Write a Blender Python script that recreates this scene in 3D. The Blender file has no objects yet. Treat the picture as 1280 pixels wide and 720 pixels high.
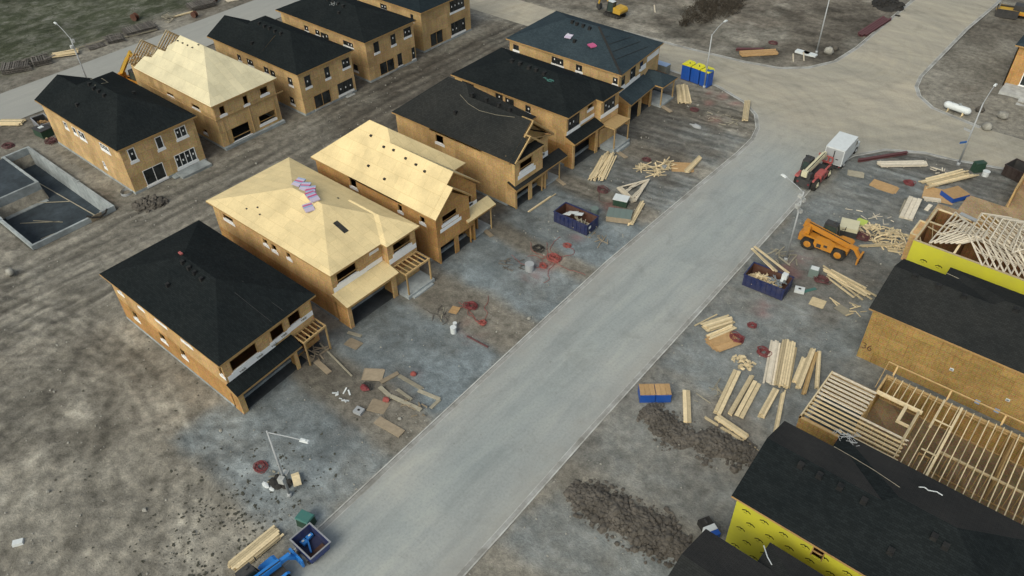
import bpy, math, random
from mathutils import Vector, Matrix, noise
import numpy as np
random.seed(7)
S = bpy.context.scene
COL = S.collection
R = math.radians
U = random.uniform

# ------------------------------------------------------------------ materials
def new_mat(name, rough=0.85, spec=0.2):
    m = bpy.data.materials.new(name); m.use_nodes = True
    b = m.node_tree.nodes['Principled BSDF']
    b.inputs['Roughness'].default_value = rough
    b.inputs['Specular IOR Level'].default_value = spec
    return m, m.node_tree.nodes, m.node_tree.links, b
def N(nd, t, **kw):
    n = nd.new(t)
    for k, v in kw.items():
        if k in n.inputs: n.inputs[k].default_value = v
        else: setattr(n, k, v)
    return n
def ramp(nd, stops):
    r = nd.new('ShaderNodeValToRGB'); e = r.color_ramp.elements
    while len(e) < len(stops): e.new(0.5)
    for i, (p, c) in enumerate(stops):
        e[i].position = p; e[i].color = (c[0], c[1], c[2], 1)
    return r
def mix(nd, lk, fac, a, b, blend='MIX'):
    m = nd.new('ShaderNodeMix'); m.data_type = 'RGBA'; m.blend_type = blend
    for sock, v in ((m.inputs[0], fac), (m.inputs[6], a), (m.inputs[7], b)):
        if hasattr(v, 'is_linked') or hasattr(v, 'links'): lk.new(v, sock)
        elif isinstance(v, (int, float)): sock.default_value = v
        else: sock.default_value = (v[0], v[1], v[2], 1)
    return m.outputs[2]
def noise_n(nd, lk, vec, scale, detail=4, rough=.55, dist=0):
    n = N(nd, 'ShaderNodeTexNoise', Scale=scale, Detail=detail, Roughness=rough, Distortion=dist)
    if vec is not None: lk.new(vec, n.inputs['Vector'])
    return n.outputs['Fac']
def pos(nd): return nd.new('ShaderNodeNewGeometry').outputs['Position']
def objc(nd): return nd.new('ShaderNodeTexCoord').outputs['Object']
def scalevec(nd, lk, vec, s):
    m = N(nd, 'ShaderNodeMapping'); lk.new(vec, m.inputs['Vector']); m.inputs['Scale'].default_value = s
    return m.outputs[0]
def bump(nd, lk, b, h, strength=.3, dist=.05):
    n = N(nd, 'ShaderNodeBump', Strength=strength, Distance=dist); lk.new(h, n.inputs['Height']); lk.new(n.outputs[0], b.inputs['Normal'])
def dim(c, k): return tuple(x*k for x in c)

def paint(name, c, rough=.5, spec=.3, dirt=.35, metal=0.0, scale=2.0):
    """painted / plain surface with grime and wear"""
    m, nd, lk, b = new_mat(name, rough, spec)
    v = objc(nd); f = noise_n(nd, lk, v, scale, 6, .65)
    r = ramp(nd, [(.35, (0, 0, 0)), (.75, (1, 1, 1))]); lk.new(f, r.inputs[0])
    g = tuple(.35*x+.65*y for x, y in zip(c, (.17, .155, .13)))
    mf = N(nd, 'ShaderNodeMath', operation='MULTIPLY'); lk.new(r.outputs[0], mf.inputs[0]); mf.inputs[1].default_value = dirt
    sz = N(nd, 'ShaderNodeSeparateXYZ'); lk.new(v, sz.inputs[0])          # mud thrown up on the lower parts
    lo = N(nd, 'ShaderNodeMapRange'); lk.new(sz.outputs[2], lo.inputs[0]); lo.inputs[1].default_value = 1.3; lo.inputs[2].default_value = .1; lo.inputs[4].default_value = dirt*.75
    sm = N(nd, 'ShaderNodeMath', operation='MAXIMUM'); lk.new(mf.outputs[0], sm.inputs[0])
    lm = N(nd, 'ShaderNodeMath', operation='MULTIPLY'); lk.new(lo.outputs[0], lm.inputs[0]); lk.new(noise_n(nd, lk, v, scale*2.5, 4, .7), lm.inputs[1]); l2 = N(nd, 'ShaderNodeMath', operation='MULTIPLY'); lk.new(lm.outputs[0], l2.inputs[0]); l2.inputs[1].default_value = 1.5
    lk.new(l2.outputs[0], sm.inputs[1])
    lk.new(mix(nd, lk, sm.outputs[0], c, g), b.inputs['Base Color'])
    b.inputs['Metallic'].default_value = metal
    return m
def wood(name, c, var=.35, grain=1.0):
    """sawn timber; every board face carries its own tone"""
    m, nd, lk, b = new_mat(name, .8, .15)
    a = N(nd, 'ShaderNodeAttribute', attribute_name='tone')
    v = objc(nd)
    f = noise_n(nd, lk, v, 3.0*grain, 5, .7)
    r = ramp(nd, [(.3, dim(c, .8)), (.7, dim(c, 1.1))]); lk.new(f, r.inputs[0])
    t = N(nd, 'ShaderNodeMapRange'); lk.new(a.outputs['Fac'], t.inputs[0])
    t.inputs[3].default_value = 1-var; t.inputs[4].default_value = 1.08
    col = mix(nd, lk, 1.0, r.outputs[0], t.outputs[0], 'MULTIPLY')
    lk.new(col, b.inputs['Base Color'])
    return m
def wallvec(nd, lk):
    """u runs along a wall (x+y for walls square to the axes), v is height"""
    s = N(nd, 'ShaderNodeSeparateXYZ'); lk.new(pos(nd), s.inputs[0])
    ad = N(nd, 'ShaderNodeMath', operation='ADD'); lk.new(s.outputs[0], ad.inputs[0]); lk.new(s.outputs[1], ad.inputs[1])
    c = N(nd, 'ShaderNodeCombineXYZ'); lk.new(ad.outputs[0], c.inputs[0]); lk.new(s.outputs[2], c.inputs[1])
    return c.outputs[0]
def osb(name, c, nails=.0, panel=(1.22, 2.44)):
    m, nd, lk, b = new_mat(name, .85, .12)
    v = wallvec(nd, lk); p = pos(nd)
    vo = N(nd, 'ShaderNodeTexVoronoi', Scale=14.0); lk.new(p, vo.inputs['Vector'])
    f1 = noise_n(nd, lk, p, .45, 4, .6); f2 = noise_n(nd, lk, p, 5.0, 3, .7)
    r = ramp(nd, [(.25, dim(c, .74)), (.5, c), (.8, dim(c, 1.22))]); lk.new(f1, r.inputs[0])
    c1 = mix(nd, lk, .35, r.outputs[0], vo.outputs['Color'], 'SOFT_LIGHT')
    r2 = ramp(nd, [(.3, (.72, .72, .72)), (.7, (1.1, 1.1, 1.1))]); lk.new(f2, r2.inputs[0])
    c1 = mix(nd, lk, .7, c1, r2.outputs[0], 'MULTIPLY')
    br = N(nd, 'ShaderNodeTexBrick', Scale=1.0); lk.new(v, br.inputs['Vector'])
    br.inputs['Brick Width'].default_value = panel[0]; br.inputs['Row Height'].default_value = panel[1]
    br.inputs['Mortar Size'].default_value = .014; br.offset = .5
    br.inputs['Color1'].default_value = (.76, .75, .73, 1); br.inputs['Color2'].default_value = (1.12, 1.12, 1.12, 1); br.inputs['Mortar'].default_value = (.5, .45, .42, 1)
    c2 = mix(nd, lk, .8, c1, br.outputs['Color'], 'MULTIPLY')
    if nails:
        b2 = N(nd, 'ShaderNodeTexBrick', Scale=1.0); lk.new(v, b2.inputs['Vector'])
        b2.inputs['Brick Width'].default_value = .41; b2.inputs['Row Height'].default_value = .2
        b2.inputs['Mortar Size'].default_value = .02; b2.offset = 0; b2.inputs['Mortar'].default_value = (.45, .4, .35, 1)
        b2.inputs['Color1'].default_value = b2.inputs['Color2'].default_value = (1, 1, 1, 1)
        nf = noise_n(nd, lk, p, 2.5, 3); rr = ramp(nd, [(.4, (0, 0, 0)), (.62, (1, 1, 1))]); lk.new(nf, rr.inputs[0])
        mf = N(nd, 'ShaderNodeMath', operation='MULTIPLY'); lk.new(rr.outputs[0], mf.inputs[0]); mf.inputs[1].default_value = nails
        c2 = mix(nd, lk, mf.outputs[0], c2, b2.outputs['Color'], 'MULTIPLY')
    lk.new(c2, b.inputs['Base Color'])
    bump(nd, lk, b, f2, .15, .01)
    return m
def plyroof(name, c):
    m, nd, lk, b = new_mat(name, .85, .12)
    p = pos(nd)
    f1 = noise_n(nd, lk, p, .35, 5, .6); f2 = noise_n(nd, lk, p, 7.0, 3, .7)
    r = ramp(nd, [(.3, dim(c, .84)), (.52, c), (.75, dim(c, 1.1))]); lk.new(f1, r.inputs[0])
    br = N(nd, 'ShaderNodeTexBrick', Scale=1.0); lk.new(p, br.inputs['Vector'])
    br.inputs['Brick Width'].default_value = 2.44; br.inputs['Row Height'].default_value = 1.1
    br.inputs['Mortar Size'].default_value = .012; br.offset = .5
    br.inputs['Color1'].default_value = (.9, .9, .89, 1); br.inputs['Color2'].default_value = (1.05, 1.04, 1.02, 1); br.inputs['Mortar'].default_value = (.72, .66, .55, 1)
    c1 = mix(nd, lk, .8, r.outputs[0], br.outputs['Color'], 'MULTIPLY')
    r2 = ramp(nd, [(.3, (.86, .86, .86)), (.7, (1.06, 1.06, 1.06))]); lk.new(f2, r2.inputs[0])
    c1 = mix(nd, lk, .7, c1, r2.outputs[0], 'MULTIPLY')
    lk.new(c1, b.inputs['Base Color'])
    return m
def shingle(name, c, var=.28):
    m, nd, lk, b = new_mat(name, .95, .05)
    p = pos(nd)
    f1 = noise_n(nd, lk, p, .25, 4, .6)
    br = N(nd, 'ShaderNodeTexBrick', Scale=1.0); lk.new(p, br.inputs['Vector'])
    br.inputs['Brick Width'].default_value = .33; br.inputs['Row Height'].default_value = .145
    br.inputs['Mortar Size'].default_value = .012; br.offset = .37
    br.inputs['Color1'].default_value = (*dim(c, 1-var*.5), 1); br.inputs['Color2'].default_value = (*dim(c, 1+var), 1); br.inputs['Mortar'].default_value = (*dim(c, .6), 1)
    r = ramp(nd, [(.3, (.75, .78, .8)), (.7, (1.25, 1.2, 1.15))]); lk.new(f1, r.inputs[0])
    c1 = mix(nd, lk, .8, br.outputs['Color'], r.outputs[0], 'MULTIPLY')
    lk.new(c1, b.inputs['Base Color'])
    f3 = noise_n(nd, lk, p, 9, 3, .7); bump(nd, lk, b, f3, .25, .02)
    return m
def concrete(name, c, scale=1.2):
    m, nd, lk, b = new_mat(name, .88, .2)
    p = pos(nd); f1 = noise_n(nd, lk, p, scale, 6, .65); f2 = noise_n(nd, lk, p, scale*.2, 3)
    r = ramp(nd, [(.3, dim(c, .7)), (.7, dim(c, 1.18))]); lk.new(f1, r.inputs[0])
    r2 = ramp(nd, [(.35, (.75, .75, .75)), (.65, (1.1, 1.1, 1.1))]); lk.new(f2, r2.inputs[0])
    lk.new(mix(nd, lk, 1, r.outputs[0], r2.outputs[0], 'MULTIPLY'), b.inputs['Base Color'])
    return m

M = {}
M['osb'] = osb('osb_sheathing', (.47, .27, .105))
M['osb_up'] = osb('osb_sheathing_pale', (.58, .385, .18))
M['osb_b'] = osb('osb_sheathing_tan', (.55, .385, .19))
M['osb_r'] = osb('osb_sheathing_nailed', (.40, .265, .098), nails=.75, panel=(2.44, 1.22))
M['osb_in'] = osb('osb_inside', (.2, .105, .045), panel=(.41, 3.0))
M['muddeck'] = osb('muddy_floor_board', (.22, .16, .095))
M['deck'] = osb('deck_board', (.40, .29, .17))
M['ply'] = plyroof('roof_plywood', (.74, .60, .335))
M['ply_b'] = plyroof('roof_plywood_pale', (.67, .61, .415))
M['sh_dark'] = shingle('shingle_charcoal', (.0145, .0182, .0192))
M['sh_blue'] = shingle('shingle_blue_black', (.017, .025, .030))
M['sh_grey'] = shingle('shingle_grey', (.027, .029, .0285), .2)
M['sh_slate'] = shingle('shingle_slate', (.036, .052, .062), .2)
M['felt'] = shingle('roof_felt', (.040, .040, .039), .12)
M['lumber'] = wood('pale_lumber', (.76, .625, .39), .42)
M['lumber_w'] = wood('white_lumber', (.72, .65, .52), .28)
M['frame'] = wood('framing_timber', (.52, .36, .17), .35)
M['post'] = wood('tan_framing', (.46, .29, .12), .3)
M['oldwood'] = wood('weathered_wood', (.18, .165, .145), .5)
M['palewood'] = wood('weathered_pale_wood', (.36, .33, .25), .3)
M['particle'] = wood('osb_sheet_stack', (.48, .31, .15), .2)
M['greyply'] = wood('muddy_plywood', (.33, .27, .19), .3)
M['conc'] = concrete('concrete', (.34, .375, .38))
M['conc_d'] = concrete('dark_concrete', (.05, .064, .075))  # much darker tone than the wall concrete, for the foundation floors
M['slabdark'] = concrete('dark_garage_slab', (.06, .066, .068))
M['conc_l'] = concrete('pale_concrete', (.46, .47, .45))
M['wrap'] = paint('white_membrane', (.88, .89, .88), .5, .3, .16)
M['whitef'] = paint('white_frame', (.84, .85, .84), .4, .4, .15)
M['yellow'] = paint('yellow_wall_wrap', (.58, .56, .045), .5, .3, .3, scale=.6)
M['ink'] = paint('black_print', (.05, .05, .01), .6, .2, .1)
M['inkgrey'] = paint('grey_print', (.22, .25, .27), .6, .2, .1)
M['black'] = paint('black_rubber', (.018, .018, .018), .8, .2, .4)
M['dark'] = paint('dark_steel', (.035, .036, .038), .6, .3, .4)
M['grey'] = paint('grey_paint', (.28, .30, .30), .55, .3, .4)
M['steel'] = paint('galvanised_steel', (.36, .38, .39), .45, .4, .3)
M['rail'] = paint('grey_rim', (.27, .28, .30), .55, .3, .4)
M['white'] = paint('white_paint', (.64, .68, .68), .45, .3, .25)
M['navy'] = paint('navy_paint', (.008, .018, .085), .55, .3, .5)
M['blue'] = paint('blue_plastic', (.008, .075, .36), .4, .4, .2)
M['blueb'] = paint('bright_blue_paint', (.015, .22, .66), .5, .3, .45)
M['blued'] = paint('deep_blue_paint', (.006, .03, .19), .4, .4, .3)
M['yel'] = paint('yellow_plastic', (.66, .62, .02), .4, .4, .15)
M['orange'] = paint('orange_paint', (.57, .235, .016), .5, .3, .6)
M['cat'] = paint('machine_yellow', (.55, .33, .03), .5, .3, .55)
M['red'] = paint('red_paint', (.40, .085, .08), .55, .3, .6)
M['hose'] = paint('red_hose', (.18, .03, .035), .5, .3, .3)
M['hose_o'] = paint('orange_red_cable', (.30, .07, .06), .5, .3, .3)
M['maroon'] = paint('red_oxide_steel', (.105, .03, .035), .6, .3, .4)
M['cream'] = paint('cream_paint', (.62, .58, .4), .5, .3, .25)
M['rust'] = paint('rusty_inside', (.085, .03, .018), .8, .2, .6)
M['brownbin'] = paint('brown_bin_paint', (.028, .017, .016), .6, .3, .4)
M['green'] = paint('dark_green_paint', (.012, .05, .03), .5, .3, .4)
M['teal'] = paint('teal_green_cabinet', (.045, .16, .14), .5, .3, .3)
M['greygreen'] = paint('grey_green_shingle_pack', (.15, .2, .185), .7, .2, .4)
M['pink'] = paint('pink_wrapper', (.5, .09, .22), .4, .4, .3)
M['lilac'] = paint('lilac_wrapper', (.55, .48, .62), .4, .4, .5, scale=6)
M['bluew'] = paint('pale_blue_wrapper', (.3, .42, .62), .4, .4, .6, scale=6)
M['signblue'] = paint('blue_sign', (.03, .12, .36), .4, .4, .1)
M['lime'] = paint('lime_sheet', (.5, .6, .12), .6, .2, .2)
M['stone'] = concrete('pale_stone', (.34, .33, .29), 3)
M['brick'] = concrete('stone_veneer', (.24, .25, .22), 6)
M['clod'] = concrete('soil_clod', (.12, .108, .092), 2.5)
M['clod_d'] = concrete('dark_soil', (.04, .038, .035), 2.5)
M['weed'] = paint('weed_leaf', (.052, .055, .042), .8, .1, .5)
M['brush'] = paint('bare_brush', (.055, .045, .033), .9, .1, .5)
M['grass'] = paint('dry_grass', (.07, .082, .05), .9, .1, .6, scale=.3)
def glassmat():
    m, nd, lk, b = new_mat('window_glass', .08, .5)
    f = noise_n(nd, lk, pos(nd), .9, 2)
    r = ramp(nd, [(.3, (.008, .011, .012)), (.7, (.035, .042, .045))]); lk.new(f, r.inputs[0]); lk.new(r.outputs[0], b.inputs['Base Color'])
    return m
M['glass'] = glassmat()
M['cabglass'] = paint('cab_glass', (.028, .05, .045), .12, .5, .2)
M['vent'] = paint('vent_plastic', (.012, .013, .014), .7, .2, .2)

# ------------------------------------------------------------------ mesh collector and object helpers
FR = {}
GROUND_OBJS = []
class MB:
    def __init__(s, warp=None): s.v = []; s.f = []; s.m = []; s.t = []; s.warp = warp
    def face(s, pts, m=0, t=None):
        i = len(s.v); s.v += [tuple(p) for p in pts]; s.f.append(tuple(range(i, i+len(pts)))); s.m.append(m); s.t.append(U(0, 1) if t is None else t)
    def hexa(s, c, m=0, t=None):
        t = U(0, 1) if t is None else t
        i = len(s.v); s.v += [tuple(p) for p in c]
        for q in ((3, 2, 1, 0), (4, 5, 6, 7), (0, 1, 5, 4), (1, 2, 6, 5), (2, 3, 7, 6), (3, 0, 4, 7)):
            s.f.append(tuple(i+k for k in q)); s.m.append(m); s.t.append(t)
    def box(s, x0, x1, y0, y1, z0, z1, m=0, t=None):
        x0, x1 = min(x0, x1), max(x0, x1); y0, y1 = min(y0, y1), max(y0, y1); z0, z1 = min(z0, z1), max(z0, z1)
        s.hexa([(x0, y0, z0), (x1, y0, z0), (x1, y1, z0), (x0, y1, z0), (x0, y0, z1), (x1, y0, z1), (x1, y1, z1), (x0, y1, z1)], m, t)
    def taper(s, x0, x1, y0, y1, z0, X0, X1, Y0, Y1, z1, m=0, t=None):
        s.hexa([(x0, y0, z0), (x1, y0, z0), (x1, y1, z0), (x0, y1, z0), (X0, Y0, z1), (X1, Y0, z1), (X1, Y1, z1), (X0, Y1, z1)], m, t)
    def beam(s, a, b, w, h, m=0, t=None, up=(0, 0, 1), roll=0):
        a = Vector(a); b = Vector(b); d = (b-a).normalized(); up = Vector(up)
        if abs(d.dot(up)) > .98: up = Vector((1, 0, 0))
        r = d.cross(up).normalized(); u = r.cross(d).normalized()
        if roll:
            q = Matrix.Rotation(roll, 3, d); r = q @ r; u = q @ u
        r *= w/2; u *= h/2
        s.hexa([a-r-u, b-r-u, b+r-u, a+r-u, a-r+u, b-r+u, b+r+u, a+r+u], m, t)
    def tube(s, a, b, r0, r1=None, n=8, m=0, cap=True, t=None):
        r1 = r0 if r1 is None else r1; t = U(0, 1) if t is None else t
        a = Vector(a); b = Vector(b); d = (b-a).normalized(); up = Vector((0, 0, 1)) if abs(d.z) < .95 else Vector((1, 0, 0))
        r = d.cross(up).normalized(); u = r.cross(d)
        i = len(s.v)
        for P, q in ((a, r0), (b, r1)):
            for k in range(n):
                an = 2*math.pi*k/n; s.v.append(tuple(P+r*(q*math.cos(an))+u*(q*math.sin(an))))
        for k in range(n):
            s.f.append((i+k, i+(k+1) % n, i+n+(k+1) % n, i+n+k)); s.m.append(m); s.t.append(t)
        if cap:
            s.f.append(tuple(i+n-1-k for k in range(n))); s.m.append(m); s.t.append(t)
            s.f.append(tuple(i+n+k for k in range(n))); s.m.append(m); s.t.append(t)
    def path(s, pts, r, n=6, m=0, t=None):
        pts = [Vector(p) for p in pts]; t = U(0, 1) if t is None else t
        i0 = len(s.v); k = len(pts)
        for j, p in enumerate(pts):
            d = (pts[min(j+1, k-1)]-pts[max(j-1, 0)]).normalized()
            up = Vector((0, 0, 1)) if abs(d.z) < .9 else Vector((1, 0, 0))
            a = d.cross(up).normalized(); b = a.cross(d)
            for q in range(n):
                an = 2*math.pi*q/n; s.v.append(tuple(p+a*(r*math.cos(an))+b*(r*math.sin(an))))
        for j in range(k-1):
            for q in range(n):
                s.f.append((i0+j*n+q, i0+j*n+(q+1) % n, i0+(j+1)*n+(q+1) % n, i0+(j+1)*n+q)); s.m.append(m); s.t.append(t)
    def blob(s, c, r, m=0, t=None, k=6, squash=1.0):
        """irregular lump"""
        t = U(0, 1) if t is None else t
        i = len(s.v); rows = 4; se = U(0, 99)
        def rad(a, e): return 1+.35*noise.noise(Vector((math.cos(a)*1.3+se, math.sin(a)*1.3, e*1.5+se)))
        s.v.append((c[0], c[1], c[2]-r[2]*squash))
        for j in range(1, rows):
            e = -math.pi/2+math.pi*j/rows
            for q in range(k):
                a = 2*math.pi*(q+.5*(j % 2))/k; f = rad(a, e)
                s.v.append((c[0]+r[0]*f*math.cos(e)*math.cos(a), c[1]+r[1]*f*math.cos(e)*math.sin(a), c[2]+r[2]*f*math.sin(e)))
        s.v.append((c[0], c[1], c[2]+r[2])); last = len(s.v)-1
        for q in range(k):
            s.f.append((i, i+1+(q+1) % k, i+1+q)); s.m.append(m); s.t.append(t)
            for j in range(rows-2):
                A = i+1+j*k
                s.f.append((A+q, A+(q+1) % k, A+k+(q+1) % k, A+k+q)); s.m.append(m); s.t.append(t)
            A = i+1+(rows-2)*k
            s.f.append((A+q, A+(q+1) % k, last)); s.m.append(m); s.t.append(t)
    def prism(s, prof, y0, y1, m=0, t=None):
        """side profile in x,z extruded over y"""
        t = U(0, 1) if t is None else t; n = len(prof); i = len(s.v)
        s.v += [(p[0], y0, p[1]) for p in prof]+[(p[0], y1, p[1]) for p in prof]
        s.f.append(tuple(range(i, i+n))); s.m.append(m); s.t.append(t)
        s.f.append(tuple(i+n+n-1-k for k in range(n))); s.m.append(m); s.t.append(t)
        for k in range(n):
            s.f.append((i+(k+1) % n, i+k, i+n+k, i+n+(k+1) % n)); s.m.append(m); s.t.append(t)
    def build(s, name, mats, parent=None, world=True, origin=None, smooth=False, kind=None):
        if isinstance(mats, str): mats = [mats]
        v = [Vector(s.warp(*p)) if s.warp else Vector(p) for p in s.v]
        F = Matrix.Identity(4)
        if parent is not None:
            F = FR[parent.name]
            if world: inv = F.inverted(); v = [inv @ p for p in v]
        elif origin is not None:
            F = Matrix.Translation(Vector(origin))
            if world: v = [p-Vector(origin) for p in v]
        me = bpy.data.meshes.new(name); me.from_pydata(v, [], s.f)
        for k in mats: me.materials.append(M[k] if isinstance(k, str) else k)
        me.polygons.foreach_set('material_index', s.m)
        a = me.attributes.new('tone', 'FLOAT', 'FACE'); a.data.foreach_set('value', s.t)
        if smooth: me.polygons.foreach_set('use_smooth', [True]*len(s.f))
        me.update()
        o = bpy.data.objects.new(name, me); COL.objects.link(o)
        if parent is not None: o.parent = parent
        elif origin is not None: o.location = origin
        FR[o.name] = F
        if kind: o['kind'] = kind
        return o
def tag(o, label, cat, group=None):
    o['label'] = label; o['category'] = cat
    if group: o['group'] = group
    return o
def thing(name, label, cat, loc, rz=0.0, group=None):
    o = bpy.data.objects.new(name, None); COL.objects.link(o)
    o.location = loc; o.rotation_euler = (0, 0, rz); o.empty_display_size = .3
    FR[o.name] = Matrix.Translation(Vector(loc)) @ Matrix.Rotation(rz, 4, 'Z')
    return tag(o, label, cat, group)
def dup(root, loc, rz, label, group=None):
    r = root.copy(); COL.objects.link(r); r.location = loc; r.rotation_euler = (0, 0, rz); r['label'] = label
    FR[r.name] = Matrix.Translation(Vector(loc)) @ Matrix.Rotation(rz, 4, 'Z')
    if group: r['group'] = group
    for ch in list(root.children):
        c_ = ch.copy(); COL.objects.link(c_); c_.parent = r; FR[c_.name] = FR[r.name]
        for g in list(ch.children):
            d = g.copy(); COL.objects.link(d); d.parent = c_; FR[d.name] = FR[r.name]
    return r

# ------------------------------------------------------------------ camera, sky, sun
cam = bpy.data.cameras.new('camera'); co = bpy.data.objects.new('camera', cam); COL.objects.link(co)
cam.sensor_width = 36; cam.lens = 27.619; cam.clip_end = 9000; cam.clip_start = .5
co.matrix_world = Matrix([[0.765018, -0.408406, 0.497948, 0.0], [0.643609, 0.512086, -0.568801, 0.0], [-0.02269, 0.755627, 0.654609, 55.0], [0.0, 0.0, 0.0, 1.0]])
S.camera = co
W = bpy.data.worlds.new('World'); S.world = W; W.use_nodes = True
SUN_EL, SUN_AZ = R(42), R(174)      # azimuth measured from +Y clockwise
nt = W.node_tree; bg = nt.nodes['Background']
sky = nt.nodes.new('ShaderNodeTexSky'); sky.sky_type = 'NISHITA'; sky.sun_disc = False
sky.sun_elevation = SUN_EL; sky.sun_rotation = SUN_AZ; sky.altitude = 100; sky.dust_density = 5; sky.ozone_density = 1.2; sky.air_density = 1.0
hs = nt.nodes.new('ShaderNodeHueSaturation'); hs.inputs['Saturation'].default_value = .6
nt.links.new(sky.outputs[0], hs.inputs['Color']); tint = nt.nodes.new('ShaderNodeMix'); tint.data_type = 'RGBA'; tint.blend_type = 'MULTIPLY'; tint.inputs[0].default_value = 1; tint.inputs[7].default_value = (.975, 1.012, .975, 1)
nt.links.new(hs.outputs[0], tint.inputs[6]); nt.links.new(tint.outputs[2], bg.inputs['Color']); bg.inputs['Strength'].default_value = .152
sun = bpy.data.lights.new('sun', 'SUN'); sun.energy = .9; sun.angle = R(28); sun.color = (1, .92, .74)
so = bpy.data.objects.new('sun', sun); COL.objects.link(so)
sd = Vector((math.sin(SUN_AZ)*math.cos(SUN_EL), math.cos(SUN_AZ)*math.cos(SUN_EL), math.sin(SUN_EL)))
so.rotation_euler = sd.to_track_quat('Z', 'Y').to_euler(); so.location = sd*200
S.view_settings.view_transform = 'Standard'; S.view_settings.look = 'None'; S.view_settings.exposure = 0

# ------------------------------------------------------------------ ground
def sstep(a, b, x): 
    t = np.clip((x-a)/(b-a), 0, 1); return t*t*(3-2*t)
def rect(X, Y, x0, x1, y0, y1, s):
    """soft rectangle, s = edge softness"""
    return np.minimum(np.minimum(sstep(x0-s, x0+s, X), 1-sstep(x1-s, x1+s, X)), np.minimum(sstep(y0-s, y0+s, Y), 1-sstep(y1-s, y1+s, Y)))
rng = np.random.default_rng(3)
def vnoise(X, Y, s, seed):
    """value noise on a grid of cell size s"""
    r_ = np.random.default_rng(seed); T = r_.random((256, 256))
    x = X/s+500.3; y = Y/s+500.7; xi = np.floor(x).astype(int); yi = np.floor(y).astype(int); fx = x-xi; fy = y-yi
    fx = fx*fx*(3-2*fx); fy = fy*fy*(3-2*fy); g = lambda a, b: T[a % 256, b % 256]
    return (g(xi, yi)*(1-fx)+g(xi+1, yi)*fx)*(1-fy)+(g(xi, yi+1)*(1-fx)+g(xi+1, yi+1)*fx)*fy
def fbm(X, Y, s, seed, o=4):
    a = 0; w = 1; tot = 0
    for k in range(o): a = a+w*vnoise(X, Y, s/2**k, seed+k); tot += w; w *= .55
    return a/tot
def road_mask(X, Y, grow=0.0):
    """1 on the roads"""
    lft = np.interp(Y, [-20, 16.4, 28, 57.8, 89.5, 95, 98, 100.5, 103], [-34.3, -35, -35.4, -36.4, -36.1, -37.1, -39, -42, -48])-grow
    rgt = np.interp(Y, [-20, 26, 37.4, 61.4, 78.5, 90, 95.5, 100, 102.5], [-22.7, -23.6, -24, -24.5, -24.9, -25.2, -24, -21, -14])+grow
    a = (X > lft) & (X < rgt) & (Y < 103)
    lf2 = np.interp(Y, [111, 112.4, 113.5, 116.5, 121, 128], [-54, -48, -43, -39.5, -37.2, -36.4])-grow
    rg2 = np.interp(Y, [113, 115, 117.4, 120, 124, 157], [-13, -20.2, -22.9, -24.2, -24.8, -24])+grow
    b = (X > lf2) & (X < rg2) & (Y > 110)
    yn = np.interp(X, [-130, -60, -48, -42, -37, -24, -14, -6], [102.5, 102.8, 102.4, 100.2, 95, 96, 102.3, 104.6])-grow
    yf = np.interp(X, [-130, -94, -70, -58, -48, -43, -37, -24, -20, -13], [111.3, 111, 110.8, 111.4, 112.4, 113.5, 118, 118, 115, 113.2])+grow
    c = (X > -133) & (Y > yn) & (Y < yf)
    d = (X > -133.2-grow) & (X < -122.6+grow) & (Y < 111)
    return (a | b | c | d).astype(float)
xs = np.concatenate([[-6000, -2000, -800, -400, -260], np.arange(-190, -116, .8), np.arange(-116, 0, .33), np.arange(0, 30.1, .8), [60, 120, 300, 900, 2500, 6000]])
ys = np.concatenate([[-6000, -2000, -600, -200, -60], np.arange(-14, 113, .33), np.arange(113, 176.1, .7), [200, 260, 400, 900, 2500, 6000]])
GX, GY = np.meshgrid(xs, ys)
HOUSEBOX = [(-71, -48.5, 18.5, 30.5), (-73.5, -48, 32, 44), (-71.5, -49.5, 45, 56), (-71, -49.5, 58.5, 69), (-73, -49.5, 69.8, 81.5), (-74, -50, 84, 98),
            (-114, -88, 17.5, 29.5), (-112, -89.5, 31, 43), (-116, -90, 44.8, 56), (-111, -88.8, 57.5, 69), (-111, -89.5, 70.5, 82), (-112, -90, 83, 96.5),
            (-10.5, 12, 20, 46), (-10.5, 12, 47, 57.5), (-11, 12, 60, 70), (-11.5, 12, 73, 83), (-12, 12, 86, 103)]
onroad = road_mask(GX, GY); near = road_mask(GX, GY, 2.0)
built = np.zeros_like(GX)
for b in HOUSEBOX: built = np.maximum(built, rect(GX, GY, *b, .8))
wob = (fbm(GX, GY, 9, 11)-.5)*7; wob2 = (fbm(GX, GY, 4, 17)-.5)*4
# blue-grey crushed stone: the drives and the working strip
grav = np.zeros_like(GX)
for (a, b, c_, d, k) in [(-52, -35, 13, 24.6, .8), (-52, -35, 29.5, 39.8, 1), (-52, -35, 44.8, 53.5, .95), (-52, -35, 55.8, 66.5, .9), (-52, -35.5, 69, 78, .75), (-53, -36, 82, 91.5, .55),
                      (-24.5, -9, 47, 76, .85), (-24.5, -5, 74, 103.5, .9), (-24, -9, 35, 47, .5), (-23.5, -9, 24, 31, .9), (-23.5, -10, 36, 41.5, .6), (-112, -100, 28.5, 31, .2), (-10, 20, 46, 48, .6), (-10, 20, 57, 61, .8), (-14, -4, 105, 113, .7)]:
    grav = np.maximum(grav, k*rect(GX+wob2, GY+wob*.5, a, b, c_, d, 1.1))
grav = grav*(.5+.7*fbm(GX, GY, 5, 23))*(1-.25*sstep(-30, -24, GX))
# grass field across the far street
grass = (1-sstep(-142, -137, GX+wob*.6))*sstep(.30, .52, fbm(GX*.6+GY*.25, GY*1.2, 26, 31)+.1*(fbm(GX, GY, 3, 9)-.5)+.25*rect(GX, GY, -162, -138, -40, 110, 6))
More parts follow.
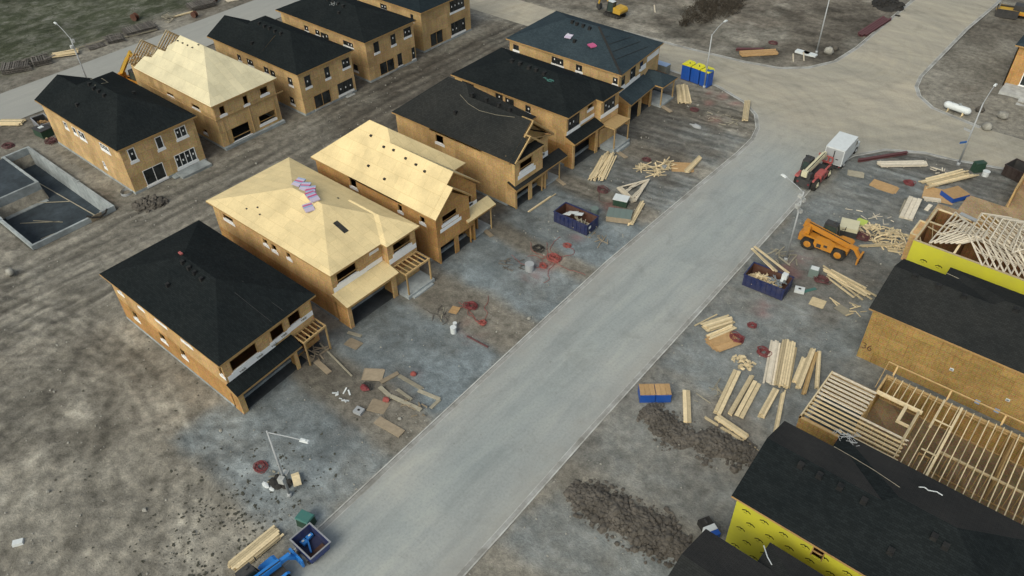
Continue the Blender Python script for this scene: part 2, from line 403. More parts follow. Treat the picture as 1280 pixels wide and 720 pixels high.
# dark damp soil
dark = sstep(.5, .68, fbm(GX, GY, 13, 41, 5))*.75
dark = np.maximum(dark, .9*rect(GX+wob, GY+wob, -62, -37, 116, 175, 3)*sstep(.4, .6, fbm(GX, GY, 8, 47)))
dark = np.maximum(dark, .75*rect(GX+wob, GY+wob, -120, -66, 114, 175, 4)*sstep(.4, .62, fbm(GX, GY, 7, 48)))
dark = np.maximum(dark, .8*rect(GX+wob*.4, GY+wob*.6, -92, -74, 60, 100, 3)*sstep(.3, .7, fbm(GX, GY*.4, 5, 51)))
dark = np.maximum(dark, .7*rect(GX+wob*.6, GY, -49, -37, 66, 101, 2)*sstep(.45, .6, fbm(GX*.35, GY, 3, 53)))
dark = np.maximum(dark, .6*rect(GX+wob*.6, GY, -22, -5, 96, 103, 1.5))
for (a, b, c_, d) in [(-52, -36, 25, 29.6), (-52, -36.4, 40, 44.8), (-52, -37, 53.4, 56.2), (-52, -37, 66.2, 69.2)]:
    st0 = rect(GX+wob*.5, GY+wob2*.35, a, b, c_, d, .9); grav = grav*(1-.85*st0); dark = np.maximum(dark, .62*st0*(.2+1.0*fbm(GX, GY, 3, 61)))
# wheel tracks: back lane, yards
trk = rect(GX, GY+wob*.4, -89, -73.5, -40, 104, 1.5)
trk = np.maximum(trk, .8*rect(GX, GY, -52, -24, 0, 20, 3)*0)
lane = np.zeros_like(GX)
for xc in (-87.0, -85.1, -83.4, -81.6, -79.3, -77.5, -75.8):
    d = np.abs(GX-xc-1.6*(fbm(GX*0+xc, GY, 30, 71)-.5)*2); lane = np.maximum(lane, np.exp(-(d/.42)**2)*(.35+.9*fbm(GX*0+xc*3, GY, 12, 73)))
lane *= trk
# curved ruts in the near yard
for (cx, cy, rr) in [(-66, -20, 36), (-66, -20, 38.2), (-92, -6, 30), (-92, -6, 32), (-40, -12, 29.5), (-40, -12, 31.3)]:
    d = np.abs(np.hypot(GX-cx, GY-cy)-rr); lane = np.maximum(lane, np.exp(-(d/.4)**2)*rect(GX, GY, -110, -50, -14, 17.5, 2)*.65*sstep(.4, .6, fbm(GX, GY, 10, 77)))
# scraped ruts running off the cross street
d = np.abs(((GY-.12*GX) % 2.3)-1.15); lane = np.maximum(lane, np.exp(-(d/.5)**2)*rect(GX, GY, -50, -37, 80, 101, 2)*.8*fbm(GX*.2, GY, 2.5, 81))
lane = np.maximum(lane, np.exp(-(d/.5)**2)*rect(GX, GY, -22, -9, 84, 102, 2)*.7*fbm(GX*.2, GY, 2.5, 83))
# streaky light and dark left by machines: arcs in the yards, long streaks in the back lane and off the crossing
def streak(u, v, su, sv, seed): return fbm(u/su*3, v/sv*3, 3.0, seed, 4)
wx, wy = GX+(fbm(GX, GY, 6, 301)-.5)*3, GY+(fbm(GX, GY, 6, 305)-.5)*3
ra_ = np.hypot(wx+66, wy+20); th_ = np.arctan2(wy+20, wx+66)*34
yardm = rect(GX+wob, GY+wob, -125, -37, -30, 19, 3)
lanem = rect(GX+wob2*.4, GY, -89, -73, -30, 104, 1.2)
dark *= 1-.65*yardm
arcs = streak(ra_, th_, .75, 7, 311)*.6+fbm(GX, GY, 4, 315, 5)*.4
lanes = streak(wx, wy, .55, 9, 321)
cornm = np.maximum(rect(GX+wob*.5, GY, -50, -36.5, 64, 102, 2), rect(GX, GY, -23, -5, 84, 103, 2))
corn = streak(GY-.15*GX, wx, .45, 5, 331)
farm = rect(GX, GY, -125, -37, 111, 180, 3); fars = fbm(GX, GY*1.5, 5, 341, 5)
gen = fbm(GX, GY, 5, 351, 5)
tone = 1+(gen-.5)*.9
tone = tone*(1-yardm)+yardm*(1.2+(arcs-.5)*1.15)
tone = tone*(1-lanem)+lanem*((.98+(lanes-.5)*1.35)*(1.1-.35*sstep(40, 75, GY)))
tone = tone*(1-cornm)+cornm*(1.0+(corn-.5)*1.6)
tone = tone*(1-farm)+farm*(.9+(fars-.5)*2.6)
tone *= 1+.22*rect(GX+wob, GY+wob, -25, -9, 22, 66, 2)
fr_ = rect(GX, GY, -52, -35, 12, 94, 1); tone *= 1-fr_+fr_*(.82+.4*np.clip((GX+51)/15, 0, 1))
churn = rect(GX+wob*1.4, GY+wob, -80, -57, 4, 17, 3)*sstep(.36, .6, fbm(GX, GY, 6, 361, 5)); tone *= 1-.42*churn
d = np.abs((GX+61.0)*.62-(GY-12.4)*-.785); tone *= 1-.3*np.exp(-(d/.7)**2)*rect(GX, GY, -63, -47, 2, 18, 2)
spk = fbm(GX, GY, .9, 371, 2); tone *= 1+yardm*((spk-.5)*.55+(fbm(GX, GY, 2.2, 381, 4)-.5)*.9)
for (cx, cy, rr, w_) in [(-66, -20, 36, 1), (-92, -6, 30, .9), (-40, -14, 30, .9), (-75, 40, 33, .8), (-58, -6, 21, .8), (-110, 5, 40, .7)]:
    for o_ in (-.95, .95):
        d = np.hypot(wx*.25+GX*.75-cx, wy*.25+GY*.75-cy)-rr-o_; a_ = np.arctan2(GY-cy, GX-cx)*rr
        keep = yardm*sstep(.38, .55, fbm(GX, GY, 11, 391+int(rr), 2))*w_
        tone *= 1+keep*.7*(.30*np.exp(-((np.abs(d)-.55)/.22)**2)-(.30+.12*np.sign(np.sin(a_*4.5)))*np.exp(-(d/.33)**2))
tone = np.clip(tone, .3, 1.8)
calm = np.clip(np.maximum(built, near), 0, 1)
rough = (1-calm)*(1-.75*np.clip(grav*1.3, 0, 1))
yard = rect(GX, GY, -110, -36, -30, 18, 2)
H = rough*((fbm(GX, GY, 7, 91, 3)-.5)*.5+(fbm(GX, GY, 1.6, 95, 3)-.5)*(.22+.25*yard))-.16*lane*(1-calm)
H += (1-calm)*(1-sstep(-140, -136, GX))*.9*(fbm(GX, GY, 14, 99, 4)-.4)
far = np.maximum(np.maximum(GX-26, -185-GX), np.maximum(GY-172, -12-GY)) > 0
H[far] = 0
H = np.clip(H, -.35, .8)*(1-near)+.045*(1-onroad)-.15*onroad
PIT = rect(GX, GY, -112.3, -89.6, 18.4, 28.6, .05)*(1-rect(GX, GY, -120, -102.4, 15, 25.3, .05))
H = np.where(PIT > .5, -2.6, H)
n_y, n_x = GX.shape
verts = np.stack([GX, GY, H], -1).reshape(-1, 3)
I = np.arange(n_x*n_y).reshape(n_y, n_x)
quads = np.stack([I[:-1, :-1], I[:-1, 1:], I[1:, 1:], I[1:, :-1]], -1).reshape(-1, 4)
me = bpy.data.meshes.new('ground'); me.from_pydata(verts.tolist(), [], quads.tolist())
at = me.attributes.new('mask', 'FLOAT_COLOR', 'POINT')
at.data.foreach_set('color', np.stack([np.clip(grav, 0, 1), grass, np.clip(dark, 0, 1), np.clip(lane, 0, 1)], -1).reshape(-1).astype(np.float32))
stain = np.zeros_like(GX)
for (sx_, sy_, r_) in [(-47.65, 99.64, .9), (-45.95, 96.87, .8), (-42.71, 93.13, .8), (-45.09, 100.02, 1.1), (-42.66, 99.10, 1.0), (-41.98, 66.73, 1.0), (-41.63, 59.29, .8), (-41.45, 52.39, .8), (-41.33, 50.57, 1.0), (-19.47, 60.84, .9), (-19.79, 71.57, 1.0), (-19.66, 68.69, 1.3), (-19.59, 62.15, .8), (-20.62, 68.97, 1.2), (-41.34, 41.49, 1.0), (-40.44, 38.36, .8), (-40.87, 40.36, 1.2), (-41.18, 53.33, 1.5), (-40.93, 32.18, .6)]:
    stain = np.maximum(stain, np.exp(-((GX-sx_)**2+(GY-sy_)**2)/r_**2)*sstep(.35, .62, fbm(GX, GY, 1.5, 201, 3)))
tn_ = me.attributes.new('tonal', 'FLOAT', 'POINT'); tn_.data.foreach_set('value', tone.reshape(-1).astype(np.float32))
st_ = me.attributes.new('stain', 'FLOAT', 'POINT'); st_.data.foreach_set('value', stain.reshape(-1).astype(np.float32))
me.polygons.foreach_set('use_smooth', [True]*len(me.polygons)); me.update()
ground = bpy.data.objects.new('ground', me); COL.objects.link(ground); ground['kind'] = 'structure'
def gz(x, y):
    i = int(np.clip(np.searchsorted(xs, x), 1, n_x-1)); j = int(np.clip(np.searchsorted(ys, y), 1, n_y-1))
    return float(max(H[j, i], H[j-1, i-1], H[j, i-1], H[j-1, i]))

m, nd, lk, b = new_mat('ground_soil', .95, .08)
p = pos(nd); A = N(nd, 'ShaderNodeAttribute', attribute_name='mask'); sp = nd.new('ShaderNodeSeparateColor'); lk.new(A.outputs['Color'], sp.inputs[0])
n1 = noise_n(nd, lk, p, .16, 8, .62, .6); n2 = noise_n(nd, lk, p, 1.1, 7, .68); n3 = noise_n(nd, lk, p, 6.0, 4, .7)
soil = ramp(nd, [(.28, (.165, .153, .128)), (.44, (.204, .191, .160)), (.58, (.240, .226, .190)), (.76, (.29, .276, .236))]); lk.new(n1, soil.inputs[0])
fine = ramp(nd, [(.28, (.48, .48, .47)), (.5, (.94, .94, .94)), (.72, (1.42, 1.4, 1.36))]); lk.new(n2, fine.inputs[0])
c1 = mix(nd, lk, .95, soil.outputs[0], fine.outputs[0], 'MULTIPLY')
g1 = noise_n(nd, lk, p, .5, 6, .65, .8)
gr = ramp(nd, [(.3, (.112, .13, .136)), (.5, (.172, .202, .213)), (.72, (.252, .296, .312))]); lk.new(g1, gr.inputs[0])
gfine = ramp(nd, [(.3, (.8, .8, .8)), (.7, (1.12, 1.12, 1.12))]); lk.new(n2, gfine.inputs[0])
gc = mix(nd, lk, 1, gr.outputs[0], gfine.outputs[0], 'MULTIPLY')
c2 = mix(nd, lk, sp.outputs[0], c1, gc)
dk = N(nd, 'ShaderNodeMath', operation='MULTIPLY'); lk.new(sp.outputs[2], dk.inputs[0]); dk.inputs[1].default_value = .8
dcol = ramp(nd, [(.3, (.055, .047, .037)), (.7, (.15, .13, .105))]); lk.new(n2, dcol.inputs[0])
c3 = mix(nd, lk, dk.outputs[0], c2, dcol.outputs[0])
tl = N(nd, 'ShaderNodeMath', operation='MULTIPLY'); lk.new(A.outputs['Alpha'], tl.inputs[0]); tl.inputs[1].default_value = .62
c4 = mix(nd, lk, tl.outputs[0], c3, (.062, .058, .052))
gg = ramp(nd, [(.3, (.032, .038, .022)), (.47, (.062, .07, .044)), (.57, (.125, .128, .10)), (.72, (.26, .255, .23))]); lk.new(noise_n(nd, lk, scalevec(nd, lk, p, (1, .6, 1)), .42, 10, .78, .3), gg.inputs[0])
c5 = mix(nd, lk, sp.outputs[1], c4, gg.outputs[0])
peb = ramp(nd, [(.35, (.8, .8, .8)), (.65, (1.2, 1.2, 1.2))]); lk.new(n3, peb.inputs[0])
c6 = mix(nd, lk, .7, c5, peb.outputs[0], 'MULTIPLY')
TA = N(nd, 'ShaderNodeAttribute', attribute_name='tonal'); c6 = mix(nd, lk, .85, c6, TA.outputs['Fac'], 'MULTIPLY')
SA = N(nd, 'ShaderNodeAttribute', attribute_name='stain'); sm_ = N(nd, 'ShaderNodeMath', operation='MULTIPLY'); lk.new(SA.outputs['Fac'], sm_.inputs[0]); sm_.inputs[1].default_value = .38
c6 = mix(nd, lk, sm_.outputs[0], c6, (.30, .105, .10))
lk.new(c6, b.inputs['Base Color'])
ad = N(nd, 'ShaderNodeMath', operation='ADD'); lk.new(n2, ad.inputs[0]); lk.new(n3, ad.inputs[1]); bump(nd, lk, b, ad.outputs[0], .55, .16)
me.materials.append(m)

# ------------------------------------------------------------------ roads and kerbs
MAIN_L = [(-34.2, -14), (-35, 16.4), (-35.4, 28), (-36.0, 45), (-36.4, 57.8), (-36.3, 72.8), (-36.1, 87), (-36.3, 91.5), (-37.1, 94.6), (-39, 97.8), (-42, 100.2), (-47.5, 102.3), (-60, 102.8), (-90, 102.5), (-115, 102.3), (-119.5, 100.8), (-122, 97), (-122.7, 88), (-122.5, 60), (-122.5, 30), (-122.3, -14)]
FAR_L = [(-133.2, -14), (-133.2, 45), (-133.5, 81), (-134, 100), (-134.5, 111.2)]
FAR = [(-134.5, 111.2), (-94, 111), (-70, 110.8), (-57.9, 111.4), (-48.3, 112.4), (-43, 113.6), (-39.5, 116.5), (-37.2, 121), (-36.5, 128), (-36.4, 153), (-36, 174)]
RB = [(-23.6, 174), (-24.2, 157), (-24.8, 146), (-24.8, 123.7), (-24.2, 120), (-22.9, 117.4), (-20.2, 114.9), (-13.4, 113.2), (30, 113)]
MAIN_R = [(30, 104.6), (-6, 104.6), (-13.5, 102.4), (-17, 101.9), (-21.2, 99.6), (-24, 95.5), (-25.2, 90), (-24.9, 78.5), (-24.5, 61.4), (-24, 37.4), (-23.6, 26), (-22.7, -14)]
def dense(P, step=1.5):
    out = []
    for a, b_ in zip(P[:-1], P[1:]):
        n = max(1, int(math.dist(a, b_)/step)); out += [(a[0]+(b_[0]-a[0])*k/n, a[1]+(b_[1]-a[1])*k/n) for k in range(n)]
    return out+[P[-1]]
from mathutils.geometry import tessellate_polygon
outl = MAIN_L+FAR_L+FAR[1:]+RB+MAIN_R
mb = MB()
tri = tessellate_polygon([[Vector((x, y, 0)) for x, y in outl]])
mb.v = [(x, y, .012) for x, y in outl]
for t in tri:
    a, b_, c_ = [Vector((*outl[i], 0)) for i in t]
    if (b_-a).cross(c_-a).z < 0: t = (t[0], t[2], t[1])
    mb.f.append(tuple(t)); mb.m.append(0); mb.t.append(.5)
m, nd, lk, b = new_mat('dusty_asphalt', .92, .12)
p = pos(nd)
n1 = noise_n(nd, lk, p, .07, 5, .6, .5); n2 = noise_n(nd, lk, scalevec(nd, lk, p, (1, .13, 1)), .75, 6, .62, .4); n3 = noise_n(nd, lk, p, 4.5, 5, .7); n4 = noise_n(nd, lk, scalevec(nd, lk, p, (.18, 1, 1)), .6, 5, .6, .4)
base = ramp(nd, [(.3, (.288, .312, .305)), (.55, (.336, .354, .338)), (.75, (.39, .398, .366))]); lk.new(n1, base.inputs[0])
st = ramp(nd, [(.3, (.80, .815, .82)), (.5, (.97, .97, .97)), (.7, (1.1, 1.085, 1.05))]); lk.new(n2, st.inputs[0])
st2 = ramp(nd, [(.3, (.84, .84, .85)), (.7, (1.1, 1.085, 1.05))]); lk.new(n4, st2.inputs[0])
sx = N(nd, 'ShaderNodeSeparateXYZ'); lk.new(p, sx.inputs[0])
cr = N(nd, 'ShaderNodeMapRange'); lk.new(sx.outputs[1], cr.inputs[0]); cr.inputs[1].default_value = 88; cr.inputs[2].default_value = 101
stm = mix(nd, lk, cr.outputs[0], st.outputs[0], st2.outputs[0])
c1 = mix(nd, lk, .9, base.outputs[0], stm, 'MULTIPLY')
warm = mix(nd, lk, cr.outputs[0], (1, 1, 1), (1.15, 1.02, .88)); c1 = mix(nd, lk, 1, c1, warm, 'MULTIPLY')
ff = ramp(nd, [(.28, (.8, .8, .8)), (.5, (1, 1, 1)), (.72, (1.1, 1.1, 1.1))]); lk.new(n3, ff.inputs[0])
c1 = mix(nd, lk, .8, c1, ff.outputs[0], 'MULTIPLY')
for cx_, cy_, sd_ in ((-49, 88, 3.1), (-12, 90, 7.7), (-44, 124, 5.3)):
    sv = N(nd, 'ShaderNodeVectorMath', operation='DISTANCE'); lk.new(p, sv.inputs[0]); sv.inputs[1].default_value = (cx_, cy_, 0)
    cv = N(nd, 'ShaderNodeCombineXYZ'); lk.new(sv.outputs['Value'], cv.inputs[0]); cv.inputs[1].default_value = sd_
    av = N(nd, 'ShaderNodeVectorMath', operation='MULTIPLY_ADD'); lk.new(p, av.inputs[0]); av.inputs[1].default_value = (.05, .05, 0); lk.new(cv.outputs[0], av.inputs[2])
    rt_ = ramp(nd, [(.3, (.84, .83, .81)), (.5, (1, 1, 1)), (.7, (1.10, 1.08, 1.03))]); lk.new(noise_n(nd, lk, av.outputs[0], .9, 4, .6, .3), rt_.inputs[0])
    c1 = mix(nd, lk, cr.outputs[0], c1, mix(nd, lk, .5, c1, rt_.outputs[0], 'MULTIPLY'))
bl = ramp(nd, [(.34, (.80, .80, .79)), (.46, (1, 1, 1)), (.62, (1.0, 1.0, 1.0)), (.74, (1.14, 1.12, 1.07))]); lk.new(noise_n(nd, lk, p, .28, 7, .7, .8), bl.inputs[0])
c1 = mix(nd, lk, .6, c1, bl.outputs[0], 'MULTIPLY')
sp_ = ramp(nd, [(.70, (1, 1, 1)), (.76, (.55, .54, .53))]); lk.new(noise_n(nd, lk, p, 1.4, 3, .6), sp_.inputs[0])
c1 = mix(nd, lk, .6, c1, sp_.outputs[0], 'MULTIPLY')
# dust washed in from the edges of the street
ex = N(nd, 'ShaderNodeMath', operation='ABSOLUTE'); sb = N(nd, 'ShaderNodeMath', operation='ADD'); lk.new(sx.outputs[0], sb.inputs[0]); sb.inputs[1].default_value = 30.1; lk.new(sb.outputs[0], ex.inputs[0])
en = N(nd, 'ShaderNodeMath', operation='MULTIPLY_ADD'); lk.new(noise_n(nd, lk, p, .35, 6, .65), en.inputs[0]); en.inputs[1].default_value = 6; lk.new(ex.outputs[0], en.inputs[2])
er = N(nd, 'ShaderNodeMapRange'); lk.new(en.outputs[0], er.inputs[0]); er.inputs[1].default_value = 6.6; er.inputs[2].default_value = 9.6
ic = N(nd, 'ShaderNodeMath', operation='SUBTRACT'); ic.inputs[0].default_value = 1; lk.new(cr.outputs[0], ic.inputs[1])
em = N(nd, 'ShaderNodeMath', operation='MULTIPLY'); lk.new(er.outputs[0], em.inputs[0]); lk.new(ic.outputs[0], em.inputs[1])
em2 = N(nd, 'ShaderNodeMath', operation='MULTIPLY'); lk.new(em.outputs[0], em2.inputs[0]); em2.inputs[1].default_value = .6
cb = N(nd, 'ShaderNodeMapRange'); lk.new(en.outputs[0], cb.inputs[0]); cb.inputs[1].default_value = 6.2; cb.inputs[2].default_value = 3.4
cbm = N(nd, 'ShaderNodeMath', operation='MULTIPLY'); lk.new(cb.outputs[0], cbm.inputs[0]); lk.new(ic.outputs[0], cbm.inputs[1])
c1 = mix(nd, lk, cbm.outputs[0], c1, mix(nd, lk, 1.0, c1, (.975, 1.0, 1.01), 'MULTIPLY'))
c1 = mix(nd, lk, em2.outputs[0], c1, (.32, .312, .28))
lk.new(c1, b.inputs['Base Color']); bump(nd, lk, b, n3, .2, .03)
mb.build('street', [m], kind='structure')

mk, nd, lk, b = new_mat('kerb_concrete', .9, .15)
p = pos(nd); f = noise_n(nd, lk, p, .45, 7, .7)
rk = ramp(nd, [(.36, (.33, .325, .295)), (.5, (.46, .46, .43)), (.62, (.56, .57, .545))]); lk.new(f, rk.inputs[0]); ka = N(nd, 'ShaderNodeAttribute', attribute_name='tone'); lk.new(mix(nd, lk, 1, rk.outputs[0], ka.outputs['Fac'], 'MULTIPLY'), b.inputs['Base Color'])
def kerb(P, side, gut=.4):
    """kerb stone with a gutter strip along an edge of the road; side = +1 when the road is on the right of the path"""
    P = [Vector((x, y, 0)) for x, y in dense(P, 2.0)]; mb = MB(); n = len(P); rows = []
    prof = [(-.2, -.1), (-.18, .075), (-.05, .08), (-.02, .03), (gut-.07, .017), (gut, .0172)]
    for j, q in enumerate(P):
        d = (P[min(j+1, n-1)]-P[max(j-1, 0)]).normalized(); nn = Vector((d.y, -d.x, 0))*side
        rows.append([q+nn*a+Vector((0, 0, z)) for a, z in prof])
    for a, b_ in zip(rows[:-1], rows[1:]):
        for k in range(len(prof)-1):
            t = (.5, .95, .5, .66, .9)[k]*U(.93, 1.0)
            q = (a[k], a[k+1], b_[k+1], b_[k]); mb.face(q if side > 0 else q[::-1], 0, t)
    mb.build('kerb', [mk], kind='structure')
kerb(MAIN_L[:13], 1); kerb(FAR[2:], 1); kerb(RB[:-1], 1); kerb(MAIN_R[1:], 1)

# ------------------------------------------------------------------ house building blocks
def wall(mb, ax, k, a0, a1, z0, z1, out, holes=(), th=.16, m=0):
    """wall on the plane ax=k from a0 to a1; holes = (a0,a1,z0,z1)"""
    A = sorted({a0, a1, *[h[0] for h in holes], *[h[1] for h in holes]}); Z = sorted({z0, z1, *[h[2] for h in holes], *[h[3] for h in holes]})
    A = [a for a in A if a0 <= a <= a1]; Z = [z for z in Z if z0 <= z <= z1]
    for p, q in zip(A[:-1], A[1:]):
        st = None
        for i, (u, v) in enumerate(zip(Z[:-1], Z[1:])):
            hit = any(h[0] <= p+1e-6 and h[1] >= q-1e-6 and h[2] <= u+1e-6 and h[3] >= v-1e-6 for h in holes)
            if not hit and st is None: st = u
            if st is not None and (hit or i == len(Z)-2):
                e = u if hit else v
                if ax == 'x': mb.box(k-out*th, k, p, q, st, e, m)
                else: mb.box(p, q, k-out*th, k, st, e, m)
                st = None
def pbox(mb, ax, k, out, a0, a1, z0, z1, d0, d1, m=0):
    """box in wall coordinates: depth d0..d1 measured outwards from the wall plane"""
    if ax == 'x': mb.box(k+out*d0, k+out*d1, a0, a1, z0, z1, m)
    else: mb.box(a0, a1, k+out*d0, k+out*d1, z0, z1, m)
def window(root, ax, k, out, a0, a1, z0, z1, style, warp=None, n=None):
    w = a1-a0
    if style == 'open': return
    def sill():
        mb = MB(warp); pbox(mb, ax, k, out, a0-.14, a1+.14, z0-.36, z0-.02, .004, .03); pbox(mb, ax, k, out, a0-.08, a1+.08, z0-.06, z0+.02, -.1, .05); return mb
    if style in ('bare', 'bar', 'plain'):
        mb = MB(warp); t = .07
        pbox(mb, ax, k, out, a0, a0+t, z0, z1, -.15, .008); pbox(mb, ax, k, out, a1-t, a1, z0, z1, -.15, .008)
        pbox(mb, ax, k, out, a0+t, a1-t, z1-t, z1, -.15, .008)
        if style == 'bar': pbox(mb, ax, k, out, a0-.1, a1+.1, z0+.28*(z1-z0), z0+.28*(z1-z0)+.1, .01, .06)
        fr = mb.build('window_opening', 'post', root)
        if style == 'plain': mb = MB(warp); c_ = (z0+z1)/2; pbox(mb, ax, k, out, a0+t, a1-t, c_-.05, c_+.05, -.1, -.02); mb.build('cross_bar', 'post', fr)
        else: sill().build('sill', 'wrap', fr)
        return
    n = n or max(1, round(w/.85)); fw = .09 if style == 'white' else .06
    mb = MB(warp)
    pbox(mb, ax, k, out, a0-.02, a0+fw, z0, z1, -.05, .03); pbox(mb, ax, k, out, a1-fw, a1+.02, z0, z1, -.05, .03)
    pbox(mb, ax, k, out, a0+fw, a1-fw, z0, z0+fw, -.05, .03); pbox(mb, ax, k, out, a0+fw, a1-fw, z1-fw, z1, -.05, .03)
    for i in range(1, n):
        c_ = a0+w*i/n; pbox(mb, ax, k, out, c_-fw*.45, c_+fw*.45, z0+fw, z1-fw, -.05, .025)
    fr = mb.build('door_frame' if style in ('door', 'wdoor') else 'window_frame', 'whitef' if style in ('white', 'wdoor') else ('post' if style == 'door' else 'dark'), root)
    mb = MB(warp); pbox(mb, ax, k, out, a0+.02, a1-.02, z0+.02, z1-.02, -.04, -.015)
    mb.build('pane', 'glass', fr)
    if style in ('white', 'dark'):
        sill().build('sill', 'wrap', fr)
        mb = MB(warp)
        for i in range(n):
            if random.random() < .75:
                c_ = a0+w*(i+.5)/n+U(-.06, .06); zc = z0+(z1-z0)*U(.35, .65); pbox(mb, ax, k, out, c_-.09, c_+.09, zc-.13, zc+.13, -.013, -.008)
        if mb.f: mb.build('window_sticker', 'wrap', fr)
    else:
        mb = MB(warp); pbox(mb, ax, k, out, a0-.15, a1+.15, z0-.3, z0-.03, .005, .12); mb.build('door_sill', 'conc_l' if style == 'door' else 'whitef', fr)
def hip(mb, c, ra, rb, th=.2):
    """closed hip roof shell; c = corners (x0y0, x1y0, x1y1, x0y1), ra/rb ridge ends"""
    mb.face([c[0], c[1], rb, ra], 0); mb.face([c[1], c[2], rb], 0); mb.face([c[2], c[3], ra, rb], 0); mb.face([c[3], c[0], ra], 0)
    skirt(mb, c, th)
def skirt(mb, c, th):
    n = len(c); lo = [(p[0], p[1], p[2]-th) for p in c]
    for i in range(n): mb.face([lo[i], lo[(i+1) % n], c[(i+1) % n], c[i]], 1, .5)
    mb.face(lo[::-1], 1, .5)
def gable(mb, x0, x1, y0, y1, z0, z1, yr, zr, th=.18, ends=2):
    """closed gable roof, ridge along x at y=yr; eaves z0 at y0 and z1 at y1"""
    a, b, c, d, e, f = (x0, y0, z0), (x1, y0, z0), (x1, yr, zr), (x0, yr, zr), (x1, y1, z1), (x0, y1, z1)
    mb.face([a, b, c, d], 0); mb.face([c, e, f, d], 0)
    dn = lambda p: (p[0], p[1], p[2]-th)
    mb.face([dn(d), dn(c), dn(b), dn(a)], 1); mb.face([dn(d), dn(f), dn(e), dn(c)], 1)
    mb.face([dn(a), dn(b), b, a], 1); mb.face([dn(e), dn(f), f, e], 1)
    mb.face([dn(b), dn(c), c, b], 1); mb.face([dn(c), dn(e), e, c], 1); mb.face([d, dn(d), dn(a), a][::-1], 1); mb.face([f, dn(f), dn(d), d][::-1], 1)
def vents(roof, pts, z_of, s=.42):
    s *= .82
    for x, y in pts:
        z = z_of(x, y); mb = MB(); mb.taper(x-s*.55, x+s*.55, y-s*.55, y+s*.55, z-.12, x-s*.4, x+s*.4, y-s*.4, y+s*.4, z+.28); mb.box(x-s*.5, x+s*.5, y-s*.5, y+s*.5, z+.27, z+.34)
        mb.build('roof_vent', 'vent', roof)
def shed_roof(root, x0, x1, y0, y1, zu, zl, mat, warp=None, name='garage_roof'):
    """strip roof falling from the wall (x0,zu) to the outer edge (x1,zl)"""
    mb = MB(warp); th = .2
    mb.face([(x0, y0, zu), (x1, y0, zl), (x1, y1, zl), (x0, y1, zu)], 0)
    mb.face([(x1, y0, zl-th), (x1, y1, zl-th), (x1, y1, zl), (x1, y0, zl)], 1); mb.face([(x0, y0, zu), (x0, y0, zl-th), (x1, y0, zl-th), (x1, y0, zl)], 1)
    mb.face([(x0, y1, zl-th), (x0, y1, zu), (x1, y1, zl), (x1, y1, zl-th)], 1); mb.face([(x0, y0, zl-th), (x0, y1, zl-th), (x1, y1, zl-th), (x1, y0, zl-th)], 1)
    return mb.build(name, [mat, 'post'], root)
def porch(root, x0, x1, y0, y1, z, zs, decked=False, warp=None, slab=True):
    """open post-and-joist porch in front of the wall at x0; zs = slab height"""
    mb = MB(warp); w = .14
    for y in (y0+.1, y1-.1): mb = MB(warp); mb.box(x1-w, x1, y-w/2, y+w/2, 0, z-.2); mb.build('porch_post', 'frame', root)
    mb = MB(warp)
    mb.box(x1-.15, x1, y0, y1, z-.2, z); mb.box(x0+.02, x0+.12, y0, y1, z-.2, z)
    mb.box(x0+.12, x1-.15, y0, y0+.09, z-.2, z); mb.box(x0+.12, x1-.15, y1-.09, y1, z-.2, z)
    n = 6
    for i in range(1, n): y = y0+(y1-y0)*i/n; mb.box(x0+.12, x1-.15, y-.03, y+.03, z-.18, z-.01)
    if decked: mb.box(x0+.05, x1+.05, y0-.05, y1+.05, z+.004, z+.03, 0, .3)
    mb.build('porch_frame', 'frame', root)
    if slab:
        mb = MB(warp); mb.box(x0+.02, x1+.15, y0-.2, y1+.2, -.1, zs); mb.box(x1+.16, x1+.5, y0+.3, y1-.3, -.1, zs*.5); mb.build('porch_slab', 'conc', root)
def wrap_text(root, txt, size, mat, place, mirror=False):
    cu = bpy.data.curves.new('wrap_lettering', 'FONT'); cu.body = txt; cu.size = size; cu.align_x = 'CENTER'
    t = bpy.data.objects.new('tmp', cu); COL.objects.link(t)
    me = bpy.data.meshes.new_from_object(t.evaluated_get(bpy.context.evaluated_depsgraph_get()))
    bpy.data.objects.remove(t); bpy.data.curves.remove(cu)
    v = [place(p.co.x, p.co.y) for p in me.vertices]; f = [tuple(q.vertices) for q in me.polygons]
    bpy.data.meshes.remove(me); return v, f
def facing_x(mb, txt, x, y, z, size, m=0):
    v, f = wrap_text(None, txt, size, None, lambda a, b: (x, y+a, z+b)); i = len(mb.v); mb.v += v
    for q in f: mb.f.append(tuple(i+k for k in q)); mb.m.append(m); mb.t.append(.5)
HG = 'timber houses under construction'

def front_windows(root, specs, warp=None):
    for s in specs: window(root, *s[:7], s[7], warp, *(s[8:] if len(s) > 8 else ()))
def floors(root, x0, x1, y0, y1, zs, warp=None, gx=None):
    mb = MB(warp); mb.box(x0+.2, x1-.2, y0+.2, y1-.2, .02, .06); mb.build('ground_floor_slab', 'slabdark', root)
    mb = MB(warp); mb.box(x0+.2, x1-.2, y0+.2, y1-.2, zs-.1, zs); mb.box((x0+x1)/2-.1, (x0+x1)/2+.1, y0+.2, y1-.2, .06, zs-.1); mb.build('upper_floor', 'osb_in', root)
def footing(root, x0, x1, y0, y1, h, warp=None, gap=()):
    mb = MB(warp); t = .035
    mb.box(x0-t, x1+t, y0-t, y0+.2, -.4, h); mb.box(x0-t, x1+t, y1-.2, y1+t, -.4, h); mb.box(x0-t, x0+.2, y0+.2, y1-.2, -.4, h)
    e = [y0+.2]+[q for g in gap for q in g]+[y1-.2]
    for a, b_ in zip(e[0::2], e[1::2]):
        if b_ > a: mb.box(x1-.2, x1+t, a, b_, -.4, h)
    mb.build('foundation', 'conc', root)

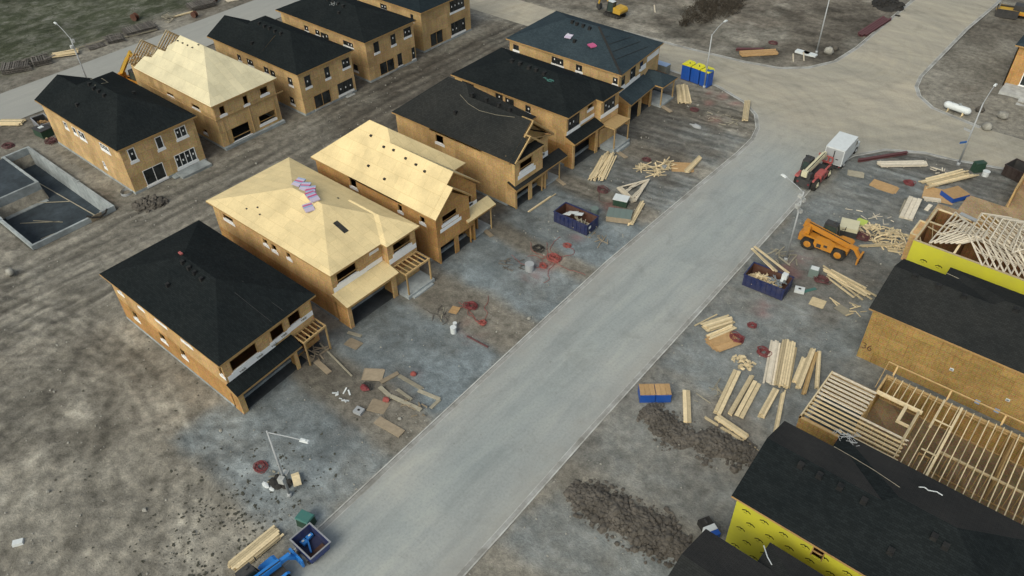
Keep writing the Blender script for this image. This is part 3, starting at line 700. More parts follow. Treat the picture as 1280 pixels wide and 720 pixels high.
# ---- house A1: dark hip roof, nearest on the left of the street
def front_house(key, label, lx, y0, y1, xr, xf, xg, ze, roofc, ridge, roofmat, leftw, frontw, garage, gdoors, strip, band, porch_spec, bump=None, kx=0.0, wallmat=('osb', 'osb_up'), bandmat='wrap', strip_mat=None, rightx=None):
    """house facing the street in +x.  xr rear wall, xf upper front wall, xg garage front, y0..y1 sides"""
    warp = (lambda x, y, z: (x+kx*(y-(y0+y1)/2)*max(0, min(1, (x-xr)/(xf-xr))), y, z)) if kx else None
    root = thing('timber_house', label, 'house', ((xr+xf)/2, (y0+y1)/2, 0), 0, HG)
    g0, g1 = garage
    zt = ze-.12; zm = 3.05
    hl = [w[:4] for w in leftw]
    lo = [h for h in hl if h[2] < zm]; up = [h for h in hl if h[2] >= zm]
    mb = MB(warp)
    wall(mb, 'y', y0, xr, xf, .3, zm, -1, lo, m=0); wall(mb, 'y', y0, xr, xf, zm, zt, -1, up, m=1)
    wall(mb, 'y', y1, xr, xf, .3, zt, 1, m=0); wall(mb, 'x', xr, y0+.16, y1-.16, .3, zt, -1, m=0)
    fu = [w for w in frontw if w[0] == xf]
    ye = bump[1] if bump else y1-.16
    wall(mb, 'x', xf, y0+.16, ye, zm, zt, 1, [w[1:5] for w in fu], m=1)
    if bump:
        bx, b0, b1 = bump
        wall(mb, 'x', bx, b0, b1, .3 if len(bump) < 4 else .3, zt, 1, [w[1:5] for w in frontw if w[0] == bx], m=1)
        mb.box(xf-.1, bx-.16, b0, b0+.16, .3, zt, 1); mb.box(xf-.1, bx-.16, b1-.16, b1, .3, zt, 1)
    # garage: front with door openings, cheeks
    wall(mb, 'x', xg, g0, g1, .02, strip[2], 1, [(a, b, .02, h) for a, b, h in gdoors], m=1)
    mb.box(xf-.16, xg-.16, g0, g0+.16, .02, strip[2], 0); mb.box(xf-.16, xg-.16, g1-.16, g1, .02, strip[2], 0)
    if not bump: wall(mb, 'x', xf, g1, y1-.16, .3, zm, 1, [(g1+.5, g1+1.5, .35, 2.45), (g1+2.0, g1+3.0, .9, 2.4)], m=0)
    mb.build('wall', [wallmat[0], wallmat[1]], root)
    footing(root, xr, xf-.4, y0, y1, .34, warp); floors(root, xr, xg, y0, y1, 3.0, warp)
    for w in leftw: window(root, 'y', y0, -1, *w[:4], w[4], warp)
    for w in frontw: window(root, 'x', w[0], 1, *w[1:5], w[5], warp)
    shed_roof(root, xf+.01, xg+.4, strip[0], strip[1], strip[3], strip[2]+.1, strip_mat or roofmat, warp)
    if band:
        for i, (bx, a, b_, z0, z1) in enumerate(band): mb = MB(warp); mb.box(bx+.004, bx+.035+.002*i, a, b_, z0, z1); bo = mb.build('wall_wrap', bandmat, root)
    else: bo = None
    if porch_spec: porch(root, *porch_spec[:6], decked=porch_spec[6], warp=warp, slab=porch_spec[5] > .35)
    # timber props inside the garage
    mb = MB(warp)
    for q in range(5): y = g0+.6+q*(g1-g0-1.2)/4; mb.box(xf-3.6, xf-3.5, y, y+.05, .06, 2.9)
    mb.build('garage_stud', 'frame', root)
    return root, warp, bo
def zplane(c, ra, rb):
    """height of a hip roof built from the same corners"""
    P = [(c[0], c[1], rb), (c[1], c[2], rb), (c[2], c[3], ra), (c[3], c[0], ra)]
    def z(x, y):
        best = 99
        for a, b_, r_ in P:
            a, b_, r_ = Vector(a), Vector(b_), Vector(r_); n = (b_-a).cross(r_-a); best = min(best, a.z-(n.x*(x-a.x)+n.y*(y-a.y))/n.z)
        return best
    return z

# ---------------- first house: charcoal hip roof
c = [(-70.4, 18.6, 6.2), (-50.2, 18.75, 6.2), (-51.05, 30.05, 6.2), (-70.5, 30.0, 6.2)]; ra, rb = (-63.4, 24.3, 8.4), (-57.9, 24.3, 8.4)
h, wp, bo = front_house('h1', 'house with charcoal hip roof and lettered white wrap, nearest on the left', 0, 19.1, 29.6, -69.9, -51.1, -50.0, 6.2, c, (ra, rb), 'sh_dark',
    [(-68.9, -67.9, 4.5, 5.7, 'bare'), (-65.0, -64.1, 4.7, 5.7, 'bare'), (-61.9, -60.1, 4.9, 5.7, 'bare'), (-57.6, -55.9, 4.9, 5.8, 'bare'), (-50.95-.9, -51.2, 4.2, 5.7, 'bare'), (-67.6, -66.6, 1.7, 2.75, 'bare'), (-62.7, -61.6, 1.75, 2.75, 'bare'), (-59.0, -58.1, 1.9, 2.95, 'bare')],
    [(-51.1, 19.9, 22.9, 4.15, 5.5, 'bare'), (-51.1, 24.5, 26.1, 4.15, 5.45, 'bare'), (-51.1, 26.7, 28.2, 4.3, 5.55, 'bare')], (19.1, 26.1), [(19.65, 25.7, 2.2)], (18.9, 26.6, 2.75, 3.45),
    [(-51.1, 19.3, 24.7, 3.4, 4.05), (-51.1, 24.2, 26.6, 3.7, 4.2), (-51.1, 26.4, 29.55, 3.75, 4.3)], (-51.1, -49.4, 26.75, 29.65, 3.2, .3, False), kx=-.085)
mb = MB(); hip(mb, c, ra, rb); rf = mb.build('roof', ['sh_dark', 'post'], h)
zp = zplane(c, ra, rb)
vents(rf, [(-62.6, 23.75), (-61.4, 23.65), (-60.4, 23.6), (-59.1, 23.5), (-61.9, 21.4)], zp)
mb = MB()
for y, z in ((20.6, 3.55), (22.6, 3.6), (24.35, 3.62), (25.6, 3.85), (28.1, 3.95)):
    facing_x(mb, 'Tyvek', -51.1+.045-.085*(y-24.35), y, z, .52)
mb.build('wrap_lettering', 'ink', bo)
mb = MB()
for (x0, y0, x1, y1) in [(-56.4, 26.0, -51.4, 26.6), (-55.6, 24.6, -51.1, 25.0)]:
    mb.beam((x0, y0, zp(x0, y0)+.03), (x1, y1, zp(x1, y1)+.03), .025, .03)
mb.build('roof_toe_board', 'dark', rf)

# ---------------- second house: bare plywood hip roof
c = [(-72.7, 32.35, 6.45), (-51.8, 32.5, 6.45), (-51.7, 43.75, 6.45), (-72.8, 43.8, 6.45)]; ra, rb = (-64.0, 38.1, 8.75), (-59.2, 38.1, 8.75)
h, wp, bo = front_house('h2', 'house with bare plywood hip roof carrying bright pink and white shingle packs', 0, 32.75, 43.4, -72.3, -52.2, -50.45, 6.45, c, None, 'ply',
    [(-70.5, -68.6, 4.95, 5.6, 'bare'), (-63.3, -62.5, 4.9, 5.6, 'bare'), (-61.9, -61.0, 4.75, 5.6, 'bare'), (-59.3, -58.6, 5.0, 5.75, 'bare')],
    [(-52.2, 33.4, 36.0, 4.6, 5.9, 'bar'), (-52.2, 37.9, 38.9, 5.85, 6.25, 'bare'), (-51.35, 40.2, 42.7, 4.6, 5.85, 'bar')], (32.75, 39.3), [(33.2, 38.7, 2.6)], (32.5, 39.5, 3.2, 3.9),
    [(-52.2, 32.8, 37.1, 3.75, 4.45), (-52.2, 37.1, 39.3, 3.95, 4.5), (-51.35, 39.5, 43.35, 3.65, 4.25)], (-51.3, -49.2, 39.7, 43.2, 3.3, .45, False), bump=(-51.35, 39.45, 43.4), strip_mat='ply')
mb = MB(); hip(mb, c, ra, rb)
cb = [(-60, 39.1, 6.455), (-50.85, 39.1, 6.455), (-50.85, 43.755, 6.455), (-60, 43.76, 6.455)]; hip(mb, cb, (-59, 41.45, 7.55), (-54.4, 41.45, 7.55))
rf = mb.build('roof', ['ply', 'post'], h); zp = zplane(c, ra, rb); zp2 = zp
mb = MB()
x0, x1, y0, y1 = -56.6, -54.9, 37.2, 37.8
mb.face([(x0, y0, zp(x0, y0)+.012), (x1, y0, zp(x1, y0)+.012), (x1, y1, zp(x1, y1)+.012), (x0, y1, zp(x0, y1)+.012)]); mb.build('roof_opening', 'black', rf)
for x, y in [(-67.0, 33.9), (-65.9, 34.6), (-64.9, 34.1), (-60, 40.7), (-57.5, 42.8)]:
    mb = MB(); mb.box(x-.12, x+.12, y-.12, y+.12, zp(x, y)-.05, zp(x, y)+.02); mb.build('vent_hole', 'black', rf)

# ---------------- third and fourth houses: steep nested gables
def gable_house(label, dy, dx, ze, roofmat, wallmat, leftw, finished, strip_mat, roof_tag):
    y0 = 45.75+dy; xr = -70.4+dx; xg = -50.55+dx; xf = -51.5+dx
    root = thing('timber_house', label, 'house', (-60.5+dx, 50.5+dy, 0), 0, HG)
    zt = ze-.1; mb = MB(); k = .88
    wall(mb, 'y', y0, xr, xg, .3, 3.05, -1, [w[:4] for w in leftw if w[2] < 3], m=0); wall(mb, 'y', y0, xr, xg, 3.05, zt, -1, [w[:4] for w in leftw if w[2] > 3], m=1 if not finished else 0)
    wall(mb, 'x', xr, y0+.16, 55.6+dy, .3, zt, -1); wall(mb, 'y', 55.6+dy, xr, -55.7+dx, .3, zt, 1); wall(mb, 'x', -55.7+dx, 53.2+dy, 55.44+dy, .3, zt, 1)
    wall(mb, 'y', 53.2+dy, -55.7+dx, xf, .3, zt, 1)
    W1 = (46.7+dy, 49.1+dy, 5.0 if not finished else 4.9, 6.1); W2 = (51.5+dy, 52.4+dy, 4.5, 5.5)
    wall(mb, 'x', xg, y0+.16, 51+dy, .02, zt, 1, [W1, (46.1+dy, 48.35+dy, .02, 2.3), (48.95+dy, 50.9+dy, .02, 2.3)])
    wall(mb, 'x', xf, 51+dy, 53.2-.16+dy, 3.05, zt, 1, [W2])
    wall(mb, 'x', xg, 51+dy, 51.7+dy, .02, 2.9, 1, [(51+dy, 51.5+dy, .02, 2.3)])
    mb.box(xf-.16, xg-.16, 50.84+dy, 51+dy, 2.9, zt, 0)
    mb.box(xg-5.2, xg-.16, 51.55+dy, 51.7+dy, .02, 2.9, 0)
    wall(mb, 'x', xg-2.4, 51.75+dy, 53+dy, .3, 2.9, 1, [(52+dy, 52.9+dy, .3, 2.4)])
    # gable ends
    ap = ze+k*2.45
    if not finished:
        mb.face([(xg, y0, zt), (xg, 51+dy, zt), (xg, 48.3+dy, ap-.25)], 0); mb.face([(xf, 46+dy, zt), (xf, 53.3+dy, zt), (xf, 49.6+dy, ze+k*3.75)], 0)
    else: mb.face([(xf-.5, 46+dy, zt), (xf-.5, 53.3+dy, zt), (xf-.5, 49.6+dy, ze+k*3.75)], 1)
    mb.build('wall', wallmat, root)
    footing(root, xr, -55.9+dx, y0, 55.6+dy, .34); footing(root, -56+dx, xf-.4, y0, 53.2+dy, .335); floors(root, xr, xg, y0, 53.2+dy, 3.0)
    for w in leftw: window(root, 'y', y0, -1, *w[:4], w[4])
    window(root, 'x', xg, 1, *W1, 'bar'); window(root, 'x', xf, 1, *W2, 'bare')
    mb = MB(); mb.box(xf+.004, xf+.03, 51.1+dy, 53.2+dy, 3.6, 4.45); mb.build('wall_wrap', 'wrap', root); mb = MB(); mb.box(xg+.004, xg+.03, 46.3+dy, 49.6+dy, 4.1 if not finished else 3.95, 4.55 if not finished else 4.5); mb.build('wall_wrap', 'wrap', root)
    # roofs
    mb = MB()
    cr = [(-70.75+dx, 45.4+dy, ze), (-55.3+dx, 45.4+dy, ze), (-55.3+dx, 55.75+dy, ze), (-70.75+dx, 55.75+dy, ze)]
    hip(mb, cr, (-65.2+dx, 50.6+dy, ze+k*5.1), (-62.2+dx, 50.6+dy, ze+k*5.1))
    gable(mb, -64+dx, xf+.45, 45.4+dy, 53.5+dy, ze-.01, ze+.25, 49.5+dy, ze+k*4.1-.012)
    if not finished: gable(mb, -55+dx, xg+.4, 45.42+dy, 51.2+dy, ze-.02, ze+.1, 48.35+dy, ze+k*2.93-.02)
    else:
        # the street gables still show their frames
        mb.face([(-55+dx, 45.42+dy, ze-.02), (xg+.4, 45.42+dy, ze-.02), (xg+.1, 47.9+dy, ze+k*2.48-.02), (-55+dx, 48.4+dy, ze+k*2.9-.02)], 0)
    rf = mb.build('roof', [roofmat, 'post'], root)
    if finished:
        mb = MB()
        for (x, a, b_, r_, z1, pr) in ((xg+.35, 45.5+dy, 51.2+dy, 48.3+dy, ze+2.35, 0), (xf+.6, 47.9+dy, 53.6+dy, 49.7+dy, ze+3.5, 1)):
            za = ze+.1 if not pr else ze+2.0
            mb.beam((x, a, za), (x, r_, z1), .12, .2); mb.beam((x, r_, z1), (x, b_, ze+.1), .12, .2)
            mb.beam((x-1.7, r_, z1), (x, r_, z1), .1, .2); mb.beam((x-1.7, b_-.8, ze+.75), (x, b_-.8, ze+.75), .1, .15); mb.beam((x-.9, (r_+b_)/2, (z1+ze)/2+.1), (x, (r_+b_)/2, (z1+ze)/2+.1), .1, .15)
            mb.beam((x-1.7, a+.3, za+.2), (x-1.7, b_, ze+.1), .1, .15); mb.beam((x, a, za-.1), (x, b_, ze), .1, .12)
        mb.build('gable_frame', 'frame', rf)
        mb = MB(); mb.face([(xf-.9, 49.9+dy, ze+2.1), (xf+.5, 49.9+dy, ze+2.1), (xf+.5, 53.4+dy, ze+.12), (xf-.9, 53.4+dy, ze+.12)], 0)
        mb.face([(xg-1.2, 46.4+dy, ze+.15), (xg+.3, 46.4+dy, ze+.15), (xg+.3, 50.9+dy, ze+.12), (xg-1.2, 50.9+dy, ze+.12)], 0); mb.build('gable_roof_deck', [roofmat], rf)
    # garage / porch roof
    y1p = 55.0 if not finished else 55.4
    if finished:
        shed_roof(root, xf+.01, xg+.5, 45.4+dy, y1p+dy, 3.75, 3.15, strip_mat)
    else: shed_roof(root, xf+.01, xg+.35, 50.3+dy, y1p+dy, 4.0, 3.35, strip_mat)
    mb = MB(); mb.box(xg-.1, xg+.02, 54.4+dy, 54.52+dy, 0, 3.0); mb.build('porch_post', 'frame', root)
    mb = MB(); mb.box(xg-2.3, xg-.2, 51.8+dy, 54.6+dy, -.1, .3); mb.build('porch_slab', 'conc', root)
    return root, rf, (lambda x, y: ze+k*min(y-45.4-dy, 4.1))
h, rf, zf = gable_house('house with bare plywood roof, steep street gable and twin garage openings', 0, 0, 6.5, 'ply', ['osb', 'osb'],
    [(-64.4, -63.2, 4.9, 6.0, 'bare'), (-56.4, -55.7, 4.9, 5.8, 'bare'), (-53.0, -52.2, 4.9, 5.75, 'bare')], False, 'ply', '')
for x, y in [(-61.3, 49.0), (-59.8, 49.1), (-57.7, 48.9), (-56.0, 48.8), (-54.5, 48.6), (-63.8, 49.4), (-62, 47.0), (-59, 46.6)]:
    mb = MB(); z = zf(x, y); mb.box(x-.16, x+.16, y-.16, y+.16, z-.14, z+.05); mb.build('vent_hole', 'black', rf)
h, rf, zf = gable_house('house with grey shingle roof, open gable frames and twin garage openings', 13.3, -.2, 6.65, 'sh_grey', ['osb_up', 'osb_up'],
    [(-63.6, -62.2, 4.85, 6.0, 'bare')], True, 'sh_grey', '')
vents(rf, [(-60.8, 63.2), (-58.6, 63.3), (-56.6, 63.3), (-54.8, 63.2), (-61.6, 60.9)], zf, .5)
mb = MB(); mb.path([(-62.3, 62.6, zf(0, 62.6)+.1), (-60.5, 62.1, zf(0, 62.1)+.08), (-58.5, 61.9, zf(0, 61.9)+.08), (-56, 62.1, zf(0, 62.1)+.08), (-53.5, 62.5, zf(0, 62.5)+.08)], .025)
tag(mb.build('safety_rope', 'palewood', origin=(-58, 62.3, 9)), 'pale rope lying along the ridge of the grey shingle gable roof', 'rope')

# ---------------- fifth house
c = [(-71.4, 70.2, 7.25), (-51.45, 70.3, 7.25), (-51.75, 81.05, 7.25), (-71.5, 81.0, 7.25)]; ra, rb = (-64.8, 75.8, 9.35), (-57.5, 75.8, 9.35)
h, wp, bo = front_house('h5', 'house with black hip roof and decked porch frame beside one wide garage opening', 0, 70.55, 80.75, -71.0, -51.9, -50.75, 7.25, c, None, 'sh_dark',
    [(-69.6, -67.5, 5.9, 6.75, 'dark'), (-63.6, -62.4, 5.85, 6.8, 'dark'), (-61.9, -60.5, 5.65, 6.7, 'dark'), (-58.5, -57.7, 5.75, 6.7, 'dark')],
    [(-51.9, 70.9, 73.2, 4.7, 6.9, 'dark'), (-51.9, 75.0, 76.2, 6.2, 6.85, 'bare'), (-51.0, 77.4, 79.8, 4.8, 6.7, 'dark')], (70.5, 76.0), [(70.9, 75.5, 3.3)], (70.3, 76.7, 3.8, 4.5),
    [(-51.9, 70.6, 73.5, 4.45, 5.0), (-51.9, 73.5, 76.5, 4.75, 5.2), (-51.0, 76.7, 80.7, 4.5, 5.0)], (-51.0, -48.9, 77.1, 80.5, 3.6, .6, True), bump=(-51.0, 76.7, 80.75), wallmat=('osb', 'osb_up'))
mb = MB(); hip(mb, c, ra, rb); hip(mb, [(-58, 76.35, 7.255), (-50.55, 76.35, 7.255), (-50.55, 81.055, 7.255), (-58, 81.06, 7.255)], (-57.5, 78.7, 8.3), (-53.0, 78.7, 8.3))
rf = mb.build('roof', ['sh_dark', 'post'], h); zp = zplane(c, ra, rb)
vents(rf, [(-64.6, 75.2), (-63.2, 75.2), (-61.6, 75.1), (-60.4, 75.1), (-59.0, 75.0)], zp, .55)
mb = MB()
for q in range(7): x = -58.6+U(-.9, .9); y = 74.3+U(-.4, .4); mb.beam((x, y, zp(x, y)+.05), (x+U(.3, .9), y+U(-.2, .3), zp(x, y)+.06), .12, .04)
tag(mb.build('green_strapping', 'teal', origin=(-58.6, 74.3, zp(-58.6, 74.3))), 'scrap of green sheeting lying on a black hip roof', 'sheeting')

# ---------------- sixth house
c = [(-73.3, 84.0, 7.1), (-53.0, 84.2, 7.1), (-54.1, 96.6, 7.1), (-73.7, 96.7, 7.1)]; ra, rb = (-66.6, 90.4, 9.7), (-61.3, 90.4, 9.7)
h, wp, bo = front_house('h6', 'house with slate-blue hip roof at the street corner near the blue toilets', 0, 84.4, 96.2, -72.9, -53.95, -52.0, 7.1, c, None, 'sh_slate',
    [(-72.2, -71.2, 5.6, 6.4, 'dark'), (-65.2, -63.2, 5.5, 6.5, 'dark'), (-61.0, -60.0, 5.6, 6.5, 'dark'), (-54.9, -54.2, 5.5, 6.4, 'dark')],
    [(-53.95, 85.1, 86.0, 5.0, 6.3, 'dark'), (-53.95, 87.6, 89.0, 4.9, 6.6, 'dark'), (-53.95, 90.3, 91.2, 5.4, 6.4, 'dark')], (84.4, 91.2), [(84.9, 87.3, 2.9), (88.0, 90.7, 2.9)], (84.2, 91.6, 3.2, 4.2),
    [(-53.95, 84.6, 90.6, 4.2, 4.7), (-53.95, 90.6, 92.2, 4.9, 5.7), (-53.95, 92.4, 96, 5.6, 6.4)], None, kx=-.085, wallmat=('osb', 'osb_b'))
mb = MB(); hip(mb, c, ra, rb); rf = mb.build('roof', ['sh_slate', 'post'], h); zp = zplane(c, ra, rb); zp6 = zp
vents(rf, [(-65.5, 89.8), (-64.6, 89.7), (-63.5, 89.7), (-62.3, 89.6), (-62.9, 86.9)], zp, .5)
mb = MB()
for a, b_ in (((-61.3, 90.4), (-53.1, 84.25)),): mb.beam((a[0], a[1], zp(*a)+.05), (b_[0], b_[1], zp(*b_)+.06), .32, .05)
for k in range(4): q = .25+.16*k; x = -61.3+8*q; mb.beam((x, 90.2-6*q+.7, zp(x, 90.9-6*q)+.05), (x+.7, 93.4, zp(x+.7, 93.4)+.05), .05, .03)
mb.build('ridge_strip', 'felt', rf)
mb = MB(); pr = [(-52.2, 91.6), (-49.9, 91.6), (-49.9, 95.6), (-53.6, 95.6)]
c = [(-54.4, 91.2, 3.35), (-50.4, 91.2, 3.35), (-50.4, 95.2, 3.35), (-54.8, 95.2, 3.35)]; hip(mb, c, (-54.6, 93.2, 4.3), (-52.2, 93.2, 4.3)); mb.build('porch_roof', ['sh_slate', 'post'], h)
for y in (91.5, 94.7): mb = MB(); mb.box(-50.8, -50.65, y, y+.15, 0, 3.1); mb.build('porch_post', 'frame', h)
mb = MB(); mb.box(-54, -50.6, 91.4, 95, -.1, .35); mb.build('porch_slab', 'conc', h)

# ---------------- back row: houses that face the far street, seen from the yard side
def back_house(label, y0, y1, xs_, xb, ze, roof, roofmat, wallmat, rear, left, egress=None):
    root = thing('timber_house', label, 'house', ((xs_+xb)/2, (y0+y1)/2, 0), 0, HG)
    mb = MB(); zt = ze-.1
    rl = [w for w in rear if w[2] < 2.9]; ru = [w for w in rear if w[2] >= 2.9]
    wall(mb, 'x', xb, y0+.16, y1-.16, .3, 2.95, 1, [w[:4] for w in rl]); wall(mb, 'x', xb, y0+.16, y1-.16, 2.95, zt, 1, [w[:4] for w in ru], m=1)
    ll = [w for w in left if w[2] < 2.9]; lu = [w for w in left if w[2] >= 2.9]
    wall(mb, 'y', y0, xs_, xb, .3, 2.95, -1, [w[:4] for w in ll]); wall(mb, 'y', y0, xs_, xb, 2.95, zt, -1, [w[:4] for w in lu])
    wall(mb, 'y', y1, xs_, xb, .3, zt, 1); wall(mb, 'x', xs_, y0+.16, y1-.16, .3, zt, -1)
    mb.build('wall', wallmat, root); footing(root, xs_, xb, y0, y1, .38); floors(root, xs_, xb, y0, y1, 2.9)
    for w in rear: window(root, 'x', xb, 1, *w[:4], w[4], None, *(w[5:]))
    for w in left: window(root, 'y', y0, -1, *w[:4], w[4])
    mb = MB(); zp = roof(mb); rf = mb.build('roof', [roofmat, 'post'], root)
    return root, rf, zp
def hip_nested(x0, x1, y0, y1, ze, yr, zr, xr0, xr1, apex=None):
    def f(mb):
        c = [(x0, y0, ze), (x1, y0, ze), (x1, y1, ze), (x0, y1, ze)]; ra, rb = (xr0, yr, zr), (xr1, yr, zr); hip(mb, c, ra, rb)
        if apex:
            ya, za, xa = apex; k = (zr-ze)/(yr-y0)
            gable(mb, xa, xr0+5, y0-.002, 2*ya-y0, ze-.015, ze-.015, ya, za-.015)
        return zplane(c, ra, rb)
    return f
WR = (.95, 1.0)
h, rf, zp = back_house('house with charcoal roof and white window frames beside the open foundation', 31.95, 42.2, -110.9, -90.55, 6.65,
    hip_nested(-111.2, -90.15, 31.55, 42.6, 6.65, 37.05, 9.5, -104.6, -98.0, (35.6, 8.75, -111.6)), 'sh_dark', ['osb_b', 'osb_b'],
    [(32.85, 33.75, 4.35, 6.05, 'white', 1), (36.55, 37.45, 4.35, 6.0, 'white', 1), (39.3, 40.85, 4.55, 6.0, 'white', 2), (33.7, 36.45, .45, 2.6, 'wdoor', 2), (38.15, 41.1, .8, 2.65, 'white', 4)],
    [(-105.5, -104.6, 4.5, 5.4, 'white'), (-103.1, -102.2, 4.5, 5.4, 'white'), (-101.6, -99.9, 4.4, 5.5, 'white'), (-95.8, -93.6, 4.9, 5.7, 'white'), (-97.4, -96.8, 1.5, 2.4, 'white')])
vents(rf, [(-109.3, 35.2), (-108.1, 35.0), (-104.0, 36.4), (-102.6, 36.2), (-101.3, 36.2), (-99.8, 36.1), (-102.9, 33.6), (-98.9, 39.5)], zp, .45)
mb = MB(); mb.box(-90.52, -88.7, 37.6, 41.9, -.3, .42); mb.box(-90.5, -89.6, 37.0, 37.55, -.3, .25); mb.build('concrete_stoop', 'conc', h)
mb = MB(); mb.tube((-91.8, 31.4, -.2), (-91.8, 31.4, .35), .75, .75, 14, cap=False); mb.tube((-91.8, 31.4, -.2), (-91.8, 31.4, .33), .7, .7, 14, cap=False); mb.build('window_well', 'steel', h)
mb = MB(); mb.path([(-107.5, 38.0, zp(-107.5, 38)+.08), (-105.5, 38.8, zp(-105.5, 38.8)+.08), (-103.6, 38.6, zp(-103.6, 38.6)+.08), (-102.8, 37.6, zp(-102.8, 37.6)+.08), (-103, 36.6, zp(-103, 36.6)+.08)], .025)
tag(mb.build('safety_rope', 'palewood', origin=(-104, 38, 9)), 'thin pale rope curled over the charcoal roof next to the open foundation', 'rope')

ZR, YR = 11.3, 50.2; C4 = [(-109.6, 44.95, 6.75), (-90.5, 44.95, 6.75), (-90.5, 55.5, 6.75), (-109.6, 55.5, 6.75)]; RA, RB = (-103.6, YR, ZR), (-97.9, YR, ZR)
def truss_roof(mb):
    zs = lambda y: 6.75+(y-44.95)*.867
    mb.face([C4[0], C4[1], RB, RA, (-103.9, 49.4, zs(49.4)), (-104.9, 48.7, zs(48.7)), (-104.8, 48.0, zs(48)), (-106.6, 47.9, zs(47.9)), (-107.0, 46.8, zs(46.8)), (-108.6, 46.6, zs(46.6)), (-109.2, 45.7, zs(45.7))], 0)
    mb.face([C4[1], C4[2], RB], 0); mb.face([C4[2], (-106.5, 55.5, 6.75), RA, RB], 0); skirt(mb, C4, .2); return zplane(C4, RA, RB)
h, rf, zp = back_house('house with pale plywood roof and bare roof trusses still open at its street end', 45.4, 55.1, -111.3, -90.9, 6.75, truss_roof, 'ply_b', ['osb_b', 'osb_b'],
    [(46.15, 47.05, 4.9, 6.1, 'bare'), (49.9, 50.7, 4.85, 6.1, 'bare'), (52.7, 54.0, 5.15, 6.15, 'bare'), (47.0, 49.9, .5, 2.5, 'bar'), (51.5, 54.3, 1.15, 2.45, 'bar')],
    [(-96.5, -94.6, 4.7, 5.3, 'bare'), (-102.7, -101.0, 4.6, 5.1, 'bare'), (-95.5, -94.5, 1.2, 1.8, 'bare')])
for yc, za, x0 in ((48.1, 9.3, -111.4), (50.2, 11.08, -107.2)):
    for k in range(6):
        x = x0+k*.61
        if x > -103.9: break
        mb = MB(); hw = (za-6.75)/.867-.1; w = .1 if k == 0 else .06
        mb.beam((x, yc-hw, 6.8), (x, yc, za), w, .16); mb.beam((x, yc, za), (x, yc+hw, 6.8), w, .16); mb.beam((x, yc-hw, 6.82), (x, yc+hw, 6.82), w, .14)
        for q in (-.66, -.33, 0, .33, .66): mb.beam((x, yc+q*hw, 6.8), (x, yc+q*hw, za-abs(q)*(za-6.75)), .05, .1)
        mb.build('roof_truss', 'lumber' if k == 0 else 'frame', rf)
mb = MB(); mb.box(-111.2, -91.2, 45.5, 55, 6.62, 6.7); mb.build('attic_floor', 'osb_in', h)
mb = MB(); mb.beam((-90.82, 45.2, 4.45), (-90.82, 56.2, 4.45), .08, .16); mb.beam((-110, 45.28, 4.5), (-90.8, 45.28, 4.5), .08, .14)
for y in (46.2, 50.4, 54.4): mb.beam((-90.84, y, .5), (-90.84, y, 4.4), .09, .08)
mb.build('scaffold_ledger', 'frame', h)
mb = MB(); mb.box(-90.88, -90.4, 45.3, 55.2, -.3, .45); mb.build('concrete_step', 'conc', h)
for x, y in [(-103.4, 49.6), (-102.2, 49.6), (-101, 49.6), (-99.8, 49.6), (-98.9, 50.1)]:
    mb = MB(); mb.box(x-.14, x+.14, y-.14, y+.14, zp(x, y)-.06, zp(x, y)+.05); mb.build('vent_hole', 'black', rf)

h, rf, zp = back_house('house with charcoal double-peaked roof next to the open-trussed plywood roof', 58.25, 67.9, -110.1, -89.55, 6.65,
    hip_nested(-110.4, -89.1, 57.85, 68.3, 6.65, 63.1, 9.35, -103.4, -96.5, (61.7, 8.7, -111.0)), 'sh_dark', ['osb_b', 'osb_b'],
    [(59.2, 60.2, 4.1, 5.75, 'dark', 1), (62.8, 63.65, 4.1, 5.7, 'dark', 1), (66.1, 67.45, 4.4, 5.7, 'dark', 2), (60.1, 63.1, .4, 2.4, 'door', 2), (64.6, 67.4, .75, 2.5, 'dark', 3)],
    [(-104.2, -103.4, 4.6, 5.5, 'dark'), (-101.8, -100.4, 4.6, 5.5, 'dark'), (-97.7, -96.7, 4.5, 5.4, 'dark'), (-96.2, -95.2, 4.4, 5.3, 'dark'), (-92.1, -91.2, 4.3, 5.4, 'dark'), (-92.7, -91.8, 1.2, 2.2, 'dark')])
vents(rf, [(-108.4, 61.2), (-107.2, 61.0), (-103, 62.4), (-101.6, 62.3), (-100.4, 62.3), (-99, 62.2), (-97.6, 62.2), (-101.2, 59.4)], zp, .45)
for yy in (66.4,):
    mb = MB(); mb.box(-89.53, -89.0, yy-.8, yy+.8, -.3, .12); mb.box(-89.5, -89.35, yy-.5, yy+.5, .12, .5); mb.build('basement_window', 'conc_l', h)
h, rf, zp = back_house('house with simple black hip roof, second from the top along the back lane', 71.15, 81.05, -110.4, -89.95, 6.7,
    hip_nested(-111, -89.5, 70.7, 81.5, 6.7, 76.1, 8.9, -103.2, -97.3), 'sh_dark', ['osb_b', 'osb_b'],
    [(72.7, 73.7, 4.3, 5.9, 'dark', 1), (76.2, 77.15, 4.3, 5.9, 'dark', 1), (79.0, 80.5, 4.6, 5.95, 'dark', 2), (73.3, 76.35, .4, 2.35, 'door', 2), (77.1, 78.0, .55, 2.5, 'dark', 1), (80.2, 81.0-.17, .6, 2.45, 'dark', 1)],
    [(-104.5, -103.6, 4.8, 5.6, 'dark'), (-101.8, -100.8, 4.8, 5.6, 'dark'), (-100.5, -98.7, 4.5, 5.5, 'dark'), (-95.1, -92.9, 4.9, 5.6, 'dark'), (-93.5, -92.6, 1.2, 2.2, 'dark')])
vents(rf, [(-103, 75.4), (-101.6, 75.3), (-100.4, 75.3), (-99, 75.2), (-98.7, 73.9)], zp, .45)
mb = MB()
for q in range(14): x, y = -101+U(-.6, .6), 75+U(-.5, .5); mb.beam((x, y, zp(x, y)+.1), (x+U(-.5, .5), y+U(-.4, .4), zp(x, y)+.1), .07, .06)
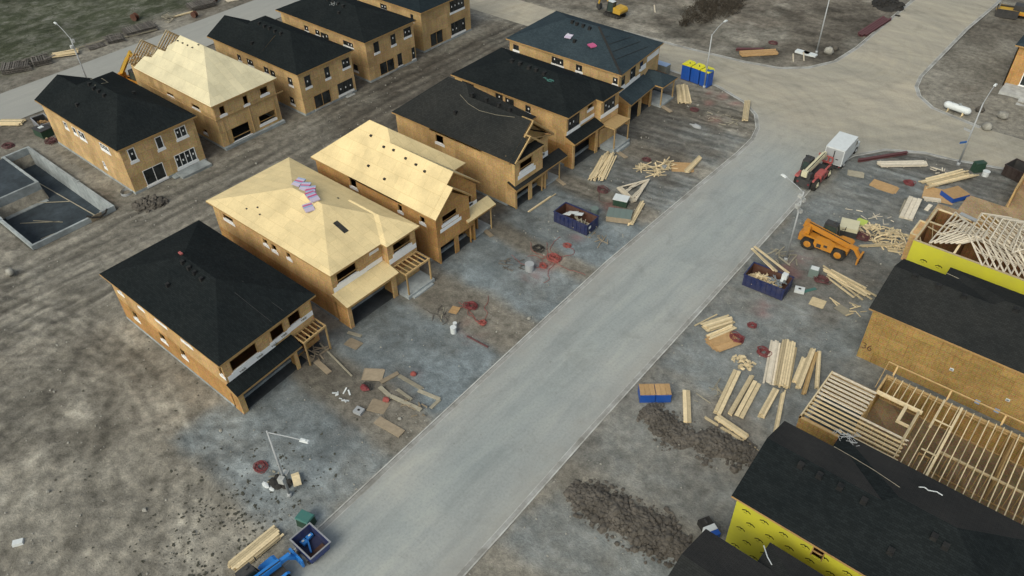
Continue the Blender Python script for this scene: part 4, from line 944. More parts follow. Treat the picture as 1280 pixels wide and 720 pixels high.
tag(mb.build('rope_bundle', 'grey', origin=(-101, 75, zp(-101, 75))), 'grey rope tangle beside ridge vents on a black roof near the top edge', 'rope')
h, rf, zp = back_house('house cut by the top edge, two wide windows stacked at its corner', 83.9, 95.3, -111.5, -91.0, 6.9,
    hip_nested(-112, -90.5, 83.5, 95.7, 6.9, 89.6, 9.3, -104, -97.8), 'sh_blue', ['osb_b', 'osb_b'],
    [(90.55, 93.9, 4.6, 6.6, 'dark', 4), (90.5, 93.85, .75, 2.8, 'dark', 4), (85.5, 88.4, .45, 2.65, 'door', 2)],
    [(-100.5, -99, 5.3, 6.1, 'dark'), (-93.4, -92.8, 5.0, 6.0, 'dark')])
vents(rf, [(-103, 89), (-101.6, 88.9), (-100.4, 88.9)], zp, .45)

# ---------------- open basement foundation
h = thing('house_foundation', 'open concrete basement walls without a house, dark floor inside', 'foundation', (-101, 23.5, 0))
mb = MB(); t = .28; zt = .62
mb.box(-89.75, -89.45, 18.3, 25.5, -2.6, zt); mb.box(-89.75, -89.45, 25.5, 26.8, -2.6, zt-.55); mb.box(-89.75, -89.45, 26.8, 28.6, -2.6, zt+.05)
mb.box(-112.3, -89.76, 28.3, 28.6, -2.6, zt); mb.box(-112.3, -89.76, 18.3, 18.6, -2.6, zt)
mb.box(-112.6, -112.31, 24.9, 28.6, -2.6, zt-.05); mb.box(-112.3, -102.4, 25.0, 25.28, -2.6, zt); mb.box(-102.68, -102.4, 18.61, 24.99, -2.6, zt)
mb.box(-98.6, -97.6, 18.25, 18.65, zt+.002, zt+.1); mb.box(-98.5, -98.2, 28.25, 28.65, zt+.002, zt+.12)
mb.box(-102.39, -101.6, 19.8, 25.2, -2.6, -1.9)
mb.build('basement_wall', 'conc', h)
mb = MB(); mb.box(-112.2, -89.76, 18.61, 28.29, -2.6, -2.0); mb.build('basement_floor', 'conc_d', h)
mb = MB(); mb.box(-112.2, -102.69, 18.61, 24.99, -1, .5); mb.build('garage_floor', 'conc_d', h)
mb = MB(); mb.box(-89.44, -89.38, 25.45, 26.85, -.15, .7); mb.build('form_panel', 'greyply', h)
mb = MB(); mb.path([(-89.6, 25.2, .9), (-89.1, 25.6, .7), (-88.9, 26.4, .45), (-89.1, 27.2, .5), (-89.3, 27.6, .8)], .12); mb.build('drain_pipe', 'black', h)
mb = MB()
for a, b_ in (((-94.2, 20.6, -1.95), (-90, 22.8, .3)), ((-93.8, 21.4, -1.95), (-90.1, 24.0, .3)), ((-102.2, 24, -1.9), (-99.2, 26.8, -1.9)), ((-108, 26.2, -1.9), (-92, 27.4, -1.9)), ((-99.5, 20.5, -1.95), (-96, 23.8, -1.95)), ((-98.8, 21.8, -1.95), (-95.5, 24, -1.95))): mb.beam(a, b_, .12, .05)
tag(mb.build('loose_planks', 'palewood', origin=(-97, 24, -1.9)), 'thin boards lying and leaning inside the open concrete basement', 'planks')

# ---------------- right side of the street
def ywrap(mb, k, x0, x1, z0, z1, mi, seed):
    """black house marks and lines printed over the yellow wall wrap"""
    rr = random.Random(seed); i0 = len(mb.f); y = k-.006
    nx = max(1, int((x1-x0)/1.5)); nz = max(1, int((z1-z0)/1.15))
    for i in range(nx):
        for j in range(nz):
            x = x0+.7+i*1.5+(.7 if j % 2 else 0)+rr.uniform(-.08, .08); z = z0+.45+j*1.15+rr.uniform(-.06, .06)
            if x > x1-.5 or z > z1-.35: continue
            s = .34
            q = [(x-s, z), (x-s*.2, z+s*.55), (x+s*.1, z+s*.38), (x+s*.35, z+s*.5), (x+s, z+.02)]
            for a, b_ in zip(q[:-1], q[1:]): mb.face([(a[0], y, a[1]-.05), (b_[0], y, b_[1]-.05), (b_[0], y, b_[1]+.075), (a[0], y, a[1]+.075)])
            mb.face([(x-s*.55, y, z-.15), (x+s*.2, y, z-.15), (x+s*.2, y, z-.11), (x-s*.55, y, z-.11)])
            mb.face([(x-s*.1, y, z+.02), (x+s*.18, y, z+.02), (x+s*.18, y, z+.12), (x-s*.1, y, z+.12)])
    for i in range(i0, len(mb.f)): mb.m[i] = mi
def right_house(label, dy, ze, roofmat, roofmat2, mirror, yell):
    root = thing('timber_house', label, 'house', (-1, 40+dy, 0), 0, HG)
    mb = MB(); W = [(-3.8, -2.95, 4.6, 5.75)] if yell else []
    wall(mb, 'y', 35+dy, -9.6, 9, .0, ze-.15, -1, W, m=1 if yell else 0); wall(mb, 'x', 9, 35.16+dy, 44.6+dy, 0, ze-.15, 1)
    wall(mb, 'x', -9.6, 35.16+dy, 42.6+dy, 0, ze-.15, -1, [(36+dy, 38.5+dy, .02, 2.3), (39+dy, 41.5+dy, .02, 2.3), (37+dy, 39.5+dy, 4.2, 5.6)]); wall(mb, 'y', 42.6+dy, -9.6, -5.8, 0, ze-.15, 1); wall(mb, 'y', 44.76+dy, -5.8, 9, 0, ze-.15, 1)
    wall(mb, 'x', -5.8, 42.6+dy, 44.6+dy, 0, ze-.15, -1)
    mb.face([(-9.6, 35+dy, ze-.15), (-9.6, 39.45+dy, ze+1.7), (-9.6, 42.6+dy, ze-.15)][::1], 0)
    if yell: ywrap(mb, 35+dy, -9.5, 8.8, .0, ze-.3, 2, 5)
    wo = mb.build('wall', ['osb_up', 'yellow', 'ink'], root)
    if yell:
        window(root, 'y', 35+dy, -1, *W[0], 'plain')
    floors(root, -9.6, 9, 35+dy, 44.7+dy, 3.0)
    k = 1.85/4.85; mb = MB()
    gable(mb, -9.95, 0, 34.62+dy, 42.95+dy, ze, ze+.5, 39.45+dy, ze+k*4.83)
    c = [(-6.15, 34.615+dy, ze+.012), (9.4, 34.615+dy, ze+.012), (9.4, 45.1+dy, ze+.012), (-6.15, 45.1+dy, ze+.012)]; ra, rb = (-.7, 40.2+dy, ze+.012+k*5.585), (3.1, 40.2+dy, ze+.012+k*5.585)
    hip(mb, c, ra, rb)
    for i, f_ in enumerate(mb.f):       # slopes that face away from the street row are still in felt
        if mb.m[i] == 0:
            n = (Vector(mb.v[f_[1]])-Vector(mb.v[f_[0]])).cross(Vector(mb.v[f_[2]])-Vector(mb.v[f_[0]]))
            if n.y > .1*n.length: mb.m[i] = 2
    rf = mb.build('roof', [roofmat, 'post', roofmat2], root)
    zl = lambda x, y: ze+k*(y-34.62-dy)
    return root, rf, zl
h, rf, zl = right_house('house with black shingle roof and yellow printed wall wrap, nearest corner on the right', 0, 6.4, 'sh_dark', 'felt', False, True)
vents(rf, [(-7.0, 38.8), (-5.6, 38.8), (-4.1, 38.8), (-2.4, 38.75), (2.2, 38.9), (3.0, 38.7), (.4, 36.7)], zl, .5)
mb = MB(); mb.path([(-6.0, 42.9, 6.98), (-4.6, 42.5, 7.35), (-2.9, 42.0, 7.75), (-.9, 41.25, 8.25)], .022)
tag(mb.build('safety_rope', 'palewood', origin=(-3.5, 42, 7.6)), 'thin rope stretched across the felt slope of the black roof at the right', 'rope')
mb = MB()
for q in range(16): a = U(0, 6.3); x, y = -5.6+U(-.5, .5), 44.4+U(-.4, .5); mb.path([(x, y, 6.8+U(0, .12)), (x+.5*math.cos(a), y+.4*math.sin(a), 6.85+U(0, .15)), (x+.7*math.cos(a+.9), y+.5*math.sin(a+.9), 6.82)], .022)
tag(mb.build('rope_bundle', 'steel', origin=(-5.6, 44.4, 6.8)), 'pale tangled rope dropped on the felt roof beside the open floor joists', 'rope')
mb = MB(); mb.path([(.1, 42.6, 7.7), (.4, 42.9, 7.6), (.7, 42.8, 7.62), (1.2, 43.2, 7.45), (1.6, 43.15, 7.45)], .04)
tag(mb.build('cloth_strip', 'white', origin=(.7, 42.9, 7.6)), 'short white strip of cloth lying on dark roof felt at the right', 'strip')
h, rf, zl = right_house('house with dark grey felt roof cut off at the bottom right edge of the photo', -12.1, 6.3, 'sh_grey', 'felt', False, False)
mb = MB(); mb.box(-3.2, -2.9, 31, 31.3, 6.9, 7.15); mb.build('roof_vent', 'dark', rf)
mb = MB(); mb.path([(-6.3, 32.2, 6.75), (-5.7, 31.4, 7.05), (-5.2, 30.9, 7.3)], .04); tag(mb.build('cloth_strip', 'white', origin=(-5.7, 31.5, 7)), 'white strip draped across the dark grey felt roof at the bottom edge', 'strip')
h, rf, zl = right_house('house with charcoal roof and tall windowless tan side wall behind open joists', 25.75, 6.3, 'sh_grey', 'sh_grey', False, False)
ro = [ch for ch in h.children if ch.name.startswith('wall')][0]
ro.data.materials[0] = M['osb_r']
vents(rf, [(-8.0, 64.9), (-5.9, 64.8), (-3.7, 64.8), (.3, 65.4), (3.4, 65)], zl, .5)
for (x, z) in ((-1.9, 3.3), (2.9, 2.7)):
    mb = MB(); mb.box(x-.16, x+.16, 60.70, 60.747, z-.14, z+.14); v = mb.build('wall_vent', 'white', h); mb = MB(); mb.box(x-.1, x+.1, 60.67, 60.699, z-.08, z+.08); mb.build('vent_cover', 'inkgrey', v)
mb = MB(); mb.path([(-6.1, 69.3, 6.6), (-4, 68.6, 6.9), (-1.5, 68.2, 7.1), (1, 68.3, 7.05), (4, 69.1, 6.75)], .025)
tag(mb.build('safety_rope', 'palewood', origin=(-1, 68.5, 7)), 'white rope hanging across the roof slope under the yellow wall', 'rope')

# ---- first floor framing with open joists
h = thing('timber_house', 'single-storey timber frame without roof, open pale joists across its top', 'house', (-1, 52, 0), 0, HG)
mb = MB(); zt = 2.9
wall(mb, 'y', 47.6, -10, 9, .2, zt, -1, m=0); wall(mb, 'x', -10, 47.76, 54.2, .02, zt, -1, [(48.6, 53.4, .02, 2.3)], m=0); wall(mb, 'y', 54.3, -10, -6.1, .2, zt, 1); wall(mb, 'x', -6.1, 54.3, 56.9, .2, zt, -1); wall(mb, 'y', 56.9, -6.1, 9, .2, zt, 1); wall(mb, 'x', 9, 47.6, 56.9, .2, zt, 1)
mb.build('wall', ['osb_r'], h)
mb = MB(); mb.box(-9.8, 8.8, 47.8, 54.1, .1, .3); mb.box(-6, 8.8, 54.1, 56.7, .1, .3); mb.build('ground_floor_deck', 'muddeck', h)
mb = MB(); mb.box(-9.7, -6.3, 48, 53.9, .304, .33); mb.build('dark_garage_slab', 'slabdark', h)  # dark floor sheet added so the gaps between the joists read as shade
mb = MB()
for a in ((-10.02, -9.86, 47.58, 54.3), (-10.0, -6.1, 54.1, 54.32), (-6.12, -5.95, 54.3, 56.92), (-6, 9, 56.7, 56.93), (-6, 9, 47.58, 47.75), (-10, -6, 47.58, 47.75)): mb.box(a[0], a[1], a[2], a[3], zt+.004, zt+.13)
mb.build('top_plate', 'frame', h)
mb = MB()
for k in range(13):
    y = 54.0-k*.49; up = y > 50.7; x1 = -6.0 if up else -2.15; ww = .12 if up else .085
    for zz in (zt+.15, zt+.29): mb.box(-9.85, x1+U(-.1, .15), y-ww/2, y+ww/2, zz, zz+.045)
    mb.box(-9.85, x1, y-.015, y+.015, zt+.195, zt+.29)
    if k == 7: mb.build('floor_joist', 'lumber_w', h); mb = MB()
mb.box(-9.98, -9.86, 47.76, 54.1, zt+.135, zt+.35)
mb.build('floor_joist', 'lumber', h)
mb = MB()
for k in range(26):
    x = -5.3+k*.585
    if x > 8.8: break
    y0_ = 54.25 if x < -2.6 else 47.75
    if -2.4 > x > -2.7: continue
    mb.box(x-.035, x+.035, y0_, 56.72, zt+.15, zt+.45, 0)
mb.box(-6, -2.2, 54.1, 54.3, zt+.15, zt+.46); mb.box(.2, 8.9, 51.2, 51.36, zt+.02, zt+.148); mb.box(-3.6, -3.35, 52.1, 54.08, zt+.15, zt+.46); mb.box(-3.6, -2.4, 52.0, 52.09, zt+.15, zt+.45); mb.box(-2.55, -2.42, 50.2, 54.08, zt+.15, zt+.45); mb.box(-1.3, -1.12, 52.9, 56.7, zt+.455, zt+.5); mb.box(.1, .28, 47.8, 56.7, zt+.455, zt+.5); mb.box(-1.3, .1, 53.9, 54.05, zt+.46, zt+.51); mb.box(-1, .2, 50.2, 50.36, zt+.46, zt+.51)
mb.build('floor_joist', 'lumber', h)
mb = MB()      # stud partitions below the joists
def studs(a, b_, n):
    a, b_ = Vector(a), Vector(b_)
    for i in range(n+1): q = a.lerp(b_, i/n); mb.box(q.x-.03, q.x+.03, q.y-.05, q.y+.05, .3, zt)
    mb.beam((a.x, a.y, zt-.04), (b_.x, b_.y, zt-.04), .12, .08); mb.beam((a.x, a.y, .34), (b_.x, b_.y, .34), .12, .08)
studs((-6, 50.4, 0), (-2.4, 50.4, 0), 6); studs((-1, 50.2, 0), (.2, 50.2, 0), 3); studs((.25, 48, 0), (.25, 56.5, 0), 14); studs((-2.4, 50.3, 0), (-2.4, 56.5, 0), 10); studs((.3, 51.3, 0), (8.8, 51.3, 0), 14); studs((-6, 51, 0), (-6, 54, 0), 5); studs((-5.9, 56.6, 0), (8.7, 56.6, 0), 34); studs((-9.8, 54.0, 0), (-6.2, 54.0, 0), 8); studs((-9.7, 47.9, 0), (8.7, 47.9, 0), 40); studs((4.5, 51.5, 0), (4.5, 56.5, 0), 11)
mb.build('stud_partition', 'frame', h)
mb = MB(); mb.beam((-6.4, 57.45, 4.0), (9, 57.45, 4.0), .05, .12)
for x in (-5.6, -1.1, 3.2, 7.5): mb.beam((x, 57.42, 3.95), (x, 56.85, 3.3), .14, .06); mb.beam((x, 56.87, 2.4), (x, 57.4, 3.9), .06, .09)
mb.beam((-6.4, 57.45, 4), (-6.3, 54.5, 3.3), .05, .1)
mb.build('guard_rail', 'frame', h)
mb = MB(); mb.box(2.7, 4.3, 56.94, 57.3, 1.4, 2.7); mb.build('window_frame', 'dark', h)
mb = MB(); 
for x in (-.6, 0.1, 1.0): mb.box(x, x+.09, 57.6, 57.72, .2, 1.2)
mb.build('standpipe', 'white', h)
for x in (1.0, 2.6): 
    mb = MB(); mb.box(x-.2, x+.2, 60.66, 60.75, .9, 1.3); v = mb.build('vent_cover', 'bluew', h)

# ---- second floor walls with toppled roof trusses
h = thing('timber_house', 'open-topped house shell with yellow wall wrap and white trusses heaped on its walls', 'house', (-2, 78, 0), 0, HG)
mb = MB(); z = 6.0; Y0, Y1 = 73.4, 82.3
pl = [('y', Y0, -10.4, 9, -1, 1), ('x', -10.4, Y0+.16, 80.3, -1, 0), ('y', 80.4, -10.4, -7, 1, 0), ('x', -7, 80.4, 80.9, -1, 0), ('y', 80.9, -7, -5.9, 1, 0), ('x', -6.6, 81, 82.3, -1, 0), ('y', 82.4, -6.6, 9, 1, 0), ('x', 9, Y0+.16, 82.3, 1, 0)]
for ax, k, a0, a1, out, m_ in pl: wall(mb, ax, k, a0, a1, 0, z, out, m=m_)
mb.box(-11.1, -10.41, 74.7, 77.65, 2.4, z-.3, 0)
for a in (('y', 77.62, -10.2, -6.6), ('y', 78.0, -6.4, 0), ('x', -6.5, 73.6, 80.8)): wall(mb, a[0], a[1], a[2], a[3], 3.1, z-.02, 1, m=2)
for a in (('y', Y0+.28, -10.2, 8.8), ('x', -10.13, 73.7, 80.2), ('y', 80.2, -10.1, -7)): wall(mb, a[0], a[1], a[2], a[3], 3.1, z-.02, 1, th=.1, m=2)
ywrap(mb, Y0, -10.3, 8.8, .2, 5.9, 3, 9)
wo = mb.build('wall', ['osb_up', 'yellow', 'osb_in', 'ink'], h)
mb = MB(); mb.box(-10, 8.8, 73.7, 80.2, 2.9, 3.08); mb.box(-6.5, 8.8, 80.2, 82.2, 2.9, 3.08); mb.build('upper_floor', 'osb_in', h)
mb = MB()
for ax, k, a0, a1, out, m_ in pl: wall(mb, ax, k+out*.012, a0, a1, z+.004, z+.09, out, th=.2)
for a in (('y', 77.62, -10.2, -6.6), ('y', 78.0, -6.4, 0), ('x', -6.5, 73.6, 80.8)): wall(mb, a[0], a[1], a[2], a[3], z+.0, z+.08, 1, th=.2)
for y in (74.7, 77.5): mb.box(-11.15, -10.42, y, y+.16, z-.296, z-.2)
mb.box(-11.16, -11.0, 74.86, 77.5, z-.296, z-.2)
mb.beam((-10.2, 74.6, z-.1), (-8.8, 73.8, 4), .06, .1); mb.beam((-10.1, 76.6, z), (-8.4, 76.1, z), .06, .1); mb.beam((-9.8, 77.4, 5.9), (-8.5, 75.2, 3.3), .05, .1)
mb.build('top_plate', 'lumber', h)
def truss(org, u, v, span, hgt, flat, nweb, wmat='lumber_w'):
    """trapezoid truss, u along the bottom chord, v up the truss"""
    mb = MB(); o, u, v = Vector(org), Vector(u).normalized(), Vector(v).normalized(); P = lambda a, b_: o+u*a+v*b_; n = u.cross(v)
    s = (span-flat)/2
    ch = [(0, 0), (s, hgt), (span-s, hgt), (span, 0)]
    for a, b_ in ((0, 1), (1, 2), (2, 3), (0, 3)): 
        if ch[a] != ch[b_]: mb.beam(P(*ch[a]), P(*ch[b_]), .10, .13, up=n)
    for i in range(nweb):
        a = span*(i+.5)/nweb; top = min(hgt, hgt*a/s if s else hgt, hgt*(span-a)/s if s else hgt)
        a2 = span*(i+1)/nweb; mb.beam(P(a, top), P(min(a2, span), 0) if i % 2 else P(max(a-span/nweb, 0), 0), .06, .09, up=n); 
    return mb
tl = 'white roof truss lying in the heap on top of the open house shell'
for k in range(14):
    x = -6.2+k*.62
    tag(truss((x+2.3, 73.2+.06*k, 6.15+.015*k), (0, 1, .02), (-2.35, .06, .95), 9.6, 2.6, 4.4, 12).build('roof_truss', 'lumber_w', origin=(x+1.5, 77.5, 6.4)), 'long flat-topped white truss leaning in the large heap over the yellow wall', 'truss', 'trusses heaped on the open house shell')
for k in range(6):
    x = -3.2+k*1.1
    tag(truss((x+1.0, 75.2+.5*k, 7.3+.02*k), (.5, .87, 0), (-1.6, .9, .35), 6.4, 2.2, .1, 6).build('roof_truss', 'lumber_w', origin=(x+1.5, 78.5, 7.4)), 'white truss lying crosswise on top of the large truss heap', 'truss', 'trusses crossing the top of the heap')
for lb, a, b_ in (('left', (-8.2, 80.65), (-6.5, 80.3)), ('right', (-7.05, 77.5), (-5.4, 77.55))):
    mb = MB(); mb.beam((*a, 6.2), (*b_, 6.2), .45, .16); tag(mb.build('timber_beam', 'steel', origin=(*a, 6.2)), lb+' pale grey beam bridging the walls behind the small trusses of the open shell', 'beam')
for k in range(7):
    x = -9.0+k*.42
    tag(truss((x, 73.6+.25*k, 6.2+.04*k), (.05, 1, .0), (1.9, .1, .85), 7.0-.62*k, 1.6, 2.4-.2*k, 6).build('roof_truss', 'lumber_w', origin=(x+.5, 77, 6.5)), 'short white truss fanned at the front corner of the open house shell', 'truss', 'small trusses at the front of the open house shell')

# ---- corner plot: floor deck and one raised wall
h = thing('timber_house', 'bare plywood floor deck with one raised wall panel at the right edge', 'house', (-3, 93, 0), 0, HG)
mb = MB(); mb.box(-11.8, 9, 86.4, 90.6, .1, .5); mb.box(-9.6, 9, 90.6, 94.6, .1, .5); mb.box(-5.4, 9, 94.6, 101.6, .1, .5); mb.build('floor_deck', 'deck', h)
mb = MB(); mb.box(-11.7, 8.9, 86.5, 90.5, -.3, .097); mb.box(-9.5, 8.9, 90.5, 94.5, -.3, .097); mb.build('foundation', 'conc_l', h)
mb = MB(); wall(mb, 'x', -5.4, 94.7, 101.4, .5, 3.1, -1, m=0); wall(mb, 'y', 101.4, -5.4, 6, .5, 3.1, 1); mb.build('wall', ['osb_up'], h)
mb = MB(); mb.box(-5.42, -5.2, 94.6, 101.4, 3.1, 3.2); mb.box(-5.4, 6, 101.22, 101.42, 3.1, 3.2); mb.beam((-5.5, 94.7, .5), (-5.5, 101, 3.1), .08, .12); mb.build('top_plate', 'frame', h)

# ---- brick-coloured house beyond the crossing
h = thing('timber_house', 'orange sheathed house with white windows, concrete porch and steps across the crossing', 'house', (-3, 135, 0), 0, HG)
mb = MB(); wall(mb, 'x', -14.6, 127.9, 142, 0, 6.2, -1, [(130, 131.7, 3.6, 5.2)]); wall(mb, 'y', 127.9, -14.6, 8, 0, 6.2, -1, [(-12.6, -9.6, .7, 2.8), (-11.6, -9.2, 3.9, 5.3)]); wall(mb, 'y', 142, -14.6, 8, 0, 6.2, 1); mb.build('wall', ['osb'], h)
window(h, 'y', 127.9, -1, -12.6, -9.6, .7, 2.8, 'white', None, 3); window(h, 'y', 127.9, -1, -11.6, -9.2, 3.9, 5.3, 'white', None, 2); window(h, 'x', -14.6, -1, 130, 131.7, 3.6, 5.2, 'white')
mb = MB(); hip(mb, [(-15, 127.5, 6.3), (8, 127.5, 6.3), (8, 142.4, 6.3), (-15, 142.4, 6.3)], (-7.5, 135, 9.3), (2, 135, 9.3)); mb.build('roof', ['sh_slate', 'post'], h)
mb = MB(); mb.box(-14.3, -6, 124.6, 127.85, 0, .6); mb.box(-11.5, -10.3, 123.6, 124.59, 0, .4); mb.box(-11.5, -10.3, 122.6, 123.59, 0, .2); mb.build('porch_step', 'conc_l', h)

# lot number sprayed on the nailed sheathing of the tall side wall
hw = [o for o in COL.objects if o.get('label', '').startswith('house with charcoal roof and tall windowless')][0]
v_, f_ = wrap_text(None, '36', 1.0, None, lambda a, b: (-9.0+a, 60.744, 1.3+b)); mb = MB(); mb.v = v_; mb.f = f_; mb.m = [0]*len(f_); mb.t = [.5]*len(f_)
mb.build('painted_number', 'rust', hw)

# ------------------------------------------------------------------ timber lying about
def P2(x, y): return Vector((x, y, gz(x, y)))
def lumber(p0, p1, w, rows, label, mat='lumber', group=None, bw=None, fan=.0, jit=.25, th=.09, cat='lumber', name='lumber_stack', z0=0.0, miss=.0):
    """boards side by side between p0 and p1, total width w, 'rows' layers high"""
    a, b = Vector((*p0, 0)), Vector((*p1, 0)); d = (b-a); L = d.length; d.normalize(); s = Vector((-d.y, d.x, 0))
    z = max(gz(*p0), gz(*p1), gz((p0[0]+p1[0])/2, (p0[1]+p1[1])/2))+z0; bw = bw or (.2 if w > .5 else .14); n = max(1, round(w/bw)); mb = MB()
    if rows > 1:
        for q in (.15, .5, .85): c_ = a+d*(L*q); mb.beam(c_-s*w*.5+Vector((0, 0, z+.03)), c_+s*w*.5+Vector((0, 0, z+.03)), .09, .08, t=.3)
        z += .075
    for r in range(rows):
        zz = z+th*(r+.5)
        for i in range(n):
            if random.random() < miss or (r == rows-1 and rows > 1 and random.random() < .22): continue
            off = (i+.5)/n*w-w/2; j0, j1 = U(-jit, jit), U(-jit, jit); f = U(-fan, fan)
            p = a+s*(off+f*.3)+d*j0; q = b+s*(off+f)+d*j1
            mb.beam((p.x, p.y, zz), (q.x, q.y, zz+U(0, .015)), bw*.94, th*.96)
    o = mb.build(name, mat, origin=((p0[0]+p1[0])/2, (p0[1]+p1[1])/2, z))
    return tag(o, label, cat, group)
LG = 'lumber bundles in the yard right of the street'
lumber((-37.22, 9.42), (-37.13, 13.48), 1.25, 4, 'long pale lumber bundle at the bottom edge beside the blue telehandler')
lumber((-123.33, 29.31), (-120.68, 31.36), 1.5, 3, 'pale lumber bundle by the far street at the left edge of the photo')
lumber((-139.32, 45.08), (-137.56, 48.36), 1.6, 3, 'pale lumber bundle on the far verge under the leaning lamp', fan=.4)
lumber((-51.69, 99.13), (-48.52, 94.59), 1.6, 3, 'pale lumber bundle between the three blue toilets and the corner house', fan=.25)
lumber((-41.62, 100.51), (-39.25, 95.23), .85, 3, 'narrow pale lumber bundle beside the rounded kerb near the blue toilets')
lumber((-48.89, 76.19), (-46.85, 70.25), 1.8, 3, 'scattered heap of long pale boards in front of the porch with the plank ramp', fan=.8, jit=.8, th=.1, miss=.15)
lumber((-39.39, 69.41), (-38.09, 64.84), .6, 3, 'narrow pale lumber bundle beside the grey-topped shingle crate')
lumber((-49.06, 64.20), (-49.17, 59.80), .3, 1, 'two thin boards on the ground in front of the grey shingle house', name='loose_boards', jit=.9)
lumber((-39.17, 82.76), (-38.79, 78.68), .55, 3, 'short lumber bundle leaning beside a square sheathing board near the kerb', fan=.2)
lumber((-22.67, 54.96), (-21.31, 57.54), 1.1, 4, 'upper fat lumber bundle in the fanned pile nearest the kerb', group=None)
lumber((-21.74, 53.95), (-20.56, 56.80), .75, 3, 'thin lumber bundle under the fat one in the fanned pile nearest the kerb', fan=.15)
lumber((-23.71, 54.72), (-22.78, 57.58), .2, 1, 'single long board at the street side of the fanned lumber pile', name='loose_boards')
lumber((-17.40, 51.67), (-16.33, 45.92), .75, 3, 'straight pale lumber bundle, leftmost of the two bundles below the offcut pile', bw=.36, jit=.1)
lumber((-16.02, 51.87), (-15.40, 46.56), .42, 3, 'slim lumber bundle touching the split bundle below the offcut pile', jit=.1)
lumber((-15.29, 51.55), (-14.66, 46.80), .85, 2, 'split lumber bundle with a gap along it, below the offcut pile', bw=.4, jit=.1)
lumber((-13.53, 51.71), (-13.13, 48.04), .6, 4, 'short lumber bundle on cross battens near the open garage joists', jit=.12)
lumber((-12.93, 52.08), (-11.42, 47.35), .38, 1, 'two long thin boards pointing at the black roof', name='loose_boards', jit=.3)
lumber((-16.20, 45.55), (-13.03, 45.15), .62, 3, 'lumber bundle lying across the end of the clod heap', bw=.3, jit=.12)
lumber((-17.07, 44.97), (-11.78, 44.62), .22, 1, 'very long single plank over the edge of the clod heap', name='loose_boards')
lumber((-16.37, 57.55), (-14.49, 52.20), .95, 2, 'bundle of greyish white boards at the left of the widest lumber bundle', 'lumber_w', fan=.1)
lumber((-15.31, 58.12), (-13.41, 52.44), 1.3, 5, 'widest and tallest lumber bundle in the yard on the right', jit=.2)
lumber((-14.44, 57.84), (-12.76, 52.71), .28, 1, 'pair of boards along the right side of the widest lumber bundle', name='loose_boards', jit=.4)
lumber((-13.23, 57.16), (-12.60, 53.72), .55, 3, 'short bundle at the right of the widest lumber bundle', jit=.15)
lumber((-13.09, 58.64), (-12.08, 53.26), .5, 4, 'middle bundle of the three slim ones by the open garage joists', jit=.12)
lumber((-12.72, 58.53), (-11.39, 52.94), .42, 3, 'long slim bundle with a tan side by the open garage joists', 'frame', jit=.2)
lumber((-12.53, 58.82), (-10.77, 54.31), .36, 3, 'slim bundle nearest the open garage joists', jit=.1)
lumber((-19.87, 46.59), (-17.86, 43.39), .7, 3, 'short lumber bundle at the top of the clod heap beside the blue-wrapped packs', bw=.35, jit=.05)
lumber((-16.99, 70.81), (-12.14, 69.37), 1.3, 2, 'long boards spread in a fan from a red hose coil to the grey roof', fan=.9, jit=.8, miss=.2)
lumber((-15.85, 77.43), (-12.03, 80.84), .25, 2, 'long plank in front of the scrap wood pile', name='loose_boards')
lumber((-13.28, 78.92), (-11.76, 79.58), .5, 1, 'short boards at the foot of the yellow wrapped wall', name='loose_boards', fan=.3)
lumber((-20.57, 95.32), (-15.98, 99.15), 1.2, 3, 'long white lumber bundle on blocks beside the red steel beam', 'lumber_w', bw=.3, jit=.2)
lumber((-14.35, 94.58), (-11.35, 99.91), 1.9, 3, 'wide pale lumber heap beside the blue-edged pack', fan=.5, jit=.9)
lumber((-13.75, 85.47), (-14.30, 90.22), 1.5, 3, 'short wide pale lumber bundle in front of the open house shell', 'lumber_w', bw=.5, jit=.05)
lumber((-14.51, 86.29), (-14.82, 89.81), .5, 1, 'loose grey boards left of the short wide bundle', 'palewood', name='loose_boards', fan=.3, jit=.4)
lumber((-13.47, 91.09), (-11.85, 91.83), .7, 2, 'stubby white planks at the corner of the floor deck', 'lumber_w', bw=.35)
lumber((-12.54, 88.87), (-12.48, 90.38), .5, 1, 'small pale offcut board near the floor deck corner', 'lumber_w', name='loose_boards', bw=.5, jit=.02)
lumber((-49.79, 113.86), (-45.61, 117.96), 1.5, 4, 'tan lumber bundle on the verge beyond the crossing', 'particle', jit=.1)
lumber((-139.18, 47.92), (-138.33, 54.24), .3, 2, 'long pale pole-like boards on the far verge at upper left', 'palewood', name='loose_boards', jit=.5)
lumber((-136.89, 56.58), (-135.60, 61.81), .35, 2, 'pale rail boards along the front of a weathered pallet row', 'palewood', name='loose_boards')
lumber((-138.38, 66.87), (-137.64, 70.22), .5, 2, 'pale planks on the far verge beside a sawhorse pile', 'lumber', name='loose_boards')
lumber((-136.99, 77.22), (-135.99, 79.20), 1.2, 3, 'white boards at the top edge of the photo beyond the far street', 'lumber_w')
lumber((-118.04, 31.65), (-113.20, 31.44), .25, 1, 'thin plank beside the small skip at the left', name='loose_boards')
